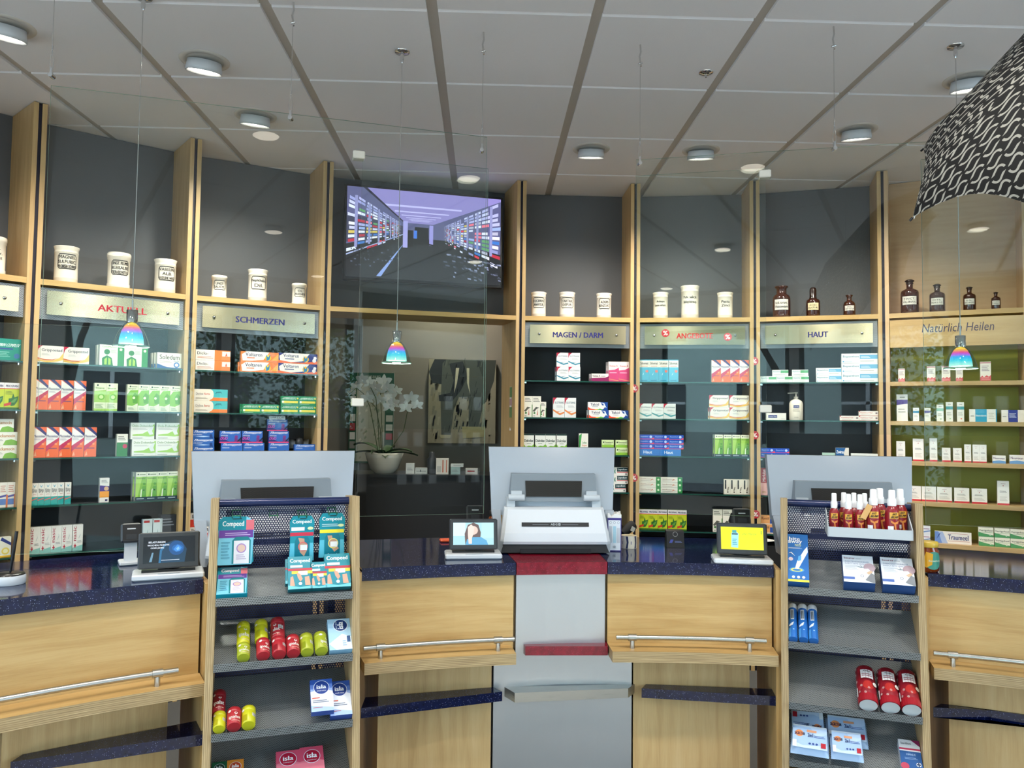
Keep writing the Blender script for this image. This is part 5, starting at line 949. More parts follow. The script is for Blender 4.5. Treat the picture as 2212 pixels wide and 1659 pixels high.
def bottle(bay, xl, xr, yt, yb, style, lines, lab, cream='#ddd8cc'):
    b = BAY[bay]; xm = (xl+xr)/2; _, z1 = b.hit(xm, yt, .07); _, z0 = b.hit(xm, yb, .07); zz = (z0+z1)/2
    R_ = (b.u(xr, zz, .08)-b.u(xl, zz, .08))/2; h = z1-z0
    root = thing('apothecary_bottle', b.at((b.u(xl, zz, .08)+b.u(xr, zz, .08))/2, .04+R_, ZW+.0005), lab, 'bottle', 'brown apothecary bottles')
    m = MB(); r = R_
    if style == 'wide': m.lathe([(r*.95, 0), (r, .005), (r, h*.62), (r*.9, h*.70), (r*.58, h*.76), (r*.56, h*.92), (r*.76, h*.97), (r*.76, h), (r*.5, h), (r*.5, h*.95), (0, h*.9)], 'amber', 32); hb_ = h*.62
    elif style == 'dome': m.lathe([(r*.95, 0), (r, .004), (r, h*.52), (r*.88, h*.58), (r*.52, h*.61), (r*.5, h*.64)], 'amber', 32); hb_ = h*.52
    elif style == 'open': m.lathe([(r*.95, 0), (r, .004), (r, h*.55), (r*.85, h*.66), (r*.4, h*.74), (r*.38, h*.88), (r*.6, h*.97), (r*.6, h), (r*.35, h)], 'amber', 32); hb_ = h*.58
    else: m.lathe([(r*.95, 0), (r, .004), (r, h*.60), (r*.92, h*.66), (r*.45, h*.72), (r*.36, h*.74), (r*.36, h*.88)], 'amber', 32); hb_ = h*.6
    m.build('body', root)
    if style == 'dome': m = MB(); m.lathe([(r*.54, h*.60), (r*.56, h*.64), (r*.5, h*.66), (r*.5, h*.9), (r*.42, h*.97), (r*.2, h), (0, h)], 'amber_lid', 24); m.build('stopper', root)
    if style == 'stop': m = MB(); m.lathe([(r*.42, h*.86), (r*.42, h*.89), (r*.3, h*.895), (r*.52, h*.93), (r*.54, h*.95), (r*.3, h*.985), (0, h)], 'amber_lid', 24); m.build('stopper', root)
    m = MB(); a = Art(m, r*1.75, h*(.36 if style == 'wide' else .26), R=r*1.004, eps=.0003, z=hb_*(.40 if style != 'wide' else .36))
    a.r(0, 0, 1, 1, '#2a2422'); a.r(.03, .05, .97, .95, cream)
    for i, s_ in enumerate(lines): y = .56-.34*i; wd_ = min(.42, .05*len(s_)+.06); a.t(s_, .5-wd_, y, .5+wd_, y+.22, '#2c2a2a', .012)
    m.build('label', root, Matrix.Rotation(math.radians(-3), 4, 'Z'))
bottle(6, 1669, 1708, 611, 680, 'wide', ['Acid. tartaric.', 'Weinsteinsäure'], 'wide-necked brown bottle above the HAUT sign')
bottle(6, 1741, 1771.6, 614, 679, 'dome', ['ACID.', 'SULFUR.'], 'dark bottle with domed stopper above the HAUT sign', '#e4d4a8')
bottle(6, 1821, 1847.5, 632, 677.5, 'open', ['MEL', 'DEPURATUM'], 'small open brown bottle labelled MEL above the HAUT sign')
bottle(7, 1945, 1985.5, 597, 673.5, 'stop', ['TINCT.', 'VALERIAN.'], 'largest stoppered brown bottle labelled TINCT. above handwritten sign')
bottle(7, 2007, 2042, 606.7, 670, 'stop', ['EXTR.', 'PRIMUL.FLD.'], 'stoppered brown bottle labelled EXTR. above handwritten sign')
bottle(7, 2079.7, 2108, 612, 665.5, 'stop', ['KAL.', 'BICHROM.'], 'stoppered brown bottle labelled KAL. above handwritten sign')
bottle(7, 2140, 2161, 622.5, 661.5, 'stop', ['TINCT.', 'AMARA'], 'smallest stoppered brown bottle above handwritten sign')
# ================================================================ floor display stands
class Stand:
    def __init__(s, O, ph, zt, sl, lips, backs, bay, lab, nm):
        s.O = Vector((O[0], O[1], 0)); ph = math.radians(ph); s.n = Vector((math.cos(ph), math.sin(ph), 0)); s.t = Vector((math.sin(ph), -math.cos(ph), 0)); s.zt = zt; s.sl = sl; s.lips = lips; s.backs = backs; s.nm = nm
        s.rz = ph-math.pi/2; s.M = TM(*s.O, s.rz); hw = .218; T = .022
        root = thing('display_stand', s.M, lab, 'display stand', 'floor display stands'); s.root = root
        f = lambda z: -sl*(zt-z)
        for a, b in ((-hw, -hw+T), (hw-T, hw)):
            m = MB(); MB.grain = 2; F0, F1, B0, B1 = (f(0), 0), (0, zt), (.19, 0), (.17, zt-.012)
            L_ = [(a, F0[0], F0[1]), (a, F1[0], F1[1]), (a, B1[0], B1[1]), (a, B0[0], B0[1])]; R_ = [(b, y, z) for _, y, z in L_]
            m.poly([L_[0], L_[1], L_[2], L_[3]], 'birch', uv=[(p[2], p[1]) for p in L_]); m.poly([R_[3], R_[2], R_[1], R_[0]], 'birch', uv=[(p[2], p[1]) for p in R_[::-1]])
            for i in range(3):
                m.poly([L_[i], R_[i], R_[i+1], L_[i+1]][::1] if i else [L_[0], R_[0], R_[1], L_[1]], 'plywood_edge', uv=[(L_[i][2]+L_[i][1], 0), (L_[i][2]+L_[i][1], T), (L_[i+1][2]+L_[i+1][1], T), (L_[i+1][2]+L_[i+1][1], 0)])
            m.build('side_panel', root)
        x0, x1 = -hw+T+.0005, hw-T-.0005; MB.grain = 0
        m = MB(); m.tube([(x0, .085, zt-.022), (x1, .085, zt-.022)], .0125, 'blue_metal', 20); m.build('top_bar', root)
        m = MB(); rows = [(.092, zt-.034), (.118, .99), (.119, .1)]
        for (ya, za), (yb, zb_) in zip(rows, rows[1:]): m.poly([(x0, yb, zb_), (x1, yb, zb_), (x1, ya, za), (x0, ya, za)], 'perf_navy', uv=[(x0, zb_), (x1, zb_), (x1, za), (x0, za)])
        m.build('perforated_back', root)
        m = MB(); m.box(x0, x1, .124, .129, 1.105, 1.125, 'blue_metal'); m.box(x0, x1, .124, .15, .99, 1.0, 'blue_metal'); m.build('brace', root)
        s.S = []
        for k in range(4):
            zl = lips[k]; yf = f(zl)+.004; zf = zl-.010; yb = .112; zb = backs[k]
            A_ = Vector((0, yf, zf)); B_ = Vector((0, yb, zb)); d = (B_-A_).normalized(); nn = Vector((0, -d.z, d.y)); s.S.append((A_, d, nn, (B_-A_).length))
            m = MB(); L = (B_-A_).length; th = .0015
            P = lambda x, q, e=0.: tuple(Vector((x, 0, 0))+A_+d*q+nn*e)
            m.poly([P(x0, 0), P(x1, 0), P(x1, L), P(x0, L)], 'perf_grey', uv=[(x0, 0), (x1, 0), (x1, L), (x0, L)])
            m.poly([P(x0, L, -th), P(x1, L, -th), P(x1, 0, -th), P(x0, 0, -th)], 'perf_grey', uv=[(x0, L), (x1, L), (x1, 0), (x0, 0)])
            Lp = [(yf, zf), (yf-.014, zf-.002), (yf-.020, zl), (yf-.022, zl), (yf-.017, zf-.014), (yf+.004, zf-.018)]
            for (ya, za), (yc, zc_) in zip(Lp, Lp[1:]): m.poly([(x1, ya, za), (x0, ya, za), (x0, yc, zc_), (x1, yc, zc_)], 'perf_grey', uv=[(x1, ya+za), (x0, ya+za), (x0, yc+zc_), (x1, yc+zc_)])
            m.build('sloping_shelf', root)
        m = MB(); m.box(x0, x1, f(.2)+.02, .11, .05, lips[3]-.045, 'birch'); m.build('plinth', root)
    def wpt(s, p): return s.O+s.t*p.x+s.n*p.y+Vector((0, 0, p.z))
    def wdir(s, p): return s.t*p.x+s.n*p.y+Vector((0, 0, p.z))
    def hit(s, k, x, y, lift):
        A_, d, nn, L = s.S[k]; P0 = s.wpt(A_+nn*lift); N = s.wdir(nn); P = hp(x, y, P0, N); r = P-P0
        return r.dot(s.t), r.dot(s.wdir(d))
    def frame(s, k, t_, q, lift, spin=0.):
        A_, d, nn, L = s.S[k]; o = s.wpt(A_+Vector((t_, 0, 0))+d*q+nn*lift); X, Z, Y = s.t, s.wdir(d), -s.wdir(nn)
        M = Matrix(((X.x, Y.x, Z.x, o.x), (X.y, Y.y, Z.y, o.y), (X.z, Y.z, Z.z, o.z), (0, 0, 0, 1)))
        return M @ Matrix.Rotation(spin, 4, 'Y')
    def lay(s, k, xl, xr, yt, yb, d, col, fn, lab, name='carton', cat='box', group=None, base=0., lean=0., dq=0.):
        lift = d+.0005+base; xm = (xl+xr)/2
        t0, q0 = s.hit(k, xl, yb, lift); t1, _ = s.hit(k, xr, yb, lift); _, q1 = s.hit(k, xm, yt, lift); q0 = s.hit(k, xm, yb, lift)[1]
        w = t1-t0; q0 = max(q0, .0)+dq; q1 += dq; tc = max(-.1955+w/2, min(.1955-w/2, (t0+t1)/2)); t0, t1 = tc-w/2, tc+w/2; h = (q1-q0)*math.sin(math.radians(42))/math.sin(math.radians(42+lean))
        m = MB(); m.box(-w/2, w/2, 0, d, 0, h, 'print', hx(col)); a = Art(m, w, h); fn(a)
        return m.build(name, None, s.frame(k, (t0+t1)/2, q0, lift) @ Matrix.Rotation(math.radians(lean), 4, 'X'), lab, cat, group)
    def tin(s, k, xc, wpx, yt, yb, col, col2, txt, lab, turn=0., bar=False, group=None, under=None):
        r = .019; t0, q0 = s.hit(k, xc, yb, r*1.6); t1 = s.hit(k, xc+wpx/2, yb, r*1.6)[0]; q1 = s.hit(k, xc, yt, r*1.6)[1]; r = (t1-t0); q0 = max(q0, .001); h = q1-q0
        if under is not None: q0 = under+.0008; h = q1-q0
        root = thing('pastille_tube', s.frame(k, t0, q0, r+.0006), lab, 'tube', group)
        m = MB(); m.lathe([(r*.9, 0), (r*.94, .002), (r, .003), (r, h*.72)], 'print', 28, hx(col)); a = Art(m, r*2.6, h*.7, R=r, eps=.0003, z=0, M=Matrix.Rotation(turn, 4, 'Z'))
        if txt: a.t('ipalat', .12, .3, .8, .64, '#ece6dc', .02); a.c(.52, .82, .09, '#ece6dc'); a.c(.52, .84, .05, col); a.l(.3, .12, .75, .2, 1, '#e8c8b8')
        if bar: a.r(.7, .5, .98, .78, '#e8e4dc'); a.l(.72, .52, .96, .76, 4, '#4a4a4a'); a.r(.1, .1, .4, .6, col2)
        m.build('body', root)
        m = MB(); m.lathe([(r*1.0, h*.72), (r*1.03, h*.725), (r*1.03, h*.985), (r*.96, h), (0, h)], 'print', 28, hx(col)); a = Art(m, r*2.4, h*.28, R=r*1.035, eps=.0003, z=h*.72, M=Matrix.Rotation(turn, 4, 'Z')); a.c(.12, .1, .1, '#e6e2dc'); m.build('cap', root)
        return q0+h
SL = Stand((-.601, 2.441), 107.04, 1.265, .155, [.984, .806, .622, .44], [1.036, .881, .708, .55], 0, 'plywood display stand with foot plasters and pastilles, left of the two', 'left stand')
SR = Stand((1.214, 2.604), 69.64, 1.254, .120, [.967, .793, .604, .43], [1.035, .884, .713, .555], 0, 'plywood display stand with red spray bottles, right of the two', 'right stand')
# hanging plaster packs
TEAL = '#0f8a9c'
def a_comp(kind):
    def fn(a):
        if kind == 'big':
            a.pl([(0, 0), (.03, .55), (.0, .85), (.12, 1), (.8, 1), (1, .9), (1, .55), (.95, 0)], '#7cc8de'); a.pl([(.0, .72), (.0, .86), (.14, 1), (.78, 1), (.78, .72)], TEAL); a.r(.78, .72, 1, .93, '#e0707c'); a.r(.03, .56, .98, .72, '#6a3c98'); a.t('Compeed', .12, .77, .72, .91, '#eef4f4', .02); a.l(.2, .6, .9, .68, 2, '#c8b0dc')
            a.pl([(.4, .02), (.4, .5), (.5, .58), (.84, .58), (.92, .5), (.92, .02)], '#14808a'); a.r(.45, .02, .88, .5, '#eceaf0'); a.c(.66, .34, .14, '#b088c8'); a.c(.66, .34, .11, '#e6c4b4'); a.l(.52, .1, .8, .22, 3, '#b8a8c8'); a.l(.1, .12, .34, .5, 6, '#5aa0b8')
        else:
            bc = '#c8304a' if kind == 'red' else '#e8dc3a'
            a.pl([(.0, .0), (.04, .6), (0, .9), (.12, 1), (.88, 1), (1, .9), (.96, .6), (1, 0)], TEAL); a.pl([(0, 0), (.03, .4), (.2, .4), (.2, 0)], '#5ab8d0'); a.pl([(1, 0), (.97, .4), (.82, .4), (.82, 0)], '#5ab8d0')
            a.t('Compeed', .1, .82, .88, .93, '#eef4f4', .02); a.r(.02, .56, .97, .64, bc); a.r(.06, .68, .6, .76, '#e8e8ea') if kind == 'red' else a.l(.1, .7, .8, .78, 2, '#c8e4ea'); a.c(.84, .73, .12, '#d8e8b0', ry=.035)
            a.pl([(.25, .02), (.22, .45), (.3, .54), (.75, .54), (.82, .45), (.8, .02)], '#0e7486')
            a.pl([(.35, .52), (.6, .5), (.62, .36), (.72, .24), (.6, .1), (.42, .2), (.45, .35)], '#c8987c') if kind == 'red' else a.pl([(.32, .5), (.5, .5), (.55, .34), (.78, .2), (.6, .12), (.4, .3)], '#c8987c')
            a.c(.55, .32, .2, '#d85a60' if kind == 'red' else '#e8dc70', 20); a.c(.55, .32, .17, '#b88c74', 20); a.r(.44, .24, .72, .36, '#e8e8e8')
            a.t('Compeed', .34, .04, .7, .09, '#cfe8ec', .01)
    return fn
def hang(st, xl, xr, yt, yb, kind, lab):
    yy = .055; P0 = st.O+st.n*yy
    def h_(x, y): P = hp(x, y, P0, st.n); return (P-P0).dot(st.t), P.z
    t0, zb = h_(xl, yb); t1, zt = h_(xr, yt); w = t1-t0; h = zt-zb
    root = thing('plaster_pack', TM(*(P0+st.t*((t0+t1)/2)+Vector((0, 0, zb))), st.rz), lab, 'plaster pack', 'hanging plaster packs')
    m = MB(); out = [(-.5, .0), (-.47, .5), (-.5, .86), (-.38, 1), (.38, 1), (.5, .86), (.47, .5), (.5, 0)]
    if kind == 'big': out = [(-.5, .05), (-.44, 0), (.42, 0), (.5, .06), (.46, .5), (.5, .88), (.3, .98), (-.1, 1), (-.44, .95), (-.5, .85), (-.46, .5)]
    n = len(out); p0 = [(x*w, 0, z*h) for x, z in out]; p1 = [(x*w, .008, z*h) for x, z in out]
    m.poly(p0, 'print', hx(TEAL)); m.poly(p1[::-1], 'print', hx('#e0e4e6'))
    for i in range(n): m.poly([p0[(i+1) % n], p0[i], p1[i], p1[(i+1) % n]], 'print', hx(TEAL))
    a = Art(m, w*.985, h*.985, z=h*.005); a_comp(kind)(a); a.k += 1; a.r(.4, .945, .66, .965, '#123a40'); m.build('card', root)
    m = MB(); bx = (.12, .4) if kind == 'big' else (0, .27); cx = .16*w if kind == 'big' else .02*w
    m.build('blister', root) if False else None
    # wire hook it hangs on
    hk = MB(); u_ = (t0+t1)/2; yb_ = .118-.026*((zt-.004)-.99)/(st.zt-.034-.99)
    for dx in (-.012, .012): hk.tube([(u_+dx, yb_-.001, zt+.012), (u_+dx, .04, zt-.004), (u_+dx, .03, zt+.004)], .0014, 'green_wire', 6)
    hk.tube([(u_-.012, .03, zt+.004), (u_+.012, .03, zt+.004)], .0014, 'green_wire', 6); hk.tube([(u_-.014, yb_-.001, zt+.014), (u_+.014, yb_-.001, zt+.014)], .0016, 'green_wire', 6)
    hk.build('wire_hook', st.root)
hang(SL, 468, 550, 1114, 1222, 'big', 'large teal and purple plaster pack hanging on the left stand')
hang(SL, 624, 680, 1114, 1213, 'red', 'slim teal plaster pack with red band hanging on left stand')
hang(SL, 688, 746, 1108, 1205, 'yellow', 'slim teal plaster pack with yellow band hanging on left stand')
def empty_hook(st, x, y):
    P = hp(x, y, st.O+st.n*.105, st.n); u_ = (P-st.O).dot(st.t); z = P.z; hk = MB()
    for dx in (-.012, .012): hk.tube([(u_+dx, .108, z+.012), (u_+dx, .06, z-.004), (u_+dx, .05, z+.004)], .0014, 'green_wire' if st is SL else 'chrome', 6)
    hk.tube([(u_-.012, .05, z+.004), (u_+.012, .05, z+.004)], .0014, 'green_wire' if st is SL else 'chrome', 6); hk.tube([(u_-.014, .108, z+.014), (u_+.014, .108, z+.014)], .0016, 'green_wire' if st is SL else 'chrome', 6); hk.build('wire_hook', st.root)
empty_hook(SL, 590, 1112); empty_hook(SR, 1742, 1112)
SL.lay(0, 466, 534, 1225, 1298, .02, TEAL, a_comp('big'), 'teal and purple plaster pack lying on top sloping shelf, left', 'plaster_pack', 'plaster pack')
def a_cbox(a):
    a.r(0, 0, 1, 1, '#0f8494'); a.t('Compeed', .08, .78, .92, .93, '#eef4f4', .02); a.r(.1, .66, .6, .73, '#e6e6ea'); a.r(0, .56, 1, .63, '#b83040'); a.r(.15, .46, 1, .55, '#e8c83a'); a.r(.42, .42, .8, .54, '#e8e8ea')
    a.pl([(.35, .5), (.5, .46), (.6, .3), (.5, .22), (.4, .34)], '#d09c84'); a.pl([(.08, .1), (.1, .36), (.2, .4), (.28, .1)], '#d09c84'); a.pl([(.7, .1), (.68, .36), (.86, .38), (.92, .1)], '#d09c84'); a.pl([(0, 0), (0, .12), (.5, .05), (1, .1), (1, 0)], '#6ac0cc'); a.c(.5, .16, .07, '#e8eef0')
for (xl, xr, yt, yb, b_, lab) in ((623, 677, 1213, 1281, .0, 'left front of the three'), (672, 708, 1222, 1276, .0, 'middle one, set lower'), (704, 760, 1207, 1275, .0, 'right front of the three')):
    SL.lay(0, xl, xr, yt, yb, .024, '#14808c', a_cbox, 'teal foot plaster carton on the left stand, %s' % lab, 'plaster_carton', 'box', 'foot plaster cartons', base=b_, lean=34)
for (xl, xr, yt, yb, lab) in ((618, 670, 1228, 1281, 'behind the left one'), (712, 766, 1221, 1275, 'behind the right one')):
    SL.lay(0, xl, xr, yt, yb, .022, '#14808c', a_cbox, 'teal foot plaster carton on the left stand, %s' % lab, 'plaster_carton', 'box', 'foot plaster cartons', lean=34, dq=.034)
LIME, YEL, RED = '#a3ab2c', '#c3c022', '#ad2a32'
g = 'pastille tubes on the second sloping shelf'
q = SL.tin(1, 526, 29, 1390, 1430, LIME, '#8a9420', 1, 'lime pastille tube on second sloping shelf, lower of leftmost pair', .25, group=g); SL.tin(1, 525.5, 29, 1345, 1392, YEL, '#8a9420', 1, 'yellow-green pastille tube on second sloping shelf, upper of leftmost pair', .25, group=g, under=q)
q = SL.tin(1, 569, 30, 1381, 1425, RED, '#8a2028', 1, 'red pastille tube beneath the yellow one on second sloping shelf', .5, group=g); SL.tin(1, 565, 29, 1341, 1382, YEL, '#a8a018', 0, 'yellow pastille tube lying above a red one, second sloping shelf', .0, True, group=g, under=q)
q = SL.tin(1, 604, 31, 1378, 1421, RED, '#8a2028', 0, 'red pastille tube with barcode, lower of all-red pair', 0, True, group=g); SL.tin(1, 601, 31, 1338, 1379, RED, '#8a2028', 1, 'red pastille tube, upper of the all-red pair', -.5, True, group=g, under=q)
SL.tin(1, 635, 30, 1374, 1417, RED, '#8a2028', 1, 'single red pastille tube between red pair and lime tubes', .3, group=g)
SL.tin(1, 665, 29, 1370, 1413, LIME, '#8a9420', 0, 'lime pastille tube beside the single red one', 0, True, group=g); SL.tin(1, 696, 29, 1367, 1409, LIME, '#8a9420', 1, 'lime pastille tube beside the light blue carton', .9, group=g)
def a_isl(c0, c1, disc, sub):
    def fn(a): a.r(0, 0, 1, 1, c0); a.pl([(0, .25), (0, .62), (.5, .7), (1, .6), (1, .2), (.5, .3)], c1); a.c(.5, .74, .36, '#dfe4ee', 24); a.c(.5, .74, .335, disc, 24); a.t('isla', .28, .70, .72, .83, '#f0f2f6', .04); a.t(sub, .3, .62, .7, .66, '#e0e4ee', .01); a.l(.08, .26, .8, .36, 2, '#58627a'); a.r(.06, .4, .4, .43, '#d05a40'); a.l(.08, .1, .5, .14, 1, '#b05050')
    return fn
def a_islt(a): a.r(0, 0, 1, 1, '#a8cde4'); a.pl([(0, .2), (.6, .5), (1, .4), (1, .0), (.3, 0)], '#dcecf6'); a.c(.56, .78, .33, '#e4ecf4', 24); a.c(.56, .78, .3, '#1f3a72', 24); a.t('isla', .42, .66, .68, .9, '#f0f2f6', .03, rot=True); a.l(.8, .1, .95, .6, 1, '#3a5a8a'); a.t('med akut', .32, .66, .4, .9, '#c8d4e4', .01, rot=True); a.l(.6, .1, .78, .3, 3, '#7fa8c8')
SL.lay(1, 713, 763, 1338, 1404, .022, '#8fc0dc', a_islt, 'light blue lozenge carton at right end of second sloping shelf', 'lozenge_carton', lean=14)
q = SL.tin(2, 472.5, 28, 1537, 1588, YEL, '#a8a018', 0, 'yellow pastille tube with barcodes under a dark red one', 0, True, group='pastille tubes on the third sloping shelf'); SL.tin(2, 472, 29, 1492, 1537, '#8c1c24', '#7a1a22', 1, 'dark red pastille tube, upper of pair on third sloping shelf', .1, group='pastille tubes on the third sloping shelf', under=q)
SL.tin(2, 505, 32, 1531, 1580, RED, '#8a2028', 1, 'red pastille tube between two yellow ones, third sloping shelf', .2, group='pastille tubes on the third sloping shelf'); SL.tin(2, 537, 31, 1527, 1577, YEL, '#a8a018', 0, 'yellow pastille tube, rightmost on third sloping shelf', 0, True, group='pastille tubes on the third sloping shelf')
ai = a_isl('#e4e8f2', '#dfe5f2', '#24408a', 'med voice')
def a_isb(a): ai(a); a.k = 0.2; a.r(0, .58, 1, .7, '#8fa6d6'); a.k = .2; a.r(0, .7, 1, .84, '#5a7ac0'); a.k = .2; a.r(0, .84, 1, 1, '#3558a8'); a.k = .2; a.pl([(0, .0), (0, .2), (1, .1), (1, 0)], '#a8c0ea')
SL.lay(2, 716, 764, 1470, 1546, .024, '#2f50a0', a_isb, 'blue and white lozenge carton, right of two overlapping', 'lozenge_carton', 'box', 'blue and white lozenge cartons', lean=14); SL.lay(2, 674, 724, 1467, 1550, .022, '#2f50a0', a_isb, 'blue and white lozenge carton, left front of two overlapping', 'lozenge_carton', 'box', 'blue and white lozenge cartons', base=.024, lean=14)
SL.lay(3, 455, 489, 1646, 1700, .024, '#1c4a34', a_isl('#1f5a3c', '#2f7a4c', '#143a28', 'moos'), 'dark green lozenge carton cut by the bottom edge', 'lozenge_carton'); SL.lay(3, 489, 526, 1641, 1700, .024, '#c87020', a_isl('#d88a34', '#e8b060', '#b8441c', 'ingwer'), 'orange lozenge carton cut by the bottom edge', 'lozenge_carton')
for xl, xr, yt, w_ in ((598, 652, 1621, 'left'), (652, 705, 1612, 'right')): SL.lay(3, xl, xr, yt, 1695, .024, '#c83a5a', a_isl('#d0506c', '#e07a8c', '#b01e3c', 'junior'), 'pink lozenge carton, %s of two at the bottom edge' % w_, 'lozenge_carton', 'box', 'pink lozenge cartons')
# right stand goods
def a_bite(a): a.r(0, 0, 1, 1, '#1f6cb8'); a.r(0, 0, 1, .045, '#e8d848'); a.t('bite', .08, .86, .62, .94, '#f0f4f8', .03); a.t('away', .03, .78, .72, .86, '#f0f4f8', .03); a.t('neo', .36, .735, .66, .785, '#dfe4a0', .01); a.c(.42, .24, .36, '#5aa0c8', 24, .05); a.c(.42, .24, .28, '#e4d860', 24, .035); a.c(.42, .24, .2, '#2f7ab8', 24, .022); a.pl([(.34, .26), (.5, .26), (.98, .62), (.96, .74), (.8, .66), (.45, .42)], '#eef0f4'); a.pl([(.48, .42), (.64, .44), (.66, .54), (.52, .53)], '#5aa8dc'); a.l(.04, .68, .7, .71, 2, '#d8e8f4'); a.c(.15, .46, .11, '#d8c8d0', 16); a.c(.26, .09, .075, '#e8ecf0', 14); a.c(.5, .09, .075, '#e8ecf0', 14); a.c(.74, .09, .075, '#e8ecf0', 14); a.pl([(.04, .57), (.2, .61), (.1, .6), (.36, .52), (.2, .6)], '#e8eef4')
SR.lay(0, 1700, 1746, 1160, 1264, .03, '#1a5ca0', a_bite, 'tall blue insect bite pen carton on the right stand', 'carton', 'box', lean=18)
def a_beu(a): a.r(0, 0, 1, 1, '#e6e8ec'); a.t('beurer', .06, .86, .42, .93, '#7a1f3c', .025); a.l(.44, .86, .62, .9, 1, '#a8a8b0'); a.t('INSEKTENSTICHHEILER', .08, .74, .86, .79, '#8a94b0', .0); a.t('INSECT BITE HEALER', .08, .66, .8, .71, '#8a94b0', .0); a.l(.08, .45, .5, .62, 4, '#c4c8cf'); a.r(.0, .1, .36, .19, '#5a74b8'); a.c(.86, .56, .19, '#b8a0a8', 18); a.pl([(.5, .2), (.6, .5), (.82, .52), (.88, .44), (.66, .12), (.56, .12)], '#f2f4f8'); a.c(.6, .24, .055, '#6a7490', 14); a.c(.6, .24, .04, '#f0f2f6', 14); a.pl([(.74, .36), (.9, .46), (.95, .38), (.82, .3)], '#d8b898'); a.pl([(.7, .1), (.9, .36), (1, .3), (1, .0), (.94, .0)], '#8a8c90'); a.pl([(.44, .6), (.6, .56), (.56, .66), (.62, .57), (.72, .56), (.58, .54)], '#7a8890')
SR.lay(0, 1825, 1893, 1203, 1271, .045, '#28508c', a_beu, 'white insect bite healer carton on right stand, left one', 'carton', 'box', 'insect bite healer cartons', lean=14); SR.lay(0, 1911, 1982, 1208, 1280, .045, '#28508c', a_beu, 'white insect bite healer carton on right stand, right one', 'carton', 'box', 'insect bite healer cartons', lean=14)
for i, (xc, w_, lb) in enumerate(((1705, 20, 'leftmost, partly behind the side panel'), (1724, 21, 'middle one'), (1744, 21, 'rightmost one'))):
    r = .0132; t0, q0 = SR.hit(1, xc, 1385, r*1.5); q1 = SR.hit(1, xc, 1312, r*1.5)[1]; r = SR.hit(1, xc+w_/2, 1385, r*1.5)[0]-t0; h = q1-q0; q0 = max(q0, .001)
    t0 = -.1955+r*1.03+i*(2*r+.0015)
    root = thing('tablet_tube', SR.frame(1, t0, q0, r+.0006), 'blue effervescent tablet tube with white cap, %s' % lb, 'tube', 'blue tablet tubes')
    m = MB(); m.lathe([(r*.95, 0), (r, .002), (r, h*.86)], 'print', 24, hx('#2a6cb8')); a = Art(m, r*2.4, h*.84, R=r, eps=.0003); a.r(.3, .6, .62, .95, '#e4e8ee'); a.r(.36, .63, .56, .92, '#5a6470'); a.pl([(.1, .4), (.6, .52), (.5, .4), (.2, .36)], '#dfe8f2'); a.r(.0, 0, .3, .3, '#4a94d4'); a.c(.55, .25, .07, '#9ac4ea'); m.build('body', root)
    m = MB(); m.lathe([(r*1.06, h*.86), (r*1.06, h*.97), (r*.95, h), (0, h)], 'cap_white', 24); m.build('cap', root)
for i, (xc, xb, wb, yt, yb) in enumerate(((1866, 1877, 44, 1452, 1532), (1917, 1929, 46, 1457, 1538), (1967, 1980, 46, 1462, 1544))):
    r = .031; t0, q0 = SR.hit(2, xb, yb, r); r = SR.hit(2, xb+wb/2, yb, r)[0]-t0; q1 = SR.hit(2, xc, yt, r*1.3)[1]; h = q1-q0; q0 = max(q0-.006, .001); r = min(r, .029); t0 = min(t0, .1945-r-(2-i)*(2*r+.0015))
    root = thing('bath_salt_can', SR.frame(2, t0, q0, r+.0006), 'red patterned round can lying on the right stand, %s of three' % ('leftmost', 'middle', 'rightmost')[i], 'can', 'red patterned cans')
    m = MB(); m.lathe([(r*.93, .0), (r, .004), (r, h*.97), (r*.9, h), (0, h)], 'print', 36, hx('#8e1c28'), capb=False); m.lathe([(0, .003), (r*.93, .001)], 'print', 30, hx('#d8dcdc'), capb=False, capt=False)
    a = Art(m, r*2.9, h, R=r, eps=.0003); a.c(.55, .42, .2, '#b8302c', 20); a.c(.3, .85, .12, '#a82430'); a.c(.2, .35, .1, '#a82c38'); a.r(0, 0, 1, .2, '#a01c28'); rn = random.Random(4+i)
    for fx, fy in ((.12, .9), (.08, .75), (.3, .4), (.55, .33), (.2, .24), (.42, .2), (.1, .55), (.82, .92), (.9, .7)):
        for k_ in range(6): an = k_*math.pi/3+.2; a.k = 6; a.pl([(fx+.006, fy), (fx+.04*math.cos(an+.2), fy+.03*math.sin(an+.2)), (fx+.05*math.cos(an), fy+.036*math.sin(an)), (fx+.04*math.cos(an-.2), fy+.03*math.sin(an-.2))], '#e8d4d0')
    a.k = 8; a.r(.3, .58, .76, .92, '#7a1420'); a.r(.32, .6, .74, .84, '#e8e4e2'); a.t('Kneipp', .42, .77, .64, .82, '#3a2a2c', .02); a.l(.36, .64, .7, .74, 2, '#a86a70'); a.c(.78, .46, .09, '#e8e4d8', 18); a.l(.74, .45, .82, .47, 1, '#5a8a50'); a.r(.1, .12, .15, .36, '#e4dcd8'); m.build('body', root)
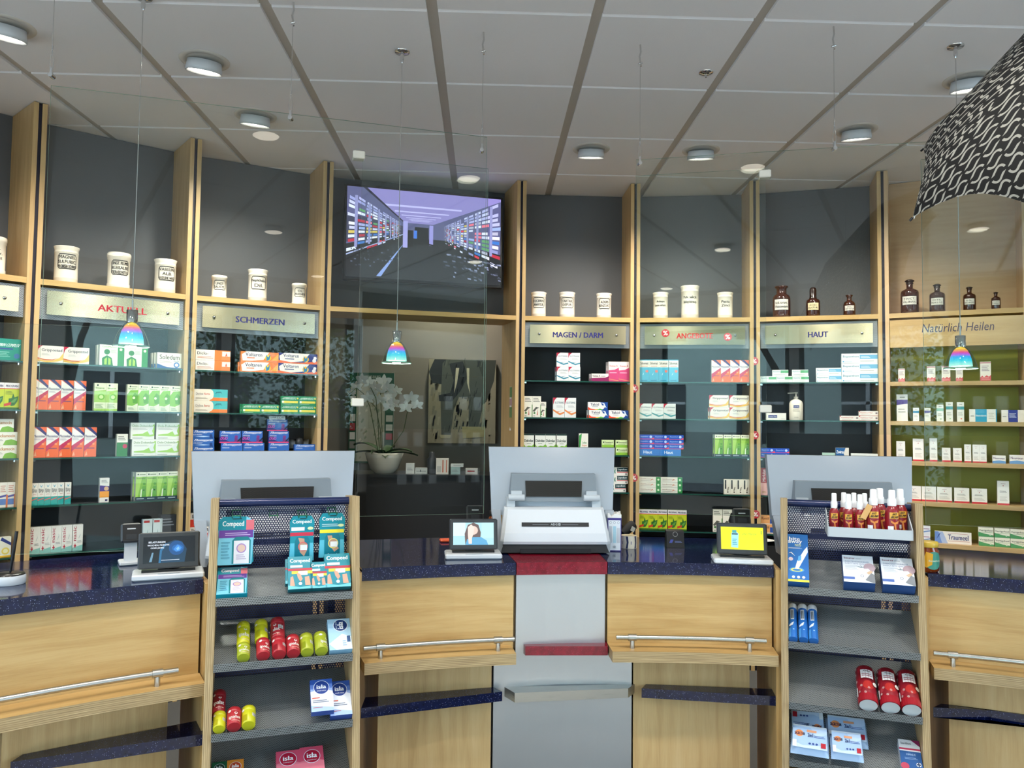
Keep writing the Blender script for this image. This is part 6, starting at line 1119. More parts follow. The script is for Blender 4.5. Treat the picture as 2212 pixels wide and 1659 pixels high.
def a_sag(k):
    def fn(a): a.r(0, 0, 1, 1, '#a9c4e4'); a.pl([(0, 0), (0, .25), (.3, .1), (1, .2), (1, 0)], '#c8daf0'); a.pl([(.5, 1), (.7, .5), (1, .7), (1, 1)], '#bcd2ee'); a.r(0, .93, 1, 1, '#c4d0dc'); a.c(.2, .62, .12, '#e8925a', 16); a.t('SAGROTAN', .06, .54, .36, .68, '#20244a', .02); a.t('2in1', .44, .5, .6, .66, '#24386a', .02); a.l(.62, .48, .95, .6, 2, '#5a70a8'); a.r(.42, .7, .7, .8, '#e0a07a'); a.c(.5, .2, .035, '#3a5090', 12); a.c(.6, .2, .035, '#3a5090', 12); a.c(.7, .2, .035, '#3a5090', 12); a.r(.82, .06, .96, .28, '#b82a38'); a.r(0, .0, .12, .3, '#dfe4e6')
    return fn
def pouch(k, xl, xr, yt, yb, lift, lab, rot=0., flip=False):
    t0, q0 = SR.hit(k, xl, yb, lift+.02); t1, _ = SR.hit(k, xr, yb, lift+.02); q1 = SR.hit(k, (xl+xr)/2, yt, lift+.02)[1]; w = t1-t0; h = q1-q0; q0 = max(q0, .002); tc = max(-.1955+w/2, min(.1955-w/2, (t0+t1)/2)); t0, t1 = tc-w/2, tc+w/2
    m = MB(); n = 10; d = .026
    def Z(u, v): e = max(0, (1-abs(2*u-1)**3.))*max(0, (1-abs(2*v-1)**3.)); return e**.45
    top = [[((i/n-.5)*w, -d*Z(i/n, j/n), j/n*h) for i in range(n+1)] for j in range(n+1)]; bot = [[((i/n-.5)*w, .0+.001, j/n*h) for i in range(n+1)] for j in range(n+1)]
    m.grid(top, 'print', hx('#a9c4e4')); m.grid([r_[::-1] for r_ in bot], 'print', hx('#b8cce4'))
    a = Art(m, w*.9, h*.86, z=h*.07, y=-d-.0002, eps=.0002)
    if flip: a.M = Matrix.Translation((0, 0, h)) @ Matrix.Rotation(math.pi, 4, 'Y')
    a_sag(0)(a); m.build('wet_wipe_pack', None, SR.frame(k, (t0+t1)/2, q0, lift+.002, rot), lab, 'wipes pack', 'blue wet wipe packs')
pouch(3, 1708, 1785, 1537, 1592, .0, 'pale blue wet wipe pack, upside down, upper left of four', -.02, True); pouch(3, 1786, 1876, 1549, 1600, .0, 'pale blue wet wipe pack, upper right of four')
pouch(3, 1708, 1792, 1590, 1642, .03, 'pale blue wet wipe pack, lower left of four', .03); pouch(3, 1797, 1868, 1598, 1648, .03, 'pale blue wet wipe pack, lower right of four')
def a_ster(a): a.r(0, 0, 1, 1, '#dfe2e6'); a.r(0, 0, 1, .62, '#2f5a94'); a.pl([(.6, 1), (1, .8), (1, 1)], '#8a2a5a'); a.r(0, .66, 1, .72, '#b83a5a'); a.t('Sterillium', .1, .84, .6, .91, '#6a7078', .01); a.t('HÄNDE', .3, .48, .74, .56, '#a8c4e4', .01); a.c(.82, .2, .12, '#eef0f4', 18); a.r(.79, .13, .85, .27, '#20385a'); a.r(.72, .175, .92, .225, '#20385a'); a.c(.16, .12, .2, '#c04a60', 18); a.l(.2, .34, .8, .42, 2, '#88a8d0')
SR.lay(3, 1950, 1996, 1600, 1668, .03, '#c8ccd4', a_ster, 'white and blue hand disinfectant carton at bottom of right stand', 'carton')
# wire tray with insect sprays
tz = 1.105; P0 = SR.O+SR.n*(-.03)
def trh(x, y, yy): P = hp(x, y, SR.O+SR.n*yy, SR.n); return (P-SR.O).dot(SR.t), P.z
ta, za = trh(1789, 1160, -.05); tb, zb_ = trh(1972, 1167, -.05); ztray = (za+zb_)/2
root = thing('spray_tray', SR.M @ Matrix.Translation(((ta+tb)/2, -.05, ztray)), 'grey metal tray hooked on the perforated back of right stand', 'tray'); tw = (tb-ta)/2
m = MB(); m.box(-tw, tw, 0, .002, 0, .032, 'light_plastic'); m.box(-tw, tw, .002, .15, 0, .002, 'light_plastic')
for s_ in (-1, 1):
    x = s_*tw; q = [(0, 0), (0, .032), (.09, .075), (.15, .085), (.15, 0)]; e = .0015
    m.poly([(x-e, y, z) for y, z in q], 'light_plastic'); m.poly([(x+e, y, z) for y, z in q][::-1], 'light_plastic')
    for i in range(5): (y0, z0_), (y1, z1_) = q[i], q[(i+1) % 5]; m.poly([(x-e, y0, z0_), (x+e, y0, z0_), (x+e, y1, z1_), (x-e, y1, z1_)], 'light_plastic')
m.build('tray', root)
def spray(xc, yy, big, lab, tag_=False, stick=False):
    t0 = trh(xc, 1130, yy)[0]; r = .0215 if big else .0165; h = .105 if big else .088; hc = .05 if big else .048
    root = thing('spray_bottle', SR.M @ TM(t0, yy, ztray+.0025, random.uniform(-.25, .25)), lab, 'spray bottle', 'red insect spray bottles')
    m = MB(); m.lathe([(r*.94, 0), (r, .003), (r, h*.74), (r*.93, h*.84), (r*.7, h*.93), (r*.45, h)], 'spray_red', 28); m.build('body', root)
    m = MB(); a = Art(m, r*1.7, h, R=r+.0003, eps=.0003); a.r(.12, .6, .92, .8, '#e0a83a'); a.t('ANTI', .35, .71, .7, .78, '#3a2a18', .03, .2); a.t('BRUMM', .25, .62, .85, .69, '#3a2a18', .03, .2)
    for pts in ([(.5, .5), (.2, .56), (.25, .48), (.48, .44)], [(.55, .5), (.88, .55), (.8, .46), (.58, .44)], [(.46, .5), (.6, .48), (.68, .22), (.6, .12), (.52, .3)], [(.4, .34), (.2, .12), (.26, .12), (.45, .3)], [(.66, .3), (.9, .14), (.86, .1), (.66, .22)]): a.k = 4; a.pl(pts, '#d8843c')
    if stick: a.k = 8; a.r(.0, .26, .42, .38, '#e8e8ea')
    m.build('label', root)
    m = MB(); m.lathe([(r*.62, h*.985), (r*.66, h+.012), (r*.62, h+hc*.4), (r*.5, h+hc*.45), (r*.48, h+hc*.96), (r*.36, h+hc), (0, h+hc)], 'cap_white', 24); m.build('pump_cap', root)
    if tag_:
        m = MB(); m.box(-.009, .009, 0, .0008, -.05, 0, 'print', hx('#d8a868')); m.build('paper_tag', root, Matrix.Translation((-r*.5, -r*1.05, h*1.0)) @ Matrix.Rotation(.45, 4, 'Y'))
G = [(1802, .0, 0, 'small, leftmost in the tray'), (1833, -.01, 0, 'small, second in the front row'), (1858, -.012, 0, 'small, third in the front row'), (1887, -.02, 1, 'large, with paper tag, in front'), (1927, -.022, 1, 'large, rightmost in front with price sticker'), (1823, .045, 0, 'small, behind the two leftmost'), (1845, .045, 0, 'small, behind second and third'), (1868, .042, 0, 'small, behind the tagged large one'), (1901, .04, 1, 'large, behind the tagged one'), (1945, .035, 1, 'large, at the right end of the back row')]
for i, (xc, yy, big, lb) in enumerate(G): spray(xc, yy, big, 'red insect spray bottle in the tray, '+lb, tag_=(i == 3), stick=i in (3, 4, 9))
m = MB(); m.box(-.012, .0, 0, .0012, 0, .075, 'print', hx('#d8d84a')); 
P = hp(1682, 1186, SR.O+SR.t*-.2195, SR.t); m2 = MB(); m2.box(0, .0012, -.0, .03, 0, .07, 'print', hx('#d9d94c')); m2.build('yellow_note', SR.root, SR.M.inverted() @ TM(P.x, P.y, P.z, SR.rz))
# ================================================================ cash terminals
def wedge(m, pts, y0f, mat):
    pass
def terminal(o, rz, lab, mon_dy=.13, sx=1., sz=1.):
    root = thing('cash_terminal', TM(o.x, o.y, ZC+.0005, rz) @ Matrix.Diagonal((sx, 1, sz, 1)), lab, 'cash terminal', 'cash terminals')
    # monitor seen from behind, leaning
    m = MB(); def_ = [(-.245, .385), (-.235, .13), (-.20, .125), (.20, .125), (.235, .13), (.245, .385), (.24, .39), (-.24, .39)]
    yf = lambda x, z: mon_dy-.02+.10*(z-.13)-.05*(1-(x/.25)**2)*(1-max(0, (z-.2)/.19)**2)*.6
    n = 12; rows = []
    for i in range(9):
        z = .13+.257*i/8; hwid = .232+.013*i/8
        rows.append([(-hwid+2*hwid*j/n, yf(-hwid+2*hwid*j/n, z), z) for j in range(n+1)])
    m.grid(rows, 'monitor_plastic')
    bk = [[(x, mon_dy+.022+.10*(z-.13), z) for x, y, z in r_] for r_ in rows]
    m.grid([r_[::-1] for r_ in bk], 'black')
    for k_ in (0, n):
        m.grid([[rows[i][k_], bk[i][k_]] for i in range(9)][::1 if k_ else -1], 'monitor_plastic', smooth=False)
    m.grid([rows[8], bk[8]], 'black', smooth=False); m.grid([bk[0], rows[0]], 'monitor_plastic', smooth=False); mon = m.build('monitor', root)
    m = MB(); y_ = mon_dy-.062; B_ = [(-.165, y_, .185), (.165, y_, .185), (.172, y_+.045, .185), (-.172, y_+.045, .185), (-.160, y_+.014, .288), (.160, y_+.014, .288), (.16, y_+.05, .29), (-.16, y_+.05, .29)]
    m.hexa([Vector(p) for p in B_], 'grey_plastic'); m.build('bracket_cover', mon)
    m = MB(); B_ = [(-.105, y_-.002, .203), (.105, y_-.002, .203), (.105, y_+.02, .203), (-.105, y_+.02, .203), (-.108, y_+.006, .262), (.108, y_+.006, .262), (.108, y_+.03, .262), (-.108, y_+.03, .262)]; m.hexa([Vector(p) for p in B_], 'vent_mesh'); m.build('vent', mon)
    for x in (-.142, .142):
        m = MB(); m.tube([(x-.03, y_-.01, .2), (x+.03, y_-.01, .2)], .012, 'light_plastic', 14); m.box(x-.02, x+.02, y_-.012, y_+.03, .195, .225, 'light_plastic'); m.box(x-.016+(.02 if x > 0 else -.02), x+.016+(.02 if x > 0 else -.02), y_-.004, y_+.03, .12, .2, 'light_plastic'); m.build('hinge', root)
    # printer body
    m = MB(); w0, w1 = .187, .205
    prof = [(.0, .035), (-.004, .045), (.002, .075), (.035, .158), (.05, .165), (.10, .165), (.13, .16)]
    rows = []
    for i, (y, z) in enumerate(prof):
        w_ = w1-(w1-w0)*min(1, (z-.035)/.125); rows.append([(-w_, y+.012, z-.0), (-w_+.012, y, z), (w_-.012, y, z), (w_, y+.012, z)])
    m.grid(rows, 'white_plastic', smooth=False)
    for s_ in (0, -1):
        x = [r_[s_] for r_ in rows]; m.poly([*(x if s_ else x[::-1])], 'white_plastic')
    a = Art(m, .25, .016, eps=.0006, M=Matrix.Translation((0, .0098, .098)) @ Matrix.Rotation(-.38, 4, 'X')); a.r(0, 0, 1, 1, '#14181c'); a.r(.16, .42, .4, .5, '#8a9098'); a.r(.6, .42, .84, .5, '#8a9098'); a.t('ADG', .43, .28, .53, .74, '#c8d0d4', .01); a.r(.545, .28, .575, .74, '#c8d0d4'); a.r(.55, .42, .57, .6, '#14181c'); m.build('printer_cover', root)
    m = MB(); m.box(-.18, .18, .10, .14, .02, .195, 'light_plastic')
    for k_ in range(46): m.box(-.150+k_*.0065, -.1475+k_*.0065, .0985, .101, .174, .186, 'black_matt')
    m.build('rear_housing', root)
    m = MB(); m.hexa([Vector(p) for p in ((-.2, .0, 0.004), (.2, .0, .004), (.19, .15, .004), (-.19, .15, .004), (-.188, .006, .036), (.188, .006, .036), (.188, .15, .036), (-.188, .15, .036))], 'black_matt'); m.box(-.13, .13, -.01, .0, .004, .018, 'black_matt'); m.build('base', root)
    for x in (-.2, .2):
        m = MB(); sx = -1 if x < 0 else 1; m.hexa([Vector(p) for p in ((x*.95, .05, 0), (x*1.06, .05, 0), (x*1.06, .15, 0), (x*.95, .15, 0), (x*1., .09, .15), (x*1.17, .09, .15), (x*1.17, .128, .15), (x*1., .128, .15))] if sx > 0 else [Vector(p) for p in ((x*1.06, .05, 0), (x*.95, .05, 0), (x*.95, .15, 0), (x*1.06, .15, 0), (x*1.17, .09, .15), (x*1., .09, .15), (x*1., .128, .15), (x*1.17, .128, .15))], 'monitor_plastic'); m.build('side_arm', root)
    return root
P = hz(1200, 1197, ZC); terminal(P, math.radians(2), 'white cash terminal in the middle, above the red worktop')
d = ray(596, 974); P = EYE+d*(2.80/d.y); n_ = Vector((-math.sin(math.radians(22)), math.cos(math.radians(22)), 0)); terminal(P-n_*.15, math.radians(22), 'white cash terminal behind the left display stand', sx=1.12, sz=.96)
d = ray(1809, 984); P = EYE+d*(2.97/d.y); n_ = Vector((-math.sin(math.radians(-8)), math.cos(math.radians(-8)), 0)); terminal(P-n_*.15, math.radians(-8), 'white cash terminal behind the right display stand', sx=1.08, sz=.955)
# ---------------------------------------------------------------- customer displays
def cdisplay(px_, py_, rz, art, lab, w=.172, h=.108, tilt=12):
    P = hz(px_, py_, ZC); root = thing('customer_display', TM(P.x, P.y, ZC+.0005, rz), lab, 'display', 'customer displays')
    m = MB(); m.box(-.1, .1, 0, .11, 0, .018, 'white_plastic', bev=.004); m.box(-.03, .03, .002, .004, .019, .0195, 'grey_plastic'); m.build('base', root)
    m = MB(); m.box(-.075, .075, .035, .09, .018, .026, 'black'); m.hexa([Vector(p) for p in ((-.03, .05, .025), (.03, .05, .025), (.03, .075, .025), (-.03, .075, .025), (-.02, .05, .07), (.02, .05, .07), (.02, .062, .07), (-.02, .062, .07))], 'black'); m.build('foot', root)
    m = MB(); m.box(-w/2, w/2, 0, .014, 0, h, 'dark_plastic', bev=.004); Mh = Matrix.Translation((0, .03, .030)) @ Matrix.Rotation(math.radians(-tilt), 4, 'X'); hd = m.build('housing', root, Mh)
    m = MB(); sw_, sh_ = w*.84, h*.72; a = Art(m, sw_, sh_, 'screen', eps=.0001, z=h*.15); art(a); m.build('screen', hd, Matrix.Translation((0, -.0003, 0)))
def s_xray(a): a.r(0, 0, 1, 1, '#0f151c'); a.pl([(.3, .0), (.32, .5), (.42, .74), (.6, .86), (.74, .8), (.84, .5), (.8, 0)], '#1c3c56'); a.pl([(.3, .0), (.32, .5), (.42, .74), (.45, .72), (.36, .45), (.34, .0)], '#2f6a94'); a.c(.64, .55, .15, '#1f4f86', 18); a.c(.66, .54, .11, '#2563a6', 18, .14); a.pl([(.58, .5), (.66, .68), (.74, .56), (.7, .42), (.63, .4)], '#3f86d0'); a.pl([(.63, .52), (.68, .6), (.7, .5), (.66, .45)], '#7ab4ee'); a.pl([(.12, .05), (.17, .05), (.2, .4), (.17, .4)], '#6a90a8'); a.t('BELASTUNGEN', .10, .76, .42, .83, '#dfe8f4', .03); a.t('WOCHEN, MONATE', .08, .64, .50, .71, '#dfe8f4', .03); a.t('ODER JAHRE', .14, .53, .40, .60, '#dfe8f4', .03); a.r(.35, .09, .7, .11, '#cfd8e4')
def s_woman(a): a.r(0, 0, 1, 1, '#a8d4dc'); a.r(0, .4, .3, 1, '#cfe8ec'); a.r(.7, .3, 1, 1, '#b4dce4'); a.pl([(.3, .0), (.28, .5), (.36, .9), (.5, 1), (.62, .9), (.68, .55), (.66, .2), (.55, .1)], '#6a5a58'); a.pl([(.3, 0), (.34, .25), (.5, .35), (.68, .35), (.82, .2), (.86, 0)], '#5fa4cc'); a.c(.49, .65, .12, '#dcc4b8', 16, .2); a.pl([(.38, .05), (.36, .45), (.36, .8), (.44, .92), (.52, .8), (.5, .5), (.46, .3), (.46, .05)], '#e6d2c8'); 
def s_yel(a): a.r(0, 0, 1, 1, '#e4e82a'); a.pl([(.24, .1), (.25, .72), (.28, .78), (.38, .78), (.42, .7), (.40, .08)], '#9fdfe8'); a.r(.27, .74, .37, .86, '#4aa0a8'); a.r(.26, .66, .4, .72, '#2a4a58'); a.t('Die Pflanze', .52, .66, .84, .75, '#a0b83a', 0, .1); a.r(.94, .7, .97, .86, '#a8c040'); a.l(.27, .2, .38, .5, 4, '#3f98b0')
cdisplay(364, 1253, math.radians(22), s_xray, 'customer display with blue shoulder x-ray, left on the counter'); cdisplay(1024, 1209, math.radians(5), s_woman, 'customer display with woman covering her face, left of middle terminal'); cdisplay(1607, 1220, math.radians(-10), s_yel, 'customer display with bright yellow screen, left of right stand')
# ---------------------------------------------------------------- small things on the counter
def onct(px_, py_, z=ZC): P = hz(px_, py_, z); return P
def card_term(px_, py_, rz, lab, s_=1., white=True, h=.14):
    P = onct(px_, py_); root = thing('card_terminal', TM(P.x, P.y, ZC+.0005, rz), lab, 'card terminal')
    m = MB(); m.box(-.04*s_, .04*s_, 0, .09*s_, 0, .012, 'white_plastic' if white else 'black', bev=.003); m.hexa([Vector((x*s_, y*s_, z*s_)) for x, y, z in ((-.022, .03, .012), (.022, .03, .012), (.022, .055, .012), (-.022, .055, .012), (-.022, .03, .085), (.022, .03, .085), (.022, .05, .085), (-.022, .05, .085))], 'white_plastic' if white else 'black'); m.build('stand', root)
    m = MB(); m.box(-.037*s_, .037*s_, 0, .022*s_, 0, .075*s_, 'dark_plastic', bev=.005); a = Art(m, .074*s_, .075*s_, eps=.0003); a.r(.08, .1, .92, .9, '#0c0d10'); a.r(.3, .66, .7, .72, '#c8ccd0'); a.r(.25, .15, .75, .4, '#22262c'); m.build('reader', root, Matrix.Translation((0, .012*s_, h*.5)) @ Matrix.Rotation(-.35, 4, 'X'))
card_term(283, 1222, .5, 'white and black card terminal beside the left customer display', .85, h=.15)
P = onct(4, 1266); root = thing('pen_holder', TM(P.x, P.y+.03, ZC+.0005), 'round white pen holder with a black cap, at the left edge', 'pen holder'); m = MB(); m.lathe([(.042, 0), (.044, .004), (.044, .022), (.042, .026)], 'white_plastic', 30); m.lathe([(.042, .026), (.04, .03), (0, .031)], 'black', 30); m.build('base', root)
m = MB(); m.tube([(0, 0, 0), (.006, .0, .05), (.014, 0, .118)], [.003, .0045, .0045], 'black', 10); m.build('pen', None, TM(P.x+.004, P.y+.03, ZC+.0325), 'black ballpoint pen standing in the white pen holder', 'pen')
card_term(1027, 1165, .1, 'white topped card reader behind the middle customer display', .95, h=.14)
m = MB(); m.box(-.025, .025, 0, .05, 0, .01, 'print', hx('#e2603a'), bev=.003); P = onct(966, 1172); m.build('stapler', None, TM(P.x, P.y, ZC+.0005, .2), 'small orange gadget behind the middle customer display', 'gadget')
m = MB(); m.lathe([(.02, 0), (.024, .004), (.024, .08), (.017, .10), (.012, .11)], 'honey', 20); m.lathe([(.014, .11), (.014, .13), (0, .132)], 'black', 16); P = onct(1064, 1174); m.build('dropper_bottle', None, TM(P.x, P.y, ZC+.0005), 'orange bottle with black cap left of the middle terminal', 'bottle')
# glove box
P = onct(1327, 1191); root = thing('glove_box', TM(P.x, P.y, ZC+.0005, -.12), 'upright white and purple glove box right of middle terminal', 'box')
m = MB(); m.box(-.026, .026, 0, .08, 0, .125, 'print', hx('#3a2f7a')); a = Art(m, .052, .125); a.r(.06, .03, .94, .93, '#dfe4ea'); [a.c(x, .86, .09, '#8a90a0', 12) for x in (.22, .5, .78)]; [a.c(x, .86, .07, '#dfe4ea', 12) for x in (.22, .5, .78)]; a.r(.1, .25, .32, .75, '#b8bec8'); a.r(.4, .25, .62, .75, '#a8cfe0'); a.r(.68, .25, .9, .7, '#c4c8d0'); a.t('CE', .4, .1, .6, .16, '#3a3f48', .02); m.build('carton', root)
m = MB(); rn = random.Random(2); rows = [[(-.026+.052*i/8, .002+.076*j/4, .125+(.014*rn.random()+.004 if 0 < i < 8 or True else 0)) for i in range(9)] for j in range(5)]; m.grid(rows, 'white_paint', smooth=False); m.grid([[(p[0], p[1], .1245) for p in rows[0]], rows[0]], 'white_paint', smooth=False); m.build('gloves', root)
P = onct(1361, 1186); root = thing('label_roll', TM(P.x, P.y+.03, ZC+.0005), 'white and navy label roll beside the glove box', 'label roll')
m = MB(); m.lathe([(.031, 0), (.031, .048)], 'print', 36, hx('#e4dccb'), capb=False, capt=False); m.lathe([(.031, .048), (.013, .048), (.013, .0)], 'print', 36, hx('#d8c8a4'), capb=False, capt=False); a = Art(m, math.pi*.031*1.2, .048, R=.031, eps=.0003)
for x in (.12, .42, .72, .98): a.k = 1; a.pl([(x-.06, .02), (x-.03, .5), (x-.06, .98), (x+.01, .98), (x+.03, .5), (x+.0, .02)], '#1c2350'); a.l(x+.1, .2, x+.13, .8, 1, '#8a8aa0')
m.build('roll', root)
P = onct(1357, 1163); root = thing('barcode_scanner', TM(P.x, P.y, ZC+.0005, .4), 'black handheld scanner lying behind the label roll', 'scanner'); m = MB(); m.tube([(-.03, 0, .02), (0, .01, .035), (.035, .02, .05)], [.012, .02, .022], 'black_matt', 12); m.tube([(.0, .01, .03), (-.005, .06, .008)], [.016, .012], 'black_matt', 10); a = Art(m, .02, .02, eps=.001, M=Matrix.Translation((.01, -.012, .03)) @ Matrix.Rotation(.5, 4, 'Y')); a.r(0, 0, 1, 1, '#e0ddd0'); m.build('body', root)
P = onct(1460, 1184); root = thing('contactless_reader', TM(P.x, P.y, ZC+.0005, -.06), 'black counter reader with pale label right of middle terminal', 'card reader')
m = MB(); m.hexa([Vector(p) for p in ((-.034, 0, 0), (.034, 0, 0), (.034, .06, 0), (-.034, .06, 0), (-.034, .02, .062), (.034, .02, .062), (.034, .05, .066), (-.034, .05, .066))], 'black'); a = Art(m, .062, .022, eps=.0006, M=Matrix.Translation((0, .0052, .014)) @ Matrix.Rotation(-.31, 4, 'X')); a.r(0, 0, 1, 1, '#b8bfd4'); a.pl([(.1, .2), (.2, .8), (.38, .8), (.28, .2)], '#3f4a9a'); a.l(.45, .25, .9, .6, 2, '#6a7ab0'); a = Art(m, .02, .012, eps=.0006, M=Matrix.Translation((0, .0145, .045)) @ Matrix.Rotation(-.31, 4, 'X')); a.c(.5, .5, .5, '#8a8a8a'); a.c(.5, .5, .4, '#15161a'); m.build('body', root)
card_term(1606, 1176, -.1, 'black and silver card reader behind the yellow customer display', .95, False, h=.15)
m = MB(); rn = random.Random(8); m.tube([(0, 0, .0), (.005, 0, .04), (-.004, 0, .08), (.0, 0, .11)], [.012, .014, .02, .014], 'black_matt', 10); P = onct(1586, 1166); m.build('handset', None, TM(P.x, P.y, ZC+.0005), 'black handset behind the yellow customer display', 'handset')
m = MB(); rows = [[(x, y, .002+.02*max(0, (x-.02)*6)**2) for x in (0, .02, .04, .06)] for y in (0, .05, .1)]; m.grid(rows, 'white_paint'); P = onct(1668, 1172); m.build('paper_sheet', None, TM(P.x-.02, P.y, ZC+.001, .4), 'curled white paper beside the right display stand', 'paper')
# honey jar
P = onct(2016, 1238); root = thing('honey_jar', TM(P.x, P.y+.036, ZC+.0005), 'honey jar with yellow lid right of the right stand', 'jar')
m = MB(); m.lathe([(.031, 0), (.036, .006), (.036, .07), (.031, .08), (.031, .084)], 'honey', 32); m.build('glass_body', root)
m = MB(); m.lathe([(.034, .082), (.035, .084), (.035, .096), (.033, .099), (0, .0985)], 'print', 32, hx('#c8a83a')); m.build('lid', root)
m = MB(); a = Art(m, .07, .07, R=.0365, eps=.0003, z=.006); a.c(.55, .48, .48, '#3f8a7a', 24, .42); a.pl([(.0, .3), (.2, .9), (.5, .8), (.45, .3), (.2, .15)], '#d8a020'); a.t('Bienenhonig', .3, .4, .95, .52, '#dfe8c8', .01); a.k = 1; m.build('label', root)
# ================================================================ hanging glass screens
def vpl(A_, B_): d = (B_-A_); d.z = 0; t_ = d.normalized(); return t_, Vector((-t_.y, t_.x, 0))
A1 = hz(1043, 70, CEIL); A2 = hz(630, 5, CEIL); D1 = hz(1387, 97, CEIL); D2 = hz(1800, 58, CEIL)
tA, nA = vpl(A2, A1); tD, nD = vpl(D1, D2)
def pane(O, t_, n_, x0, x1, zt_, zb_, lab, off=0.):
    # x0,x1 pixel columns measured at mid height
    def uu(px_, z):
        y = 700.
        for _ in range(6):
            P = hp(px_, y, O+n_*off, n_); y += (P.z-z)*560
        return (P-O).dot(t_)
    zm = (zt_+zb_)/2; u0 = uu(x0, zm) if not isinstance(x0, tuple) else x0[0]; u1 = uu(x1, zm) if not isinstance(x1, tuple) else x1[0]
    m = MB(); th = .006; M_ = Matrix(((t_.x, n_.x, 0, O.x+n_.x*off), (t_.y, n_.y, 0, O.y+n_.y*off), (0, 0, 1, 0), (0, 0, 0, 1)))
    m.poly([(u0, 0, zb_), (u1, 0, zb_), (u1, 0, zt_), (u0, 0, zt_)], 'pane_glass')
    p = [(u0, zb_), (u1, zb_), (u1, zt_), (u0, zt_)]
    m.poly([(x, th, z) for x, z in p][::-1], 'clear_back')
    for i in range(4): (xa, za_), (xb, zb2) = p[i], p[(i+1) % 4]; m.poly([(xa, 0, za_), (xa, th, za_), (xb, th, zb2), (xb, 0, zb2)], 'pane_edge')
    m.build('glass_screen', None, M_, lab, 'glass screen', 'hanging glass screens'); return u0, u1
t = NT('clear_back'); MATS['clear_back'] = t.done(t.n('ShaderNodeBsdfTransparent', {0: (1, 1, 1, 1)}).outputs[0])
def zof(px_, py_, O, n_): return hp(px_, py_, O, n_).z
ztA = (zof(97, 155, A1, nA)+zof(1048, 319, A1, nA))/2; zbA = zof(600, 924, A1, nA)
zbB = zof(910, 1114, A1, nA); ztB = zof(910, 345, A1, nA)
ztD = zof(1373, 345, D1, nD); zbD = zof(1780, 937, D1, nD); zbF = zof(1500, 1112, D1, nD); zbG = zof(2100, 1138, D1, nD)
pane(A1, tA, nA, 95, 1048, ztA, zbA, 'wide hanging glass screen reaching from left bay to wall screen')
pane(A1, tA, nA, 775, 1050, zof(910, 345, A1, nA), zbB, 'low hanging glass screen in front of the orchid', .02)
pane(A1, tA, nA, -60, 412, zof(398, 712, A1, nA), zof(412, 1200, A1, nA)+.02, 'low hanging glass screen behind the left customer display', .02)
pane(D1, tD, nD, 1373, 2330, ztD, zbD, 'wide hanging glass screen in front of ANGEBOTE and HAUT bays')
pane(D1, tD, nD, 1371, 1655, ztD-.06, zbF, 'low hanging glass screen in front of the ANGEBOTE bay', .02)
pane(D1, tD, nD, 1995, 2330, ztD-.06, zbG, 'low hanging glass screen at the right edge', .02)
def block(px_, py_, O, t_, n_, lab, w=.045, h=.03):
    P = hp(px_, py_, O-n_*.008, n_); m = MB(); m.box(-w/2, w/2, 0, .04, -h/2, h/2, 'ceramic' if 'pale' in lab or 1 else '', bev=.003); m.build('glass_clamp', None, TM(P.x, P.y, P.z, math.atan2(t_.y, t_.x)), lab, 'clamp', 'glass clamps')
block(776, 333, A1, tA, nA, 'white clamp at the top left of the orchid glass screen'); block(773, 869, A1, tA, nA, 'white clamp on the glass in front of the orchid'); block(1653, 374, D1, tD, nD, 'small white clamp near ceiling above the HAUT bay'); block(1654, 883, D1, tD, nD, 'small white clamp on the glass in front of HAUT bay')
def wire(px_, pyb, O, n_, lab):
    P = hp(px_, pyb, O, n_); zt_ = P.z+.012; root = thing('hanging_wire', TM(P.x, P.y, 0), lab, 'wire', 'steel wires holding the glass screens')
    m = MB(); m.tube([(0, -.003, CEIL-.09), (0, -.003, zt_+.075)], .0013, 'chrome', 6); cb_ = m.build('cable', root)
    m = MB(); m.tube([(0, -.003, CEIL), (.002, -.003, CEIL-.03), (-.003, -.003, CEIL-.05), (.003, -.003, CEIL-.09)], .0035, 'chrome', 8); m.tube([(.008, -.003, CEIL-.075), (-.008, -.003, CEIL-.08)], .004, 'chrome', 8); m.build('ceiling_hook', root)
    m = MB(); m.tube([(0, -.003, zt_+.085), (0, -.003, zt_+.07)], .003, 'chrome', 8); m.tube([(0, -.003, zt_+.072), (-.007, -.003, zt_+.03), (-.004, -.003, zt_)], .001, 'chrome', 6); m.tube([(0, -.003, zt_+.072), (.007, -.003, zt_+.03), (.004, -.003, zt_)], .001, 'chrome', 6); m.build('wire_loop', cb_)
    m = MB(); m.tube([(0, -.004, zt_+.008), (0, -.004, zt_-.022)], .0055, 'chrome', 10); m.tube([(0, -.012, zt_-.018), (0, .012, zt_-.018)], .008, 'chrome', 12); m.build('clip', root)
for px_, py_, O, n_, lab in ((112, 160, A1, nA, 'leftmost steel wire holding the wide left glass screen'), (628, 252, A1, nA, 'steel wire holding the left glass screen near SCHMERZEN bay'), (1041, 322, A1, nA, 'steel wire at right end of the left glass screen'), (1382, 350, D1, nD, 'steel wire at left end of the right glass screen'), (1802, 318, D1, nD, 'steel wire holding the right glass screen near HAUT bay')): wire(px_, py_, O, n_, lab)
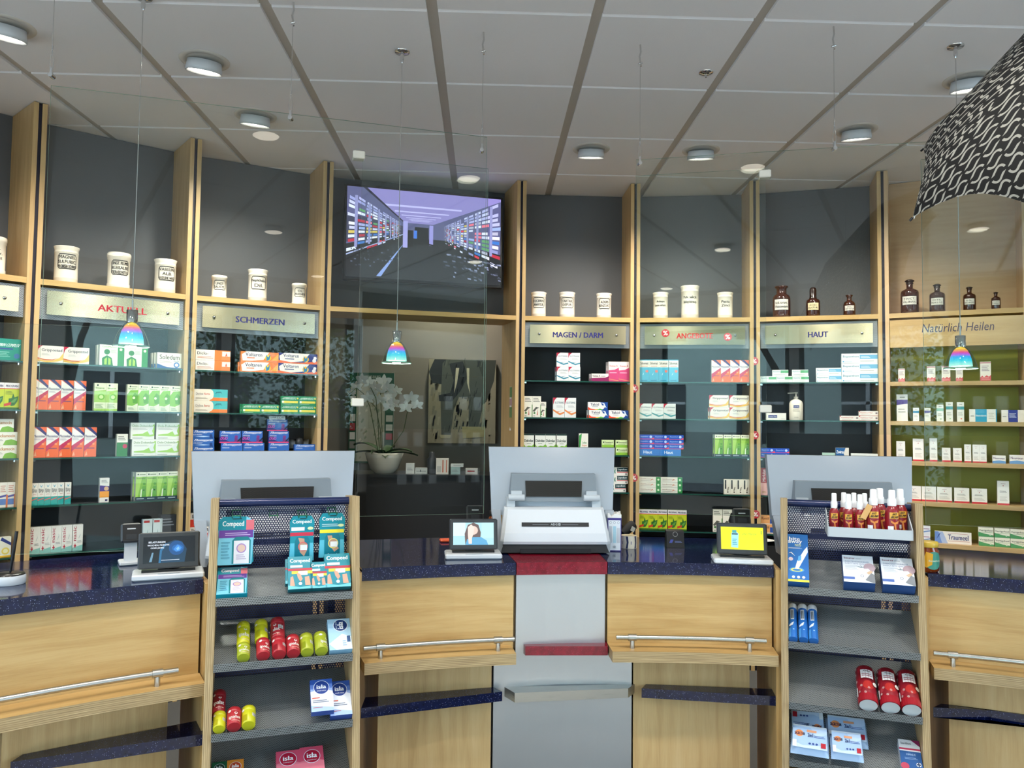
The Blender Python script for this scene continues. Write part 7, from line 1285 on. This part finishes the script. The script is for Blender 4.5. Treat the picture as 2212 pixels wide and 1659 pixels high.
# ================================================================ pendant lamps
def pendant(P, zb_, lab):
    root = thing('pendant_lamp', TM(P.x, P.y, 0), lab, 'pendant lamp', 'rainbow glass pendant lamps')
    m = MB(); m.lathe([(.0, CEIL-.006), (.03, CEIL-.005), (.032, CEIL)], 'chrome', 28, capt=False); m.lathe([(.004, CEIL-.05), (.008, CEIL-.035), (.008, CEIL-.006)], 'chrome', 16); m.build('ceiling_rose', root)
    zc_ = zb_+.098
    m = MB(); m.tube([(0, 0, CEIL-.05), (0, 0, zc_+.035)], .0016, 'chrome', 6); m.tube([(0, 0, zc_+.07), (0, 0, zc_+.03)], .003, 'white_plastic', 8); m.build('cable', root)
    m = MB(); m.lathe([(.019, zc_-.012), (.019, zc_+.033), (.0, zc_+.034)], 'chrome', 28); m.build('socket', root)
    m = MB(); pr_ = [(.02, .098-.012), (.03, .075), (.045, .05), (.056, .02), (.061, .0)]; m.lathe(pr_, 'clear_glass', 36, capb=False, capt=False); m.lathe([(.0605, .002), (.0625, .0), (.0605, -.002), (.059, .0)], 'pane_edge', 36, capb=False, capt=False); m.build('glass_shade', root, Matrix.Translation((0, 0, zb_)))
    m = MB(); m.lathe([(.042, 0), (.040, .02), (.034, .045), (.024, .065), (.014, .075), (.0, .078)], 'dichroic', 32, capb=False); m.lathe([(0, .004), (.041, .003)], 'lamp_on', 28, capb=False, capt=False); m.build('inner_shade', root, Matrix.Translation((0, 0, zb_+.008)))
    L = bpy.data.lights.new('pendant_light', 'POINT'); L.energy = 3; L.color = (1, .95, .85); L.shadow_soft_size = .02; o = bpy.data.objects.new('pendant_light', L); C.objects.link(o); o.parent = root; o.location = (0, 0, zb_-.02)
th_, z_ = hcyl(285, 700, 3.41); P = pol(3.41, th_); pendant(P, hcyl(279, 748, 3.41)[1], 'rainbow glass pendant lamp in front of the AKTUELL sign')
P = hz(869, 112, CEIL); Y_ = math.hypot(P.x-KC[0], P.y-KC[1]); pendant(P, hcyl(861, 784, Y_)[1], 'rainbow glass pendant lamp in front of the opening')
P = hz(2064, 100, CEIL); Y_ = math.hypot(P.x-KC[0], P.y-KC[1]); pendant(P, hcyl(2072, 796, Y_)[1], 'rainbow glass pendant lamp in front of handwritten sign')
m = MB(); m.lathe([(.0, CEIL-.012), (.012, CEIL-.01), (.03, CEIL-.004), (.032, CEIL)], 'chrome', 26, capt=False); m.tube([(0, 0, CEIL-.012), (0, 0, CEIL-.022)], .004, 'chrome', 8); P = hz(1525, 157, CEIL); m.build('ceiling_socket', None, TM(P.x, P.y, 0), 'small round chrome ceiling plate without a lamp', 'ceiling plate')
# ================================================================ recessed downlights
def downlight(P, lab, tdir, tilt=14, on=True):
    root = thing('ceiling_light', TM(P.x, P.y, CEIL, math.atan2(tdir[1], tdir[0])), lab, 'ceiling light', 'recessed ceiling lights')
    m = MB(); m.lathe([(.078, -.001), (.080, -.004), (.103, -.003), (.105, 0.0)], 'trim_white', 40, capb=False, capt=False); m.lathe([(0.0, -.0005), (.079, -.0005)], 'trim_white', 30, capb=False, capt=False); m.build('trim_ring', root)
    Md = Matrix.Translation((0, 0, -.004)) @ Matrix.Rotation(math.radians(-tilt), 4, 'Y')
    m = MB(); m.lathe([(0, .001), (.070, .0), (.074, -.028), (.076, -.046), (.071, -.046), (.067, -.036)], 'white_plastic', 40, capb=False, capt=False); dr = m.build('drum', root, Md)
    m = MB(); m.lathe([(.069, -.038), (0, -.036)], 'lamp_on', 36, capb=False, capt=False); m.build('diffuser', dr)
    L = bpy.data.lights.new('downlight', 'SPOT'); L.energy = SPOT_W; L.spot_size = math.radians(125); L.spot_blend = .9; L.color = (1, .93, .83); L.shadow_soft_size = .06
    o = bpy.data.objects.new('downlight_beam', L); C.objects.link(o); o.parent = dr; o.location = (0, 0, -.05)
for px_, py_, lab in ((14, 56, 'recessed ceiling light cut off by the left edge'), (442, 131, 'recessed ceiling light above the AKTUELL bay'), (552, 250, 'recessed ceiling light nearest the SCHMERZEN bay'), (1277, 322, 'recessed ceiling light nearest the MAGEN DARM bay'), (1514, 325, 'recessed ceiling light above the ANGEBOTE bay'), (1850, 281, 'recessed ceiling light above the HAUT bay'), (2092, 172, 'recessed ceiling light partly hidden by the umbrella')):
    P = hz(px_, py_, CEIL); d = Vector((P.x-.6, P.y-.3, 0)).normalized(); downlight(P, lab, d)
for x, y in ((-1.75, 1.5), (-.5, 1.55), (.75, 1.5), (2.0, 1.45), (-1.75, -.7), (.1, -.6), (2.0, -.7), (-.9, -2.3), (1.0, -2.3)): downlight(Vector((x, y, CEIL)), 'recessed ceiling light behind the camera, seen mirrored in the glass', (0, 1), 4)
P = Vector((-.3, 5.9, CEIL)); downlight(P, 'recessed ceiling light in the rear room', (0, 1), 4)
# ================================================================ hanging umbrella
UX = [1.2932, 1.6192, 0.8931, 0.8727, -2.9144, -2.2187, 0.5151, 0.0991]
th_, ph_, sp_ = UX[3:6]; ax = Vector((math.sin(th_)*math.cos(ph_), math.sin(th_)*math.sin(ph_), math.cos(th_)))
a_ = Vector((0, 0, 1)).cross(ax).normalized(); b_ = ax.cross(a_); e1 = a_*math.cos(sp_)+b_*math.sin(sp_); e2 = -a_*math.sin(sp_)+b_*math.cos(sp_)
MU = Matrix(((e1.x, e2.x, ax.x, UX[0]), (e1.y, e2.y, ax.y, UX[1]), (e1.z, e2.z, ax.z, UX[2]+1.5), (0, 0, 0, 1)))
root = thing('umbrella', MU, 'open black umbrella with grey chain link pattern, top right', 'umbrella')
R_, H_ = UX[6], UX[7]
def up(q, k, s_):
    a0, a1 = k*math.pi/4, (k+1)*math.pi/4; ss = s_*(1-.13*4*q*(1-q)); an = ss*1.25; rr = R_*math.sin(an)/math.sin(1.25); hh = -H_*(1-math.cos(an))/(1-math.cos(1.25))
    return (rr*((1-q)*math.cos(a0)+q*math.cos(a1)), rr*((1-q)*math.sin(a0)+q*math.sin(a1)), hh), rr
m = MB()
for k in range(8):
    nq, ns = 8, 14; rows = [[up(j/nq, k, i/ns)[0] for j in range(nq+1)] for i in range(ns+1)]
    m.grid(rows, 'umbrella', uvf=lambda i, j: ((j/nq-.5)*up(.5, k, i/ns)[1]*.765+k*.37, i/ns*.56))
m.build('canopy', root)
for k in range(8):
    m = MB(); m.tube([Vector(up(0, k, i/10)[0])-Vector((0, 0, .004)) for i in range(11)], .0018, 'chrome', 5); m.tube([up(0, k, 1)[0], tuple(Vector(up(0, k, 1)[0])*1.02)], .003, 'black', 6); m.build('rib', root)
m = MB(); m.tube([(0, 0, .05), (0, 0, -.55)], .005, 'chrome', 8); m.build('shaft', root); m = MB(); m.lathe([(.004, .03), (.006, .0), (.02, -.004)], 'black', 12, capb=False); m.build('tip', root)
m = MB(); m.tube([(0, 0, -.5), (0, 0, -.6), (.02, 0, -.64), (.05, 0, -.64), (.06, 0, -.6)], .011, 'black', 10); m.build('handle', root)
ap = Vector((UX[0], UX[1], UX[2]+1.5))+ax*.05; m = MB(); m.tube([ap, Vector((ap.x, ap.y, CEIL))], .0012, 'chrome', 6); o = m.build('hanging_cord', None); o.parent = root; o.matrix_parent_inverse = MU.inverted()
